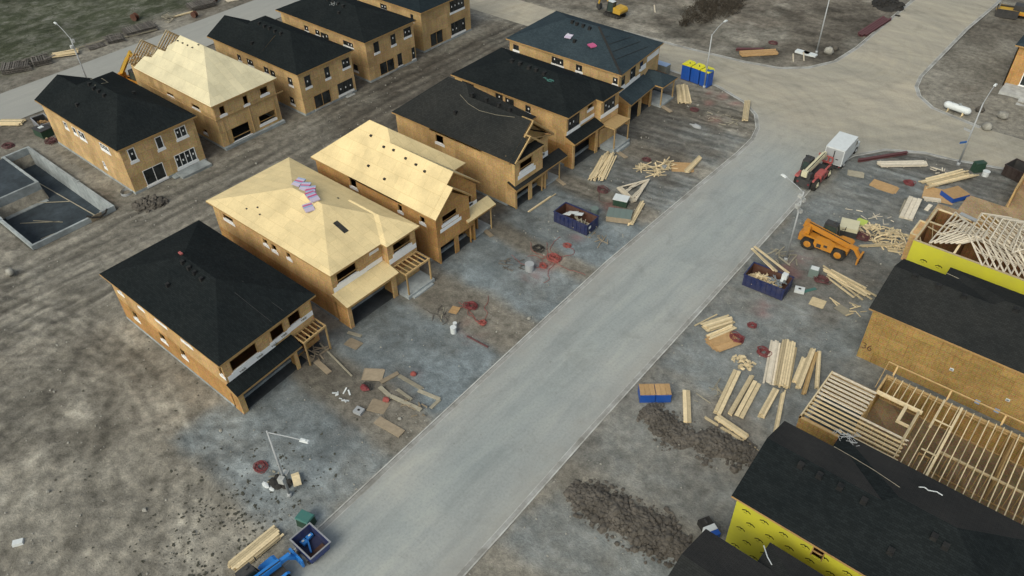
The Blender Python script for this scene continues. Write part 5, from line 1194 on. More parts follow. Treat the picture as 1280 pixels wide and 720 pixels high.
# muddy planks in front of the first house
for a, b_, w, lb, mt in [(((-41.96, 31.28)), ((-39.05, 31.48)), .4, 'tan plank along the top edge of the dug strip near the kerb', 'palewood'), (((-39.20, 31.11)), ((-36.88, 31.60)), .38, 'tan plank meeting a short one at the kerb corner of the dug strip', 'palewood'),
        (((-36.88, 31.60)), ((-36.80, 30.32)), .35, 'short tan plank at the kerb corner of the dug strip', 'palewood'), (((-42.30, 29.12)), ((-40.41, 28.88)), .42, 'short end plank at the left of the dug strip', 'palewood'),
        (((-40.61, 28.96)), ((-37.22, 29.55)), .42, 'long tan plank along the lower side of the dug strip', 'palewood'), (((-40.79, 29.95)), ((-38.83, 29.90)), .3, 'whitish board lying inside the dug strip', 'palewood'),
        (((-42.29, 31.48)), ((-42.69, 29.58)), .5, 'grey muddy plank at the upper end of the dug strip', 'greyply'), (((-39.58, 26.27)), ((-36.65, 26.55)), .95, 'wide muddy board near the kerb in front of the first house', 'greyply'),
        (((-51.31, 29.34)), ((-45.44, 28.41)), .16, 'long thin pole lying in front of the first porch frame', 'palewood'), (((-50.35, 32.16)), ((-48.83, 32.64)), .35, 'short pale board beside the wall of the plywood-roofed house', 'palewood'),
        (((-52.05, 27.32)), ((-49.96, 27.33)), .5, 'plank ramp at the left of the first porch frame', 'greyply'), (((-49.71, 27.53)), ((-47.44, 27.33)), .6, 'muddy plank in front of the first porch frame', 'greyply'),
        (((-49.39, 77.85)), ((-46.82, 77.05)), .6, 'plank ramp leading off the decked porch', 'greyply'), (((-51.35, 92.10)), ((-48.65, 91.17)), .6, 'plank ramp in front of the corner house', 'greyply'),
        (((-51.44, 67.59)), ((-49.29, 66.95)), .5, 'plank at the porch post of the grey shingle house', 'greyply'), (((-51.20, 53.68)), ((-49.38, 53.16)), .55, 'grey plank at the porch post of the steep plywood gable house', 'greyply')]:
    lumber(a, b_, w, 1, lb, mt, bw=w, jit=.0, th=.1, cat='plank', name='plank')
def sheet(c, l, w, rz, n, label, mat, th=.018, fan=.05, cat='plywood', name='plywood_sheet', group=None, base=0.0):
    mb = MB(); z = gz(*c)+base
    for k in range(n):
        a = U(-fan, fan)*6; m_ = Matrix.Translation((c[0]+U(-fan, fan)*3, c[1]+U(-fan, fan)*3, z+.03+k*(th+.012))) @ Matrix.Rotation(rz+(a if n > 1 else 0)*.2, 4, 'Z')
        mb.hexa([m_ @ Vector(q) for q in ((-l/2, -w/2, 0), (l/2, -w/2, 0), (l/2, w/2, 0), (-l/2, w/2, 0), (-l/2, -w/2, th), (l/2, -w/2, th), (l/2, w/2, th), (-l/2, w/2, th))])
    return tag(mb.build(name, mat, origin=(c[0], c[1], z)), label, cat, group)
sheet((-44.00, 29.76), 1.9, 1.5, .6, 2, 'square muddy plywood sheet at the head of the dug strip', 'greyply')
sheet((-40.78, 27.47), 1.7, 1.4, .35, 2, 'muddy plywood square beside a red bag near the kerb', 'greyply')
sheet((-48.65, 31.48), 1.6, 1.0, .2, 2, 'small muddy plywood piece between the first two houses', 'greyply')
sheet((-39.88, 79.74), 2.7, 2.2, .6, 2, 'tan sheathing board lying by the kerb beside a short lumber bundle', 'particle', .03)
sheet((-20.42, 54.44), 2.6, 1.6, 1.15, 6, 'fanned stack of tan sheathing boards under the lumber nearest the kerb', 'particle', .02, .12)
sheet((-15.53, 65.55), 1.4, 1.3, .1, 2, 'pale square plywood offcut nearest the blue skip on the right', 'lumber')
sheet((-13.28, 66.26), 1.5, 1.0, -.25, 2, 'pale plywood offcut beside the tall sheathed wall', 'palewood')
sheet((-21.99, 91.59), 1.8, 1.3, .3, 2, 'grey-beige sheet on the ground beside the white truck', 'palewood')
sheet((-18.20, 90.89), 3.0, 1.7, .05, 3, 'tan sheathing sheet alone in the middle of the right yard', 'particle')
sheet((-17.42, 81.97), 1.1, 1.2, .1, 2, 'lime yellow sheet beside the white board pack', 'lime')
sheet((-12.49, 92.94), 3.4, 3.0, .2, 1, 'thin tan sheet under the blue-edged pack', 'particle')
def box_stack(c, l, w, h_, rz, label, side, top, cat='pallet', lid=.06, skid=True, lines=0, name='wrapped_pallet', group=None):
    t = thing(name, label, cat, (c[0], c[1], gz(*c)), rz, group); mb = MB()
    if skid:
        for y in (-w*.4, 0, w*.4): mb.box(-l/2, l/2, y-.05, y+.05, 0, .1)
        mb.build('pallet', 'oldwood', t, world=False)
    mb = MB(); mb.box(-l/2, l/2, -w/2, w/2, .1, h_-lid); mb.build('wrapper', side, t, world=False)
    mb = MB(); n = max(1, lines+1)
    for k in range(n): mb.box(-l/2+l*k/n+.008, -l/2+l*(k+1)/n-.008, -w/2+.01, w/2-.01, h_-lid+.002, h_)
    mb.build('top_sheet', top, t, world=False)
    return t
box_stack((-22.33, 43.67), 1.38, 1.35, 1.15, .70, 'left of two blue-wrapped packs with tan tops by the kerb', 'blue', 'particle', lines=2)
box_stack((-21.22, 44.57), 1.38, 1.35, 1.15, .70, 'right of two blue-wrapped packs with tan tops by the kerb', 'blue', 'particle', lines=2)
t = box_stack((-10.89, 93.77), 2.5, 2.0, .75, 1.05, 'blue-edged pack of tan boards on the corner of the floor deck plot', 'blue', 'particle')
box_stack((-39.92, 65.22), 2.9, 1.9, .85, .45, 'crate with grey-green shingle top and pale wooden sides near the left kerb', 'greyply', 'greygreen', lines=3, name='shingle_crate', cat='crate')
box_stack((-18.02, 79.13), 2.0, 2.0, 1.25, .25, 'pack of white boards behind the orange telehandler', 'dark', 'cream', lines=0, lid=.45)
t = thing('utility_box', 'dark green box with a pale lid beside the truss stack', 'utility box', (-41.44, 67.80, 0), .3)
mb = MB(); mb.box(-.85, .85, -.6, .6, 0, .95); mb.build('body', 'green', t, world=False); mb = MB(); mb.box(-.9, .9, -.65, .65, .955, 1.05); mb.build('lid', 'white', t, world=False)
t = thing('utility_box', 'teal transformer cabinet behind the blue tipping bin at the bottom', 'utility box', (-36.10, 15.52, 0), .25)
mb = MB(); mb.taper(-.62, .62, -.5, .5, 0, -.58, .58, -.42, .42, 1.0); mb.build('body', 'green', t, world=False); mb = MB(); mb.taper(-.64, .64, -.5, .5, 1.003, -.58, .58, -.42, .42, 1.14); mb.build('lid', 'teal', t, world=False)
t = thing('utility_box', 'grey-green upright box next to a red coil and the long fanned boards', 'utility box', (-17.83, 69.46, 0), .2)
mb = MB(); mb.box(-.5, .5, -.4, .4, 0, 1.05); mb.build('body', 'greygreen', t, world=False); mb = MB(); mb.box(-.4, .4, -.3, .3, 1.055, 1.12); mb.build('lid', 'white', t, world=False)
t = thing('utility_box', 'dark green transformer box by the kerb at upper right', 'utility box', (-10.50, 101.52, 0), .9)
mb = MB(); mb.taper(-.7, .7, -.45, .45, 0, -.66, .66, -.35, .35, 1.25); mb.build('body', 'green', t, world=False); mb = MB(); mb.box(-.7, .7, -.4, .4, 1.255, 1.33); mb.build('lid', 'green', t, world=False)
t = thing('portable_toilet', '', 'x', (0, 0, 0)); bpy.data.objects.remove(t)
t = thing('toolbox', 'black white and blue site box beside the yellow printed wall', 'toolbox', (-11.08, 35.05, 0), -.5)
mb = MB(); mb.box(-.85, -.1, -.5, .5, 0, .75); mb.build('body', 'black', t, world=False); mb = MB(); mb.box(-.095, .4, -.5, .5, .0, .8); mb.build('white_section', 'white', t, world=False); mb = MB(); mb.box(.405, .85, -.5, .5, 0, .75); mb.build('blue_section', 'blue', t, world=False); mb = MB(); mb.box(-.7, -.3, -.06, .06, .755, .84); mb.build('handle', 'dark', t, world=False)
t = thing('storage_box', 'dark box beside the small skip next to the white-windowed house', 'box', (-114.90, 31.79, 0), .1)
mb = MB(); mb.box(-1.1, 1.1, -.8, .8, 0, 1.1); mb.build('body', 'green', t, world=False); mb = MB(); mb.box(-1.15, 1.15, -.85, .85, 1.104, 1.2); mb.build('lid', 'dark', t, world=False); mb = MB(); mb.box(-.4, .2, -.3, .3, 1.204, 1.3); mb.build('tag_plate', 'white', t, world=False)
t = thing('hand_hole', 'white box with a dark hole beside the skip on the right', 'access box', (-17.89, 66.23, 0), .3)
mb = MB(); mb.box(-.5, .5, -.4, .4, 0, .35); mb.build('body', 'white', t, world=False); mb = MB(); mb.box(-.14, .14, -.12, .12, .354, .37); mb.build('hole', 'black', t, world=False)
t = thing('hand_hole', 'pale blue-grey box with a dark hole on the drive of the first house', 'access box', (-41.62, 25.93, 0), .2)
mb = MB(); mb.box(-.42, .42, -.36, .36, 0, .3); mb.build('body', 'steel', t, world=False); mb = MB(); mb.box(-.12, .12, -.1, .1, .304, .32); mb.build('hole', 'black', t, world=False)
def drum(c, r, h_, label, mat, cat='drum', name='drum'):
    t = thing(name, label, cat, (c[0], c[1], gz(*c)), 0)
    mb = MB(); mb.tube((0, 0, 0), (0, 0, h_), r, r*1.03, 14); mb.build('body', mat, t, world=False, smooth=False)
    mb = MB(); mb.tube((0, 0, h_+.003), (0, 0, h_+.05), r*1.08, r*1.08, 14); mb.build('lid', mat, t, world=False)
    return t
box_stack((-56.6, 101.0), 2.6, 1.3, 1.6, .0, 'stone veneer pallet with pale blue cover behind the slate-blue corner house', 'brick', 'bluew')
drum((-42.23, 51.25), .48, .85, 'pale grey drum beside the orange-red cables', 'steel'); drum((-42.78, 64.20), .45, .8, 'grey drum beside the blue skip on the left', 'greygreen'); drum((-42.00, 38.86), .3, .7, 'white jug between the second and third drives', 'white', 'jug', 'jug'); drum((-42.43, 39.55), .2, .55, 'smaller white jug behind the first one between the drives', 'white', 'jug', 'jug')
drum((-9.40, 100.98), .4, .6, 'white bucket by the dark green transformer box', 'white', 'bucket', 'bucket'); drum((-41.62, 77.90), .3, .4, 'grey bucket next to the truss scrap by the kerb', 'grey', 'bucket', 'bucket')
def coil(c, r, label, mat, n=5, rt=.045, name='hose_coil', cat='hose', tail=0):
    mb = MB(); z = gz(*c); r *= .82; rt *= .62; n = int(n*1.6)
    for k in range(n):
        a0 = U(0, 6.3); rr = r*U(.55, 1.1); cx, cy = c[0]+U(-.28, .28)*r, c[1]+U(-.28, .28)*r; tl = U(-.12, .12); k *= .5; pts = []
        for i in range(19): a = a0+2*math.pi*i/17; pts.append((cx+rr*math.cos(a)*(1+.14*math.sin(2*a+k*5)), cy+rr*.85*math.sin(a+.2*math.sin(3*a)), z+.06+.05*k+tl*math.cos(a)+.02*math.sin(4*a)))
        mb.path(pts, rt, 6)
    for k in range(tail):
        x, y = c; h_ = U(0, 6.3); pts = []
        for i in range(12): h_ += U(-.7, .7); x += .38*math.cos(h_); y += .38*math.sin(h_); pts.append((x, y, gz(x, y)+.05))
        mb.path(pts, rt*.7, 5)
    return tag(mb.build(name, mat, origin=(c[0], c[1], z)), label, cat)
coil((-43.20, 42.80), .85, 'dark red hose coil between the second and third drives', 'hose', 6, .06)
coil((-40.59, 41.63), .5, 'small bright red hose tangle below the dark red coil between the drives', 'hose_o', 5, .06, tail=3)
coil((-43.77, 54.74), .75, 'black hose hoop near the orange-red cables', 'black', 5, .06)
coil((-41.21, 54.38), .85, 'big orange-red cable coil between the third and fourth drives', 'hose_o', 9, .06, tail=5)
coil((-41.40, 52.61), .5, 'flat red cable pile at the grey drum', 'hose_o', 5, .05, tail=3)
coil((-44.83, 68.86), .8, 'black and red hose coil in front of the pale board heap', 'maroon', 5, .06, tail=1)
coil((-44.44, 78.15), .7, 'dark red hose coil beside the truss scrap heap', 'maroon', 6, .06)
coil((-46.29, 93.59), .65, 'dark maroon hose coil below the lumber by the blue toilets', 'maroon', 6, .06)
coil((-43.57, 16.52), .75, 'red hose loop beside the nearest street lamp', 'hose', 4, .06)
coil((-19.55, 55.57), .8, 'bright red hose coil behind the fanned sheathing boards', 'hose', 8, .06)
coil((-16.68, 55.62), .75, 'red hose ring left of the widest lumber bundle', 'hose', 5, .06)
coil((-19.23, 58.30), .5, 'small red hose coil at the street side of the lumber yard', 'hose', 4, .06)
coil((-16.71, 69.16), .8, 'dark red hose coil at the end of the long fanned boards', 'maroon', 7, .07)
coil((-16.27, 79.17), .9, 'maroon hose heap beside the pack of white boards', 'maroon', 9, .07)
coil((-16.15, 93.62), .7, 'red hose coil right of the lone sheathing sheet', 'hose', 6, .06)
coil((-47.85, 121.43), .8, 'dark red coil on the soil beyond the crossing', 'maroon', 5, .08)
coil((-115.87, 27.16), 1.0, 'black and red hose coil left of the open foundation', 'maroon', 4, .08)
coil((-41.51, 57.28), .5, 'pinkish red coil between the cables and the left skip', 'hose_o', 4, .06)
def rod(a, b, r, label, mat, cat='pipe', name='pipe'):
    za, zb = gz(*a), gz(*b); mb = MB(); mb.tube((a[0], a[1], za+r), (b[0], b[1], zb+r), r, r, 8); return tag(mb.build(name, mat, origin=(a[0], a[1], za)), label, cat)
rod((-40.54, 39.29), (-37.88, 39.42), .09, 'dark red pipe lying between the second and third drives', 'maroon'); rod((-45.33, 40.93), (-44.15, 39.24), .05, 'thin pale pipe in the mud between the second and third drives', 'palewood')
def beams(a, b, n, label, mat, w=.28):
    mb = MB(); A, B = Vector((*a, 0)), Vector((*b, 0)); d = (B-A).normalized(); s = Vector((-d.y, d.x, 0)); z = gz(*a)
    for k in range(n):
        o = s*((k-(n-1)/2)*(w+.06)); j = d*U(-.4, .4)
        for (ww, h0, h1) in ((w, .0, .04), (.04, .04, .3), (w, .3, .34)): mb.beam(A+o+j+Vector((0, 0, z+.05+(h0+h1)/2)), B+o+j+Vector((0, 0, z+.05+(h0+h1)/2)), ww, h1-h0)
    return tag(mb.build('steel_beam', mat, origin=(a[0], a[1], z)), label, 'steel beam')
beams(((-22.73, 94.73)), ((-18.55, 100.44)), 1, 'single red steel beam beside the long white lumber bundle', 'maroon', .4)
beams(((-37.62, 132.54)), ((-36.85, 141.87)), 4, 'bundle of dark red steel beams along the kerb at the top', 'maroon', .35)
beams(((-51.18, 115.43)), ((-47.66, 117.91)), 2, 'dark red steel beams behind the tan lumber beyond the crossing', 'maroon')
def scrap(c, rx, ry, n, h_, label, L=(.4, 1.3), mat='lumber', name='scrap_wood', cat='scrap wood', base=None, w=(.07, .16)):
    mb = MB(); z0 = gz(*c) if base is None else base
    for k in range(n):
        a = U(0, 6.3); q = math.sqrt(U(0, 1)); x, y = c[0]+rx*q*math.cos(a), c[1]+ry*q*math.sin(a); z = z0+.05+h_*(1-q)*U(.2, 1); l = U(*L)/2; b = U(0, 6.3); e = U(-.25, .25)
        d = Vector((math.cos(b), math.sin(b), e))*l; p = Vector((x, y, z)); mb.beam(p-d, p+d, U(*w), U(.04, .09))
    return tag(mb.build(name, mat, origin=(c[0], c[1], z0)), label, cat)
scrap((-14.03, 80.94), 3.6, 2.1, 190, .7, 'spread pile of short pale timber offcuts in front of the open house shell')
scrap((-17.52, 53.17), 1.1, .9, 45, .6, 'small heap of pale block offcuts among the lumber on the right', (.25, .5), w=(.14, .25))
scrap((-42.76, 76.29), 1.6, 1.0, 22, .5, 'long sticks lying in a heap beside the truss scrap', (1.5, 2.8))
scrap((-41.76, 78.52), 1.0, 1.0, 26, .9, 'tangled pale truss scrap near the kerb', (.9, 1.9))
scrap((-13.93, 98.60), 1.1, .9, 10, .3, 'few white scraps above the wide lumber heap', (.4, 1.2), 'lumber_w')
scrap((-138.43, 65.92), 1.6, 1.2, 22, 1.2, 'weathered sawhorse and scrap pile on the far verge', (.8, 2.4), 'palewood')
scrap((-21.62, 70.48), 1.5, 1.2, 12, .2, 'few loose sticks at the foot of the lamp by the orange telehandler', (.6, 2.2), 'palewood')
scrap((-17.92, 47.92), 1.4, 2.2, 9, .1, 'thin sticks strewn left of the straight lumber bundle', (.5, 1.8), 'palewood', w=(.05, .08))
scrap((-12.85, 66.75), 1.8, 1.0, 9, .15, 'scraps at the front corner of the tall sheathed wall', (.5, 1.8))
scrap((-44.22, 26.17), 1.0, .8, 8, .2, 'white bits of plastic on the first drive', (.3, .9), 'white')
scrap((-41.49, 16.54), 1.0, .8, 9, .3, 'grey rubbish at the foot of the nearest street lamp', (.3, .8), 'palewood')
scrap((-17.06, 84.07), 3.2, 1.6, 12, .1, 'thin white sticks scattered behind the pack of white boards', (.3, 1.2), 'lumber_w', w=(.04, .07))
scrap((-50.57, 28.23), 1.2, .9, 10, .25, 'muddy scraps under the first porch frame', (.5, 1.4), 'greyply')
scrap((-45.02, 39.77), 1.6, .9, 14, .12, 'dark twigs and sticks in the mud between the second and third drives', (.5, 1.4), 'oldwood', w=(.04, .09))
scrap((-34.06, 24.47), .8, .3, 6, .04, 'few dark bits of rubbish on the kerb edge of the road', (.2, .5), 'dark')
scrap((-32.65, 25.08), .4, .15, 4, .04, 'small dark scrap lying on the road', (.2, .5), 'dark')
scrap((-32.07, 87.31), .5, .3, 5, .05, 'pale and dark scraps in the middle of the road before the crossing', (.2, .5), 'inkgrey')
sheet((-44.08, 41.31), .9, .8, .3, 2, 'orange-tan board scrap between the second and third drives', 'particle')
sheet((-39.88, 17.54), 1.1, .65, -.5, 2, 'yellow plywood rectangle beside the nearest street lamp', 'lumber', base=.35)
t = thing('bag', 'red and black bag beside the muddy plywood in front of the first house', 'bag', (-43.27, 28.08, 0), .2)
mb = MB(); mb.blob((0, 0, .22), (.5, .35, .28), k=8); mb.build('body', 'hose', t, world=False); mb = MB(); mb.path([(-.5, .3, .1), (-.2, .55, .4), (.3, .5, .35), (.6, .1, .1)], .09); mb.build('strap', 'black', t, world=False)
for px, lb in (((-41.00, 32.25), 'small red bag at the upper edge of the dug strip'), ((-40.60, 28.35), 'small red bag beside the muddy plywood square')):
    mb = MB(); mb.blob((px[0], px[1], gz(*px)+.15), (.38, .3, .22), k=7); tag(mb.build('bag', 'hose_o', origin=(*px, 0)), lb, 'bag')
mb = MB(); px = ((-43.60, 89.61)); mb.blob((px[0], px[1], .2), (.8, .4, .3), k=7); mb.path([(px[0]-1.2, px[1]+.2, .1), (px[0]-.5, px[1], .3), (px[0]+.4, px[1]-.2, .3)], .1); tag(mb.build('silver_bag', 'steel', origin=(*px, 0)), 'crumpled silver bag on the ground in front of the corner house', 'bag')
mb = MB(); px = ((-17.11, 66.86)); mb.beam((px[0]-.5, px[1]-.7, .06), (px[0]+.4, px[1]+.8, .06), .35, .06); tag(mb.build('plank', 'teal', origin=(*px, 0)), 'green strip of board beside the white box with a hole', 'plank')

scrap((-44.45, 50.90), 1.6, 1.2, 20, .1, 'sparse sticks in the soil strip beside the third drive', (.3, 1.1), 'oldwood', w=(.05, .09))
scrap((-39.50, 60.40), 1.8, 1.2, 14, .1, 'sparse sticks by the kerb end of the fourth soil strip', (.3, 1.2), 'greyply', w=(.05, .09))
scrap((-41.74, 93.88), 3.0, 1.6, 20, .1, 'thin sticks strewn on the corner plot before the blue toilets', (.3, 1.3), 'palewood', w=(.05, .09))
scrap((-37.79, 29.40), 1.6, .9, 14, .08, 'small muddy scraps inside the dug strip near the kerb', (.2, .7), 'greyply', w=(.06, .12))
# trusses stacked flat by the left kerb
for k in range(5):
    o = ((-43.77, 70.37)); o2 = ((-40.64, 68.86))
    u = Vector((o2[0]-o[0], o2[1]-o[1], 0)); apx = Vector((-41.93, 73.88, 0)); mid = Vector((*o, 0)).lerp(Vector((*o2, 0)), .5); v = apx-mid
    tag(truss((o[0]+.12*k, o[1]+.05*k, .12+.07*k), u, v, u.length, v.length, .05, 5, ).build('roof_truss', 'lumber_w', origin=(o[0], o[1], 0)), 'small triangular white truss in the flat stack near the left kerb', 'truss', 'flat stack of triangular trusses')
# shingle packs on the roofs
def packs(c, n, rz, label, zf, mats=('lilac', 'bluew', 'pink'), tilt=(0, 0)):
    t = thing('shingle_packs', label, 'shingle packs', (c[0], c[1], zf(*c)), rz)
    for k in range(n):
        mb = MB(); y = -.5*n*.24+k*.24+U(-.04, .04); mb.hexa([(-.5, y, .02), (.5, y, .02), (.5, y+.5, .12), (-.5, y+.5, .12), (-.5, y+.02, .14), (.5, y+.02, .14), (.5, y+.52, .26), (-.5, y+.52, .26)]); mb.build('pack', mats[k % len(mats)], t, world=False)
zr2 = lambda x, y: zp2(x, y)+.05
packs((-64.63, 39.18), 5, .3, 'farthest pile of pink and white shingle packs on the plywood hip roof', zr2)
packs((-62.12, 39.01), 5, .9, 'second pile of shingle packs along the ridge of the plywood hip roof', zr2)
packs((-60.60, 38.13), 6, 1.3, 'third pile of shingle packs along the ridge of the plywood hip roof', zr2)
packs((-59.97, 36.96), 4, 1.2, 'nearest pile of shingle packs on the plywood hip roof', zr2)
packs((-63.29, 39.06), 5, .6, 'shingle packs between the farthest and second piles on the plywood hip roof', zr2)
packs((-61.39, 38.54), 6, 1.1, 'shingle packs filling the gap between the second and third piles on the plywood roof', zr2)
packs((-64.26, 87.31), 4, .2, 'white and lilac shingle packs on the slate-blue corner roof', lambda x, y: zp6(x, y)+.02, ('lilac', 'white'))
packs((-59.88, 87.04), 3, 1.2, 'bright pink shingle packs on the slate-blue corner roof', lambda x, y: zp6(x, y)+.02, ('pink',))
mb = MB(); px = ((-63.85, 24.35)); mb.box(px[0]-.25, px[0]+.25, px[1]-.12, px[1]+.12, 8.38, 8.52); tag(mb.build('shingle_packs', 'red', origin=(px[0], px[1], 8.4)), 'small red pack on the ridge of the nearest charcoal roof', 'shingle packs')

# ------------------------------------------------------------------ heaps, stones, plants
def heap(p0, p1, w, h_, n, s, label, mat='clod', flat=False):
    a, b = Vector((*p0, 0)), Vector((*p1, 0)); d = b-a; L = d.length; d.normalize(); sd = Vector((-d.y, d.x, 0)); mb = MB()
    NX, NY = max(6, int(L/.5)), 8; V = []
    for i in range(NX+1):
        for j in range(NY+1):
            q = i/NX; e = j/NY*2-1; ww = w*(.5+.16*noise.noise(Vector((q*4+p0[0], 0, 0)))); en = max(0, 1-abs(q*2-1)**4)
            P = a+d*(L*q)+sd*(e*ww*(.35+.65*en)); V.append((P.x, P.y, gz(P.x, P.y)-.08+h_*.8*en*(1-e*e)*(.75+.5*noise.noise(Vector((P.x*.8, P.y*.8, 3))))))
    i0 = len(mb.v); mb.v += V
    for i in range(NX):
        for j in range(NY): k = i0+i*(NY+1)+j; mb.f.append((k, k+NY+1, k+NY+2, k+1)); mb.m.append(0); mb.t.append(.3)
    for k in range(n):
        q = U(-.02, 1.02); e = max(-1.5, min(1.5, random.gauss(0, .6))); en = max(0, 1-abs(q*2-1)**4); ww = w*(.5+.16*noise.noise(Vector((q*4+p0[0], 0, 0))))
        P = a+d*(L*q)+sd*(e*ww*(.35+.65*en)); z = gz(P.x, P.y)+h_*.8*en*max(0, 1-e*e)*(.75+.5*noise.noise(Vector((P.x*.8, P.y*.8, 3)))); r = s*(.28+.9*U(0, 1)**2.2)*(1 if random.random() < .95 else 1.6)
        mb.blob((P.x, P.y, z+r*.1), (r*U(.8, 1.2), r*U(.8, 1.2), r*U(.6, .9)), k=5)
    return tag(mb.build('soil_heap', mat, origin=(*p0, 0)), label, 'soil heap')
heap(((-21.60, 31.51)), ((-11.16, 32.41)), 3.3, .62, 1900, .24, 'long heap of broken soil clods running down to the lowest grey roof')
heap(((-21.66, 42.44)), ((-16.52, 41.53)), 2.7, .52, 900, .22, 'clod heap directly below the blue-wrapped packs')
heap(((-16.88, 42.14)), ((-11.43, 43.93)), 2.8, .56, 950, .22, 'clod heap at the corner of the black roof under the loose planks')
heap(((-88.36, 30.42)), ((-85.82, 33.30)), 2.6, .8, 200, .3, 'low soil heap at the corner of the white-windowed house', 'clod')
heap(((-40.77, 146.31)), ((-37.04, 150.01)), 6.5, .9, 90, .4, 'dark oval soil heap at the top edge beside the kerb', 'clod_d')
def stone(c, r, label, mat='stone', name='boulder', sq=.8):
    mb = MB(); z = gz(*c); mb.blob((0, 0, r*sq*.75), (r, r*.9, r*sq), k=9); return tag(mb.build(name, mat, world=False, origin=(c[0], c[1], z), smooth=True), label, 'boulder')
stone(((-12.65, 113.04)), .75, 'pale round boulder nearest the lamp with the blue street sign'); stone(((-11.83, 117.29)), .75, 'pale round boulder closest to the orange house porch'); stone(((-14.83, 117.57)), .6, 'brownish boulder beside the white tank', 'clod')
stone(((-39.16, 123.04)), .8, 'rounded stone at the foot of the lamp beyond the crossing', 'stone'); stone(((-38.85, 124.78)), .6, 'smaller stone right of the rounded one beyond the crossing', 'clod'); stone(((-87.07, 14.68)), .55, 'small pale stone in the yard at the left edge')
t = thing('concrete_block', 'white slab block lying alone in the yard at bottom left', 'block', (-52.40, -0.11, .1), 1.0); t.scale = (.75,)*3
mb = MB(); mb.taper(-.55, .55, -.35, .35, 0, -.5, .5, -.3, .3, .35); mb.build('block', 'white', t, world=False)
for px, lb in (((-42.43, 120.75), 'left white slab at the foot of the lamp beyond the crossing'), ((-41.21, 120.74), 'right white slab at the foot of the lamp beyond the crossing')):
    mb = MB(); mb.box(px[0]-1.1, px[0]+1.1, px[1]-.5, px[1]+.5, .0, .3); tag(mb.build('concrete_slab', 'white', origin=(*px, 0)), lb, 'slab')
for px, lb in (((-42.08, 116.79), 'left of two short pale stakes by the kerb beyond the crossing'), ((-41.04, 118.30), 'right of two short pale stakes by the kerb beyond the crossing'), ((-70.01, 120.81), 'tall white stake in the soil above the corner roof')):
    mb = MB(); mb.beam((px[0], px[1], 0), (px[0]-.4, px[1]+.1, 1.3), .16, .16); tag(mb.build('stake', 'lumber_w', origin=(*px, 0)), lb, 'stake')
# bare brush at the top, weeds at the bottom left
def brush(c, rx, ry, h_, n, label):
    t = thing('shrub', label, 'shrub', (c[0], c[1], 0), 0); mb = MB(); tw = MB()
    for k in range(n):
        a = U(0, 6.3); q = math.sqrt(U(0, 1)); x, y = rx*q*math.cos(a), ry*q*math.sin(a); hh = h_*(1.05-q*.8)*U(.5, 1.1)
        p0 = Vector((x, y, 0)); p1 = p0+Vector((U(-.6, .6), U(-.6, .6), hh)); tw.tube(p0, p1, .05, .015, 4, cap=False)
        for j in range(5):
            b = p0.lerp(p1, U(.35, .95)); e = b+Vector((U(-.7, .7), U(-.7, .7), U(.1, .6))); tw.tube(b, e, .02, .008, 3, cap=False)
            for l in range(3): f = b.lerp(e, U(.3, 1)); s = U(.06, .16); v1, v2 = Vector((U(-1, 1), U(-1, 1), U(-1, 1)))*s, Vector((U(-1, 1), U(-1, 1), U(-1, 1)))*s; mb.face([f-v1, f+v2, f+v1])
    tw.build('stem', 'brush', t, world=False); mb.build('foliage', 'brush', t, world=False); return t
brush(((-62.41, 128.31)), 4.0, 8, 1.5, 420, 'dark leafless thicket of brush at the top beside the leaning lamp')
brush(((-63.06, 118.97)), .8, .8, 2.0, 26, 'thin dark bush standing alone above the corner roof')
mb = MB()
def tuft(mb, x, y, s):
    z = gz(x, y)
    for k in range(3): mb.blob((x+U(-s, s), y+U(-s, s), z+s*.1), (s*U(.5, 1.1), s*U(.5, 1.1), s*U(.25, .5)), k=5)
    for k in range(14):
        a = U(0, 6.3); l = s*U(.5, 1.5); d = Vector((math.cos(a)*l, math.sin(a)*l, s*U(.2, .8))); w = Vector((-math.sin(a), math.cos(a), 0))*s*.16; p = Vector((x+U(-s, s)*.5, y+U(-s, s)*.5, z)); mb.face([p-w*.4, p+d*.6-w, p+d, p+d*.6+w])
for k in range(620):
    x, y = random.gauss(-41.5, 3.3), random.gauss(12.3, 4.2)
    if x > -35.6 or noise.noise(Vector((x*.45, y*.45, 1))) < -.25: continue
    tuft(mb, x, y, U(.03, .075)*random.choice((.6, 1, 1.6)))
for k in range(160):
    x, y = U(-66, -38), U(0, 20)
    if noise.noise(Vector((x*.25, y*.25, 7))) > .12: tuft(mb, x, y, U(.03, .09))
mb.build('weeds', 'weed', kind='stuff')
mb = MB()
for k in range(7000):
    x, y = U(-185, -139), U(15, 100)
    if noise.noise(Vector((x*.06, y*.06, 2))) < U(-.25, .3): continue
    z = gz(x, y)
    for q in range(2): a = U(0, 6.3); s = U(.06, .2); mb.face([(x-s*math.sin(a)*.4, y+s*math.cos(a)*.4, z), (x+s*math.sin(a)*.4, y-s*math.cos(a)*.4, z), (x+U(-.2, .2), y+U(-.2, .2), z+s)])
mb.build('grass', 'grass', kind='stuff')
mb = MB()
for k in range(5200):
    x, y = U(-112, -5), U(-5, 112)
    if road_mask(np.array(x), np.array(y), .3) > .5 or any(b[0]-.3 < x < b[1]+.3 and b[2]-.3 < y < b[3]+.3 for b in HOUSEBOX): continue
    n = noise.noise(Vector((x*.15, y*.15, 4)))
    if n < U(-.5, .5): continue
    r = U(.03, .11)*(1 if random.random() < .95 else 2); mb.blob((x, y, gz(x, y)+r*.2), (r, r*U(.7, 1.2), r*.7), k=5)
mb.build('loose_stones', 'stone', kind='stuff')
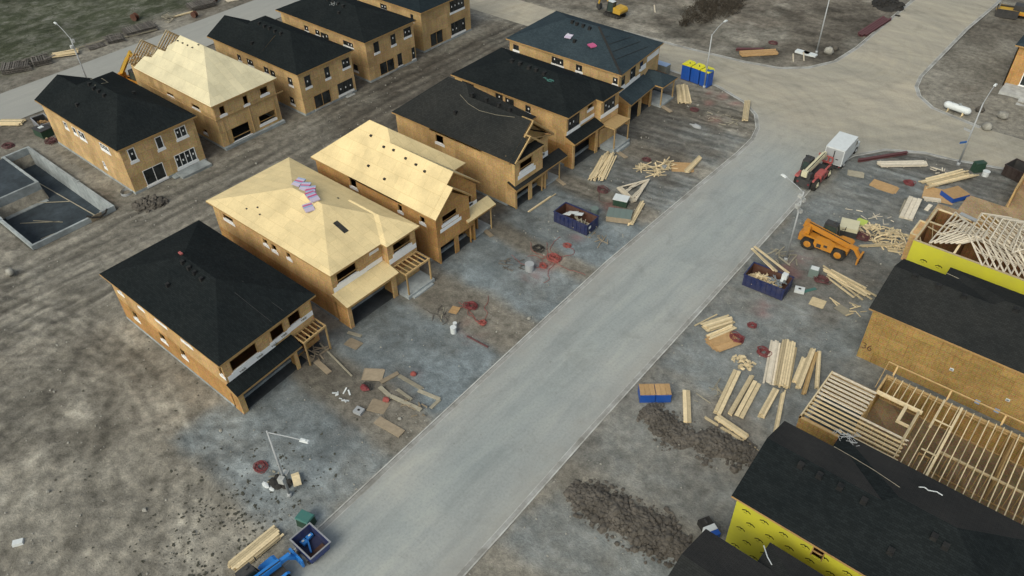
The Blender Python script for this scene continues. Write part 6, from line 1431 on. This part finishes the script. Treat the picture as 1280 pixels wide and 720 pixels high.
# weathered pallet rows on the far verge
def pallets(a, b, w, layers, label, mat='oldwood'):
    A, B = Vector((*a, 0)), Vector((*b, 0)); d = (B-A).normalized(); L = (B-A).length; s = Vector((-d.y, d.x, 0)); mb = MB(); z = gz(*((A+B)/2)[:2])
    for l in range(layers):
        z0 = z+.05+l*.3
        for k in range(int(L/.35)): c_ = A+d*(k*.35+U(-.04, .04)); mb.beam(c_-s*w/2+Vector((0, 0, z0+.16)), c_+s*w/2+Vector((0, 0, z0+.16+U(-.02, .04))), .2, .05)
        for q in (-.45, 0, .45): mb.beam(A+s*w*q+Vector((0, 0, z0+.06)), B+s*w*q+Vector((0, 0, z0+.06)), .12, .13)
    for q in range(6): c_ = A+d*U(0, L)+s*U(-w*.6, w*.6); e = c_+d*U(-2, 2)+s*U(-.6, .6); mb.beam(c_+Vector((0, 0, z0+.25)), e+Vector((0, 0, z0+.3)), .14, .06, t=.95)
    return tag(mb.build('pallet_stack', mat, origin=(*a, z)), label, 'pallets')
pallets(((-140.62, 37.34)), ((-138.47, 41.18)), 3.0, 3, 'weathered pallet row on the far verge at the left edge of the photo')
pallets(((-138.97, 41.55)), ((-138.11, 44.09)), 2.6, 3, 'slatted weathered pallet stack left of the lamp on the far verge')
pallets(((-137.67, 50.26)), ((-137.20, 53.04)), 2.0, 1, 'low weathered pallet pile right of the lamp on the far verge')
pallets(((-137.92, 53.72)), ((-137.12, 56.41)), 3.0, 2, 'middle weathered pallet row on the far verge above the truss-ended house')
pallets(((-138.17, 57.30)), ((-137.01, 62.50)), 3.2, 3, 'longest weathered pallet row with pale rails on the far verge')
pallets(((-139.37, 70.83)), ((-138.33, 75.48)), 3.0, 3, 'weathered pallet row near the top edge of the photo')
def spool(c, r, w, label):
    t = thing('cable_spool', label, 'spool', (c[0], c[1], gz(*c)), .4)
    for s in (-1, 1):
        mb = MB(); mb.tube((0, s*w/2, r), (0, s*(w/2-.1), r), r, r, 18); mb.build('flange', 'rust', t, world=False)
    mb = MB(); mb.tube((0, -w/2+.1, r), (0, w/2-.1, r), r*.55, r*.55, 14); mb.build('core', 'rust', t, world=False)
spool(((-142.64, 61.85)), 0.65, .8, 'red-brown cable spool on the grass edge at upper left'); spool(((-138.68, 75.71)), 0.6, .8, 'brown cable spool at the top edge of the photo beyond the far street'); spool(((-135.16, 69.29)), .55, .7, 'small dark spool at the end of the pale planks on the far verge')
mb = MB()
for k in range(40): 
    a, b_ = U(0, 6.3), U(0, 6.3); c_ = ((-112.09, 31.47)); mb.path([(c_[0]+1.3*math.cos(a)*U(.2, 1), c_[1]+.9*math.sin(a), gz(*c_)+U(.05, .45)), (c_[0]+.8*math.cos(b_), c_[1]+.7*math.sin(b_), gz(*c_)+U(.05, .6))], .04, 4)
tag(mb.build('netting', 'maroon', origin=(*((-112.09, 31.47)), 0)), 'dark red netting heap beside the white-windowed house', 'netting')

# ------------------------------------------------------------------ street lamps
def lamp(c, h_, az, label, arm=2.6, rise=.9, boxes=(), sign=None, lean=0.0):
    t = thing('street_lamp', label, 'street lamp', (c[0], c[1], gz(*c)), az)
    mb = MB(); mb.tube((0, 0, -.1), (0, 0, .35), .22, .2, 12); mb.tube((0, 0, .35), (0, 0, h_), .12, .075, 12); mb.tube((0, 0, h_), (0, 0, h_+.08), .1, .05, 10); mb.build('pole', 'steel', t, world=False, smooth=True)
    mb = MB(); pts = [(arm*q, 0, h_-.1+rise*math.sin(q*math.pi/2)) for q in (0, .15, .3, .5, .75, 1)]; mb.path(pts, .045, 8); mb.build('arm', 'steel', t, world=False, smooth=True)
    mb = MB(); z = h_-.1+rise; mb.taper(arm-.1, arm+.65, -.16, .16, z-.06, arm-.08, arm+.6, -.12, .12, z+.06); mb.taper(arm+.1, arm+.45, -.1, .1, z+.061, arm+.15, arm+.4, -.06, .06, z+.13); mb.build('lamp_head', 'white', t, world=False)
    for (z, s, side) in boxes:
        mb = MB(); mb.box(-.2, .3, side*.12, side*(.12+s), z, z+s*1.4); mb.build('meter_box', 'conc_l', t, world=False)
    if sign:
        for z, m_, a in sign:
            mb = MB(); q = Matrix.Rotation(a, 4, 'Z'); mb.hexa([q @ Vector(p) for p in ((.1, -.02, z), (1.05, -.02, z), (1.05, .02, z), (.1, .02, z), (.1, -.02, z+.28), (1.05, -.02, z+.28), (1.05, .02, z+.28), (.1, .02, z+.28))]); mb.build('street_sign', m_, t, world=False)
    return t
lamp((-39.29, 16.30), 8.3, .4, 'nearest street lamp, its arm over the left kerb at the bottom', 2.9, .12, ((2.2, .42, 1), (2.3, .42, -1)))
lamp((-21.26, 70.13), 9.0, 2.75, 'street lamp with pale boxes near its top beside the orange telehandler', 2.7, .35, ((6.3, .28, -1), (7.0, .3, 1), (7.7, .28, -1), (8.3, .25, 1)))
lamp((-12.77, 101.58), 8.6, 1.55, 'tall street lamp with a blue street sign at the right', 3.1, 1.2, (), ((3.2, 'signblue', 2.5), (4.6, 'steel', 1.3)))
lamp((-48.79, 100.70), 8.2, 1.5, 'tall street lamp with a blue sign behind the blue toilets', 3.0, 1.1, (), ((2.6, 'signblue', -.9),))
lamp((-121.9, 42.6), 8.7, 3.05, 'street lamp behind the white-windowed house, arm over the far street', 4.4, 1.1, ((7.2, .3, 1), (8.0, .28, -1)))
lamp((-40.74, 122.22), 9.0, -.3, 'street lamp beyond the crossing cut by the top edge', 3.0, 1.0)
lamp((-22.85, 155.19), 9.0, 2.9, 'street lamp at the top right corner of the photo', 3.0, 1.0)
t = thing('debris_pile', 'black plastic and bags around the foot of the nearest street lamp', 'rubbish', (-40.73, 16.54, 0), 0)
mb = MB()
for k in range(9): mb.blob((U(-.9, .9), U(-.7, .7), .18), (U(.3, .55), U(.25, .5), U(.12, .3)), k=7)
mb.build('plastic', 'black', t, world=False); mb = MB(); mb.blob((-.9, -.9, .15), (.45, .25, .15), k=7); mb.blob((-.2, -.8, .15), (.3, .2, .12), k=7); mb.build('bag', 'white', t, world=False)

# ------------------------------------------------------------------ skips, toilets, tank
def skip(c, l, w, h_, rz, label, mat, inside='rust', ribs=8, door=True):
    t = thing('dumpster', label, 'dumpster', (c[0], c[1], gz(*c)), rz); x, y = l/2, w/2; e = .06
    mb = MB(); mb.box(-x, x, -y, -y+e, .18, h_); mb.box(-x, x, y-e, y, .18, h_); mb.box(-x, -x+e, -y+e, y-e, .18, h_); mb.box(-x, x, -y, y, .12, .178)
    for k in range(ribs):
        q = -x+l*(k+.5)/ribs
        for s in (-1, 1): mb.box(q-.05, q+.05, s*y, s*(y+.07), .2, h_-.1)
    mb.build('body', mat, t, world=False)
    mb = MB(); mb.box(x-e, x, -y+e, y-e, .18, h_); mb.box(x, x+.05, -.05, .05, .3, h_-.1); mb.box(x+.002, x+.06, -y*.7, y*.7, h_*.5, h_*.5+.1); mb.build('door', mat, t, world=False)
    mb = MB(); mb.box(-x-.05, x+.05, -y-.06, -y+.08, h_+.002, h_+.09); mb.box(-x-.05, x+.05, y-.08, y+.06, h_+.002, h_+.09); mb.box(-x-.05, -x+.08, -y+.08, y-.08, h_+.002, h_+.09); mb.build('rim', mat, t, world=False)
    mb = MB(); mb.box(-x+e+.005, x-e-.005, -y+e+.005, -y+e+.02, .19, h_-.02); mb.box(-x+e+.005, x-e-.005, y-e-.02, y-e-.005, .19, h_-.02); mb.box(-x+e+.005, -x+e+.02, -y+e+.02, y-e-.02, .19, h_-.02); mb.box(x-e-.02, x-e-.005, -y+e+.02, y-e-.02, .19, h_-.02); mb.box(-x+e+.02, x-e-.02, -y+e+.02, y-e-.02, .18, .2); mb.build('inside_lining', inside, t, world=False)
    mb = MB()
    for s in (-1, 1): mb.box(-x+.2, x-.2, s*y*.55-.06, s*y*.55+.06, .0, .118)
    mb.build('skid', 'dark', t, world=False)
    return t
skip((-43.25, 61.1), 4.7, 2.35, 1.5, .02, 'navy blue dumpster with white sheet and scrap inside, on the left of the street', 'navy')
scrap((-42.4, 61.0), 1.4, .8, 34, .7, 'pale scrap boards inside the left navy dumpster', (.6, 1.7), 'palewood', base=.45)
mb = MB(); mb.face([(-44.6, 61.0, 1.25), (-43.3, 61.1, 1.5), (-43.4, 61.9, 1.45), (-44.5, 61.6, 1.2)]); mb.face([(-43.4, 60.9, 1.45), (-42.5, 61.2, 1.62), (-42.7, 61.9, 1.55), (-43.5, 61.7, 1.4)]); mb.face([(-44.9, 60.6, 1.1), (-43.9, 60.7, 1.3), (-43.9, 61.2, 1.35), (-44.7, 61.2, 1.15)]); tag(mb.build('board_scrap', 'white', origin=(-43.6, 61.3, 1.2)), 'white sheet scraps on top of the left navy dumpster', 'scrap')
mb = MB(); mb.box(-40.87, -40.85, 60.35, 60.75, .9, 1.25); tag(mb.build('notice_plate', 'white', origin=(-40.86, 60.5, 1)), 'white plate hung on the end of the left navy dumpster', 'plate')
skip((-20.85, 64.6), 4.4, 2.5, 1.5, .06, 'navy blue dumpster piled with pale scrap on the right of the street', 'navy')
scrap((-21.2, 64.4), 1.6, .9, 90, .9, 'heap of pale offcuts filling the right navy dumpster', (.4, 1.3), base=.75)
scrap((-20.2, 64.9), 1.2, .7, 24, .7, 'dark rubbish in the right navy dumpster', (.3, .9), 'inkgrey', base=.9)
mb = MB()
for (a, b_, z0, z1) in ((((-24.09, 67.25)), ((-20.47, 65.60)), 1.9, 1.75), (((-24.13, 67.62)), ((-19.38, 66.13)), 2.1, 1.75), (((-24.31, 67.45)), ((-20.78, 65.69)), 1.85, 1.66)): mb.beam((*a, z0), (*b_, z1), .26, .09)
tag(mb.build('long_boards', 'lumber', origin=(-20.5, 66, 1.7)), 'long boards resting across the back rim of the right navy dumpster', 'boards')
mb = MB(); mb.box(-19.75, -19.2, 65.2, 65.7, 1.45, 2.05); mb.box(-19.7, -19.4, 64.9, 65.3, 1.3, 1.5); tag(mb.build('carton', 'white', origin=(-19.5, 65.4, 1.4)), 'white carton on the corner of the right navy dumpster', 'carton')
skip((-4.9, 102.6), 5.6, 2.4, 1.5, -.3, 'dark brown dumpster at the right edge beside the raised wall panel', 'brownbin', 'dark')
scrap((-4.2, 102.6), 1.8, .7, 22, .5, 'white scraps in the dark brown dumpster', (.6, 1.8), 'lumber_w', base=.9)
skip((-117.0, 32.8), 3.2, 1.8, 1.25, -.1, 'small skip with grey rim and rubbish beside the white-windowed house', 'rail', 'dark', 4)
scrap((-117.0, 32.8), 1.1, .6, 26, .6, 'mixed rubbish inside the small skip', (.3, 1.0), 'particle', base=.6)
skip((-21.43, 155.38), 3.4, 2.4, 1.4, .2, 'black skip at the top right corner by the lamp', 'dark', 'black', 5)
t = thing('flatbed_trailer', 'orange flatbed trailer at the top right corner of the photo', 'trailer', (-18.80, 156.48, 0), .1)
mb = MB(); mb.box(-4.5, 4.5, -1.3, 1.3, .95, 1.15); mb.build('deck', 'cat', t, world=False); mb = MB(); mb.box(-4.4, 4.4, -1.32, -1.2, .65, .948); mb.box(-4.4, 4.4, 1.2, 1.32, .65, .948); mb.build('side_rail', 'orange', t, world=False)
for x in (-1.5, 1.5):
    for y in (-1.15, 1.15): mb = MB(); mb.tube((x, y-.15, .48), (x, y+.15, .48), .48, .48, 16); mb.build('wheel', 'black', t, world=False)
mb = MB(); mb.box(-2, 3, -.9, .9, 1.152, 2.0); mb.build('load', 'dark', t, world=False)
TG = 'portable toilets by the crossing'
def toilet(c, rz, label):
    t = thing('portable_toilet', label, 'portable toilet', (c[0], c[1], 0), rz, TG); w = .68; h_ = 2.4
    mb = MB(); mb.box(-w, w, -w, w, .12, h_)
    for x in (-w, -w*.34, w*.34, w): mb.box(x-.04, x+.04, -w-.03, -w, .15, h_-.03); 
    for y in (-w*.5, w*.5): mb.box(w, w+.03, y-.04, y+.04, .15, h_-.03); mb.box(-w-.03, -w, y-.04, y+.04, .15, h_-.03)
    mb.build('cabin', 'blue', t, world=False)
    mb = MB(); mb.box(-w*.7, w*.7, w+.002, w+.05, .2, h_-.1); d = mb.build('door', 'blued', t, world=False); mb = MB(); mb.box(w*.45, w*.55, w+.052, w+.1, 1.0, 1.2); mb.build('latch', 'white', d, world=False)
    mb = MB(); W2 = w+.06
    prof = [(-W2, h_), (W2, h_), (W2, h_+.12), (W2*.6, h_+.32), (-W2*.6, h_+.32), (-W2, h_+.12)]; mb.prism(prof, -W2, W2); mb.build('roof', 'yel', t, world=False)
    mb = MB(); mb.tube((w*.5, -w*.5, h_+.2), (w*.5, -w*.5, h_+.55), .06, .06, 8); mb.build('vent_pipe', 'dark', t, world=False)
    mb = MB(); mb.box(-w-.05, w+.05, -w-.05, w+.05, 0, .118); mb.build('base', 'dark', t, world=False)
    return t
t0 = toilet((-52.3, 101.75), -.04, 'blue portable toilet with yellow roof, leftmost of three')
dup(t0, (-50.65, 101.7, 0), -.1, 'middle one of three blue portable toilets with yellow roofs'); dup(t0, (-49.0, 101.5, 0), -.12, 'blue portable toilet with yellow roof nearest the lamp, rightmost of three')
t = thing('propane_tank', 'white horizontal tank on skids by the crossing', 'tank', (-17.3, 115.3, 0), -.14); t.scale = (.92, .8, .8)
mb = MB(); n = 20; L_, r_ = 1.55, .62; prof = [(-L_-.5, .02), (-L_-.45, .25), (-L_-.25, .5), (-L_, r_), (L_, r_), (L_+.25, .5), (L_+.45, .25), (L_+.5, .02)]
for (xa, ra_), (xb_, rb_) in zip(prof[:-1], prof[1:]): mb.tube((xa, 0, 1.0), (xb_, 0, 1.0), ra_, rb_, n, cap=False, t=.5)
mb.build('vessel', 'white', t, world=False, smooth=True); mb = MB(); mb.tube((.2, 0, 1.55), (.2, 0, 1.85), .22, .22, 12); mb.tube((-.9, 0, 1.55), (-.9, 0, 1.75), .09, .09, 8); mb.build('valve_dome', 'grey', t, world=False)
for x in (-1.1, 1.1): mb = MB(); mb.box(x-.1, x+.1, -.5, .5, .12, .75); mb.box(x-.08, x+.08, -1.0, 1.0, 0, .118); mb.build('leg', 'lumber', t, world=False)

# ------------------------------------------------------------------ machines
def wheel(t, x, y, r, w, tyre='black', rim='orange'):
    o = MB(); s = 1 if y > 0 else -1
    o.tube((x, y-w/2, r), (x, y+w/2, r), r, r, 20)
    for k in range(20):
        a = 2*math.pi*k/20; c_ = Vector((x+math.cos(a)*r, y, r+math.sin(a)*r)); d = Vector((math.cos(a), 0, math.sin(a)))
        for q in (-1, 1): o.beam(c_+Vector((0, q*w*.46, 0)), c_+Vector((0, q*.02, 0))+Vector((-math.sin(a), 0, math.cos(a)))*.1, .09, .1, up=d)
    ty = o.build('wheel', tyre, t, world=False)
    o = MB(); o.tube((x, y+s*w/2+s*.004, r), (x, y+s*(w/2+.03), r), r*.56, r*.5, 16); o.tube((x, y+s*(w/2+.031), r), (x, y+s*(w/2+.12), r), r*.22, r*.18, 10); o.build('rim', rim, ty, world=False)
def telehandler(c, rz, label, body, boomc, rim, boom_a=0.03, ext=0.0, cabc='dark', forks=True, lower=None):
    t = thing('telehandler', label, 'telehandler', (c[0], c[1], 0), rz); lower = lower or body
    for x in (-1.5, 1.5):
        for y in (-.98, .98): wheel(t, x, y, .64, .42, 'black', rim)
    mb = MB(); mb.box(-2.3, 2.2, -.55, .55, .55, 1.0); mb.taper(-2.6, -1.9, -.75, .75, .5, -2.6, -2.0, -.75, .75, 1.35); mb.box(-1.62, -1.38, -.8, .8, .5, .78); mb.box(1.38, 1.62, -.8, .8, .5, .78); mb.box(-2.35, -1.75, -.5, -.1, 1.0, 2.05); mb.box(-2.35, -1.75, .35, .6, 1.0, 2.05); mb.build('chassis', 'dark' if lower == 'dark' else lower, t, world=False)
    mb = MB(); mb.prism([(-.75, .62), (.85, .62), (.95, 1.25), (.3, 1.52), (-.9, 1.5), (-.95, 1.0)], -1.2, -.45); mb.prism([(-.55, 1.3), (-.05, 1.3), (-.05, 1.44), (-.55, 1.44)], -1.215, -1.201); mb.build('engine_cover', body, t, world=False)
    mb = MB(); mb.prism([(.05, 1.0), (.4, 1.0), (.4, 1.25), (.05, 1.25)], -1.225, -1.204); mb.build('grille', 'dark', t, world=False); mb = MB(); mb.prism([(-.62, .75), (-.2, .75), (-.2, 1.15), (-.62, 1.15)], -1.225, -1.204); mb.build('grille', 'dark', t, world=False)
    for x in (-1.5, 1.5):
        for s in (-1, 1): mb = MB(); mb.prism([(x-.72, 1.22), (x-.5, 1.36), (x+.5, 1.36), (x+.72, 1.22), (x+.66, 1.2), (x+.48, 1.31), (x-.48, 1.31), (x-.66, 1.2)], s*.78-.24*(s > 0)+.02, s*.78+.42*(s > 0)-.2*(s < 0)); mb.build('mudguard', body, t, world=False)
    # cab on the left
    mb = MB(); P = [(-.85, .42, .95), (.75, .42, .95), (.75, 1.2, .95), (-.85, 1.2, .95)]; Q = [(-.75, .45, 2.45), (.35, .45, 2.45), (.35, 1.17, 2.45), (-.75, 1.17, 2.45)]
    for p, q in zip(P, Q): mb.beam(p, q, .09, .09)
    for R_ in (P, Q):
        for k in range(4): mb.beam(R_[k], R_[(k+1) % 4], .09, .09)
    mb.box(-.85, .75, .42, 1.2, .6, .96); mb.build('cab_frame', cabc, t, world=False)
    mb = MB(); mb.hexa([(-.8, .47, 1.0), (.69, .47, 1.0), (.69, 1.15, 1.0), (-.8, 1.15, 1.0), (-.7, .5, 2.4), (.32, .5, 2.4), (.32, 1.12, 2.4), (-.7, 1.12, 2.4)]); mb.build('cab_glass', 'cabglass', t, world=False)
    mb = MB(); mb.box(-.8, .4, .42, 1.2, 2.5, 2.58); mb.box(-.1, .1, .75, .95, 2.582, 2.72); mb.build('cab_roof', cabc, t, world=False)
    # boom
    piv = Vector((-2.1, .12, 2.0)); d = Vector((math.cos(boom_a), 0, math.sin(boom_a))); L = 4.9; u = Vector((-d.z, 0, d.x))
    mb = MB(); mb.beam(piv-d*.35, piv+d*L*.86, .42, .52); mb.beam(piv-d*.45+u*.0, piv-d*.1, .6, .66)
    for q in (.18, .45, .7): mb.beam(piv+d*(L*q)-Vector((0, .225, 0)), piv+d*(L*q+.5)-Vector((0, .225, 0)), .012, .2)
    bo = mb.build('boom', boomc, t, world=False)
    mb = MB(); e = piv+d*(L+ext); mb.beam(piv+d*L*.8, e, .3, .38); mb.beam(e-d*.25, e+Vector((.35, 0, -.75)), .32, .3); mb.build('boom_extension', boomc, bo, world=False)
    mb = MB(); mb.path([piv+u*.3+Vector((0, -.1, 0)), piv+d*1.5+u*.33+Vector((0, -.12, 0)), piv+d*3.0+u*.31+Vector((0, -.1, 0)), piv+d*4.2+u*.28+Vector((0, -.1, 0))], .045); mb.build('hydraulic_hose', 'black', bo, world=False)
    hd = e+Vector((.4, 0, -.85)); mb = MB(); mb.box(hd.x-.08, hd.x+.1, -.72, .9, hd.z-.45, hd.z-.3); mb.box(hd.x-.08, hd.x+.1, -.72, .9, hd.z+.25, hd.z+.38)
    for y in (-.7, -.25, .4, .82): mb.box(hd.x-.06, hd.x+.08, y-.06, y+.06, hd.z-.3, hd.z+.25)
    ca = mb.build('carriage', body, t, world=False)
    if forks:
        for y in (-.35, .55): mb = MB(); mb.box(hd.x+.1, hd.x+.17, y-.07, y+.07, hd.z-.75, hd.z+.35); mb.taper(hd.x+.17, hd.x+1.35, y-.07, y+.07, hd.z-.75, hd.x+.17, hd.x+1.3, y-.07, y+.07, hd.z-.69); mb.build('fork', 'dark', t, world=False)
    for s in (-1, 1): mb = MB(); mb.box(-2.66, -2.602, s*.6-.1, s*.6+.1, .9, 1.1); mb.build('tail_light', 'hose', t, world=False)
    mb = MB(); mb.beam((.75, 1.2, 2.0), (1.0, 1.45, 2.0), .04, .04); mb.box(.95, 1.0, 1.35, 1.6, 1.8, 2.15); mb.build('mirror', 'black', t, world=False)
    return t, hd
telehandler((-18.75, 74.75), .03, 'orange telehandler with empty forks facing the yellow wrapped house', 'orange', 'orange', 'orange', -.17, .15)[0].scale = (1.14,)*3
telehandler((-25.75, 86.9), 1.55, 'red and black telehandler with a cream boom behind the white truck', 'red', 'cream', 'cream', .05, -.3, forks=False, lower='dark')[0].scale = (1.15,)*3
tb, hd = telehandler((-34.05, 9.6), 1.53, 'bright blue telehandler carrying a bin at the bottom edge', 'blueb', 'blueb', 'dark', -.1, .2, forks=True, lower='dark')
telehandler((-118.16, 47.50), .15, 'orange telehandler with raised yellow boom beside the truss-ended house on the left', 'orange', 'cat', 'orange', .8, 1.2, forks=False)
# tipping bin on the forks of the blue telehandler
t = thing('tipping_bin', 'open deep blue tipping bin held by the blue telehandler at the bottom', 'bin', (-33.85, 14.35, .25), -.02)
def bx_open(mb, x0, x1, y0, y1, z0, X0, X1, Y0, Y1, z1, e=.05, m=0):
    a = [(x0, y0, z0), (x1, y0, z0), (x1, y1, z0), (x0, y1, z0)]; b_ = [(X0, Y0, z1), (X1, Y0, z1), (X1, Y1, z1), (X0, Y1, z1)]
    c_ = Vector(((x0+x1)/2, (y0+y1)/2, 0))
    ins = lambda p: (p[0]+(e if p[0] < c_.x else -e), p[1]+(e if p[1] < c_.y else -e), p[2])
    for k in range(4):
        q = (k+1) % 4; mb.face([a[k], a[q], b_[q], b_[k]], m); ia, iq, ib, ik = ins(a[k]), ins(a[q]), ins(b_[q]), ins(b_[k]); mb.face([iq, ia, ik, ib], 1); mb.face([b_[k], b_[q], ib, ik], m)
    mb.face([p for p in a[::-1]], m); mb.face([ins((p[0], p[1], p[2]+e)) for p in a], 1)
mb = MB(); bx_open(mb, -.95, 1.0, -.85, .85, 0, -1.27, 1.27, -.92, .92, 1.1); mb.build('shell', ['blued', 'navy'], t, world=False)  # inner faces coloured darker than the shell, imitating shade in the deep bin
mb = MB()
for (x0, x1, y0, y1) in ((-1.32, 1.32, -.99, -.88), (-1.32, 1.32, .88, .99), (-1.32, -1.22, -.88, .88), (1.22, 1.32, -.88, .88)): mb.box(x0, x1, y0, y1, 1.104, 1.17)
mb.build('rim', 'rail', t, world=False); mb = MB(); mb.box(.2, .9, -.7, .75, .06, .1); mb.build('soil_residue', 'rust', t, world=False); mb = MB(); mb.box(-.8, -.5, -1.0, -.86, -.15, -.004); mb.box(.5, .8, -1.0, -.86, -.15, -.004); mb.build('fork_pocket', 'dark', t, world=False)
t = thing('hand_tool', 'blue jack with white labels lying in the deep blue tipping bin', 'tool', (-34.3, 14.35, .42), .1)
mb = MB(); mb.beam((-.5, .3, .1), (.75, -.45, .12), .14, .14); mb.build('shaft', 'blueb', t, world=False); mb = MB(); mb.box(-.55, -.2, .2, .75, .02, .25); mb.box(-.6, -.1, -.35, .1, .02, .25); mb.build('housing', 'blueb', t, world=False); mb = MB(); mb.box(-.45, -.3, .4, .6, .254, .3); mb.box(-.5, -.35, -.25, -.05, .254, .3); mb.build('label_plate', 'white', t, world=False)
# white truck
t = thing('box_truck', 'white box truck standing on the road beside the red telehandler', 'truck', (-25.1, 93.6, 0), 1.6); t.scale = (1.1, 1.1, 1.05)
mb = MB(); mb.box(-2.6, 1.4, -1.08, 1.08, .75, 2.85); mb.box(-2.62, 1.42, -1.1, 1.1, 2.852, 2.9); mb.build('cargo_box', 'white', t, world=False)
mb = MB(); mb.box(-2.64, -2.602, -1.0, 1.0, .85, 2.75); d = mb.build('rear_door', 'steel', t, world=False); mb = MB(); mb.box(-2.68, -2.642, -.05, .05, 1.0, 2.6); mb.box(-2.68, -2.642, -.6, -.3, 1.5, 1.6); mb.build('handle', 'dark', d, world=False)
mb = MB(); mb.prism([(1.5, .6), (3.5, .6), (3.5, 1.2), (2.7, 1.35), (2.25, 2.1), (1.5, 2.15)], -1.0, 1.0); mb.build('cab', 'white', t, world=False)
mb = MB(); mb.hexa([(2.75, -.9, 1.36), (2.8, -.9, 1.36), (2.8, .9, 1.36), (2.75, .9, 1.36), (2.28, -.85, 2.08), (2.33, -.85, 2.08), (2.33, .85, 2.08), (2.28, .85, 2.08)]); mb.build('windscreen', 'glass', t, world=False)
for s in (-1, 1): mb = MB(); mb.prism([(1.6, 1.35), (2.55, 1.35), (2.2, 2.0), (1.6, 2.02)], s*1.0-.0 if s > 0 else -1.012, 1.012 if s > 0 else -1.0); mb.build('side_window', 'glass', t, world=False)
mb = MB(); mb.box(-2.6, 3.3, -.45, .45, .45, .74); mb.box(-2.75, -2.6, -1.0, 1.0, .42, .58); mb.build('chassis', 'dark', t, world=False)
for x in (-1.4, 2.5):
    for y in (-.9, .9): wheel(t, x, y, .42, .28, 'black', 'steel')
for s in (-1, 1): mb = MB(); mb.box(-2.72, -2.642, s*.9-.08, s*.9+.08, .6, .74); mb.build('tail_light', 'hose', t, world=False)
# mini excavator
t = thing('excavator', 'yellow excavator with dark cab on the soil beside the cross street', 'excavator', (-74.9, 115.3, 0), 3.05)
for y in (-.85, .85):
    mb = MB(); prof = [(-1.5, .05), (1.5, .05), (1.75, .35), (1.5, .68), (-1.5, .68), (-1.75, .35)]; mb.prism(prof, y-.23, y+.23)
    for k in range(14): x = -1.5+k*.23; mb.box(x-.05, x+.05, y-.25, y+.25, .68, .72); mb.box(x-.05, x+.05, y-.25, y+.25, .01, .05)
    tr = mb.build('track', 'black', t, world=False); mb = MB(); s = 1 if y > 0 else -1
    for x in (-1.35, -.7, 0, .7, 1.35): mb = MB(); mb.tube((x, y+s*.235, .36), (x, y+s*.29, .36), .2, .2, 10); mb.build('roller', 'dark', tr, world=False)
mb = MB(); mb.box(-.7, .7, -.62, .62, .4, .75); mb.tube((0, 0, .75), (0, 0, .9), .5, .5, 14); mb.build('undercarriage', 'dark', t, world=False)
mb = MB(); mb.prism([(-1.95, .95), (1.1, .92), (1.15, 1.2), (.2, 1.35), (-.3, 1.95), (-1.75, 1.9), (-2.05, 1.5)], -1.05, .1); mb.prism([(-1.95, .95), (-.35, .95), (-.35, 1.9), (-1.75, 1.9), (-2.05, 1.5)], .1, 1.05); mb.build('body', 'cat', t, world=False)
mb = MB(); mb.prism([(-2.06, 1.1), (-1.98, .96), (-1.9, .96), (-1.9, 1.1)], -1.06, 1.06); mb.build('counterweight', 'dark', t, world=False)
mb = MB()
for p, q in (((-.3, .15, .95), (-.25, .2, 2.65)), ((1.1, .15, .95), (.85, .2, 2.65)), ((-.3, 1.02, .95), (-.25, .98, 2.65)), ((1.1, 1.02, .95), (.85, .98, 2.65))): mb.beam(p, q, .1, .1)
mb.box(-.32, .92, .12, 1.05, 2.62, 2.72); mb.build('cab_frame', 'dark', t, world=False); mb = MB(); mb.hexa([(-.25, .22, 1.0), (1.05, .22, 1.0), (1.05, .97, 1.0), (-.25, .97, 1.0), (-.2, .25, 2.58), (.8, .25, 2.58), (.8, .94, 2.58), (-.2, .94, 2.58)]); mb.build('cab_glass', 'cabglass', t, world=False); mb = MB(); mb.box(-.3, .9, .14, 1.03, 2.724, 2.78); mb.build('cab_roof', 'white', t, world=False)
mb = MB(); mb.beam((1.0, -.2, 1.2), (2.2, -.2, 3.0), .3, .42); mb.beam((2.1, -.2, 2.9), (3.4, -.2, 3.3), .28, .36); bo = mb.build('boom', 'cat', t, world=False); mb = MB(); mb.beam((3.3, -.2, 3.5), (3.9, -.2, 1.2), .22, .28); mb.build('stick', 'cat', t, world=False); mb = MB(); mb.prism([(3.5, 1.25), (4.1, 1.2), (4.15, .5), (3.6, .25), (3.35, .6)], -.6, .2); mb.build('bucket', 'dark', t, world=False)
v_, f_ = wrap_text(None, 'CAT', .5, None, lambda a, b: (-1.3-a*0+a, -1.056, 1.35+b)); mb = MB(); mb.v = v_; mb.f = f_; mb.m = [0]*len(f_); mb.t = [.5]*len(f_); mb.build('lettering', 'black', t, world=False)
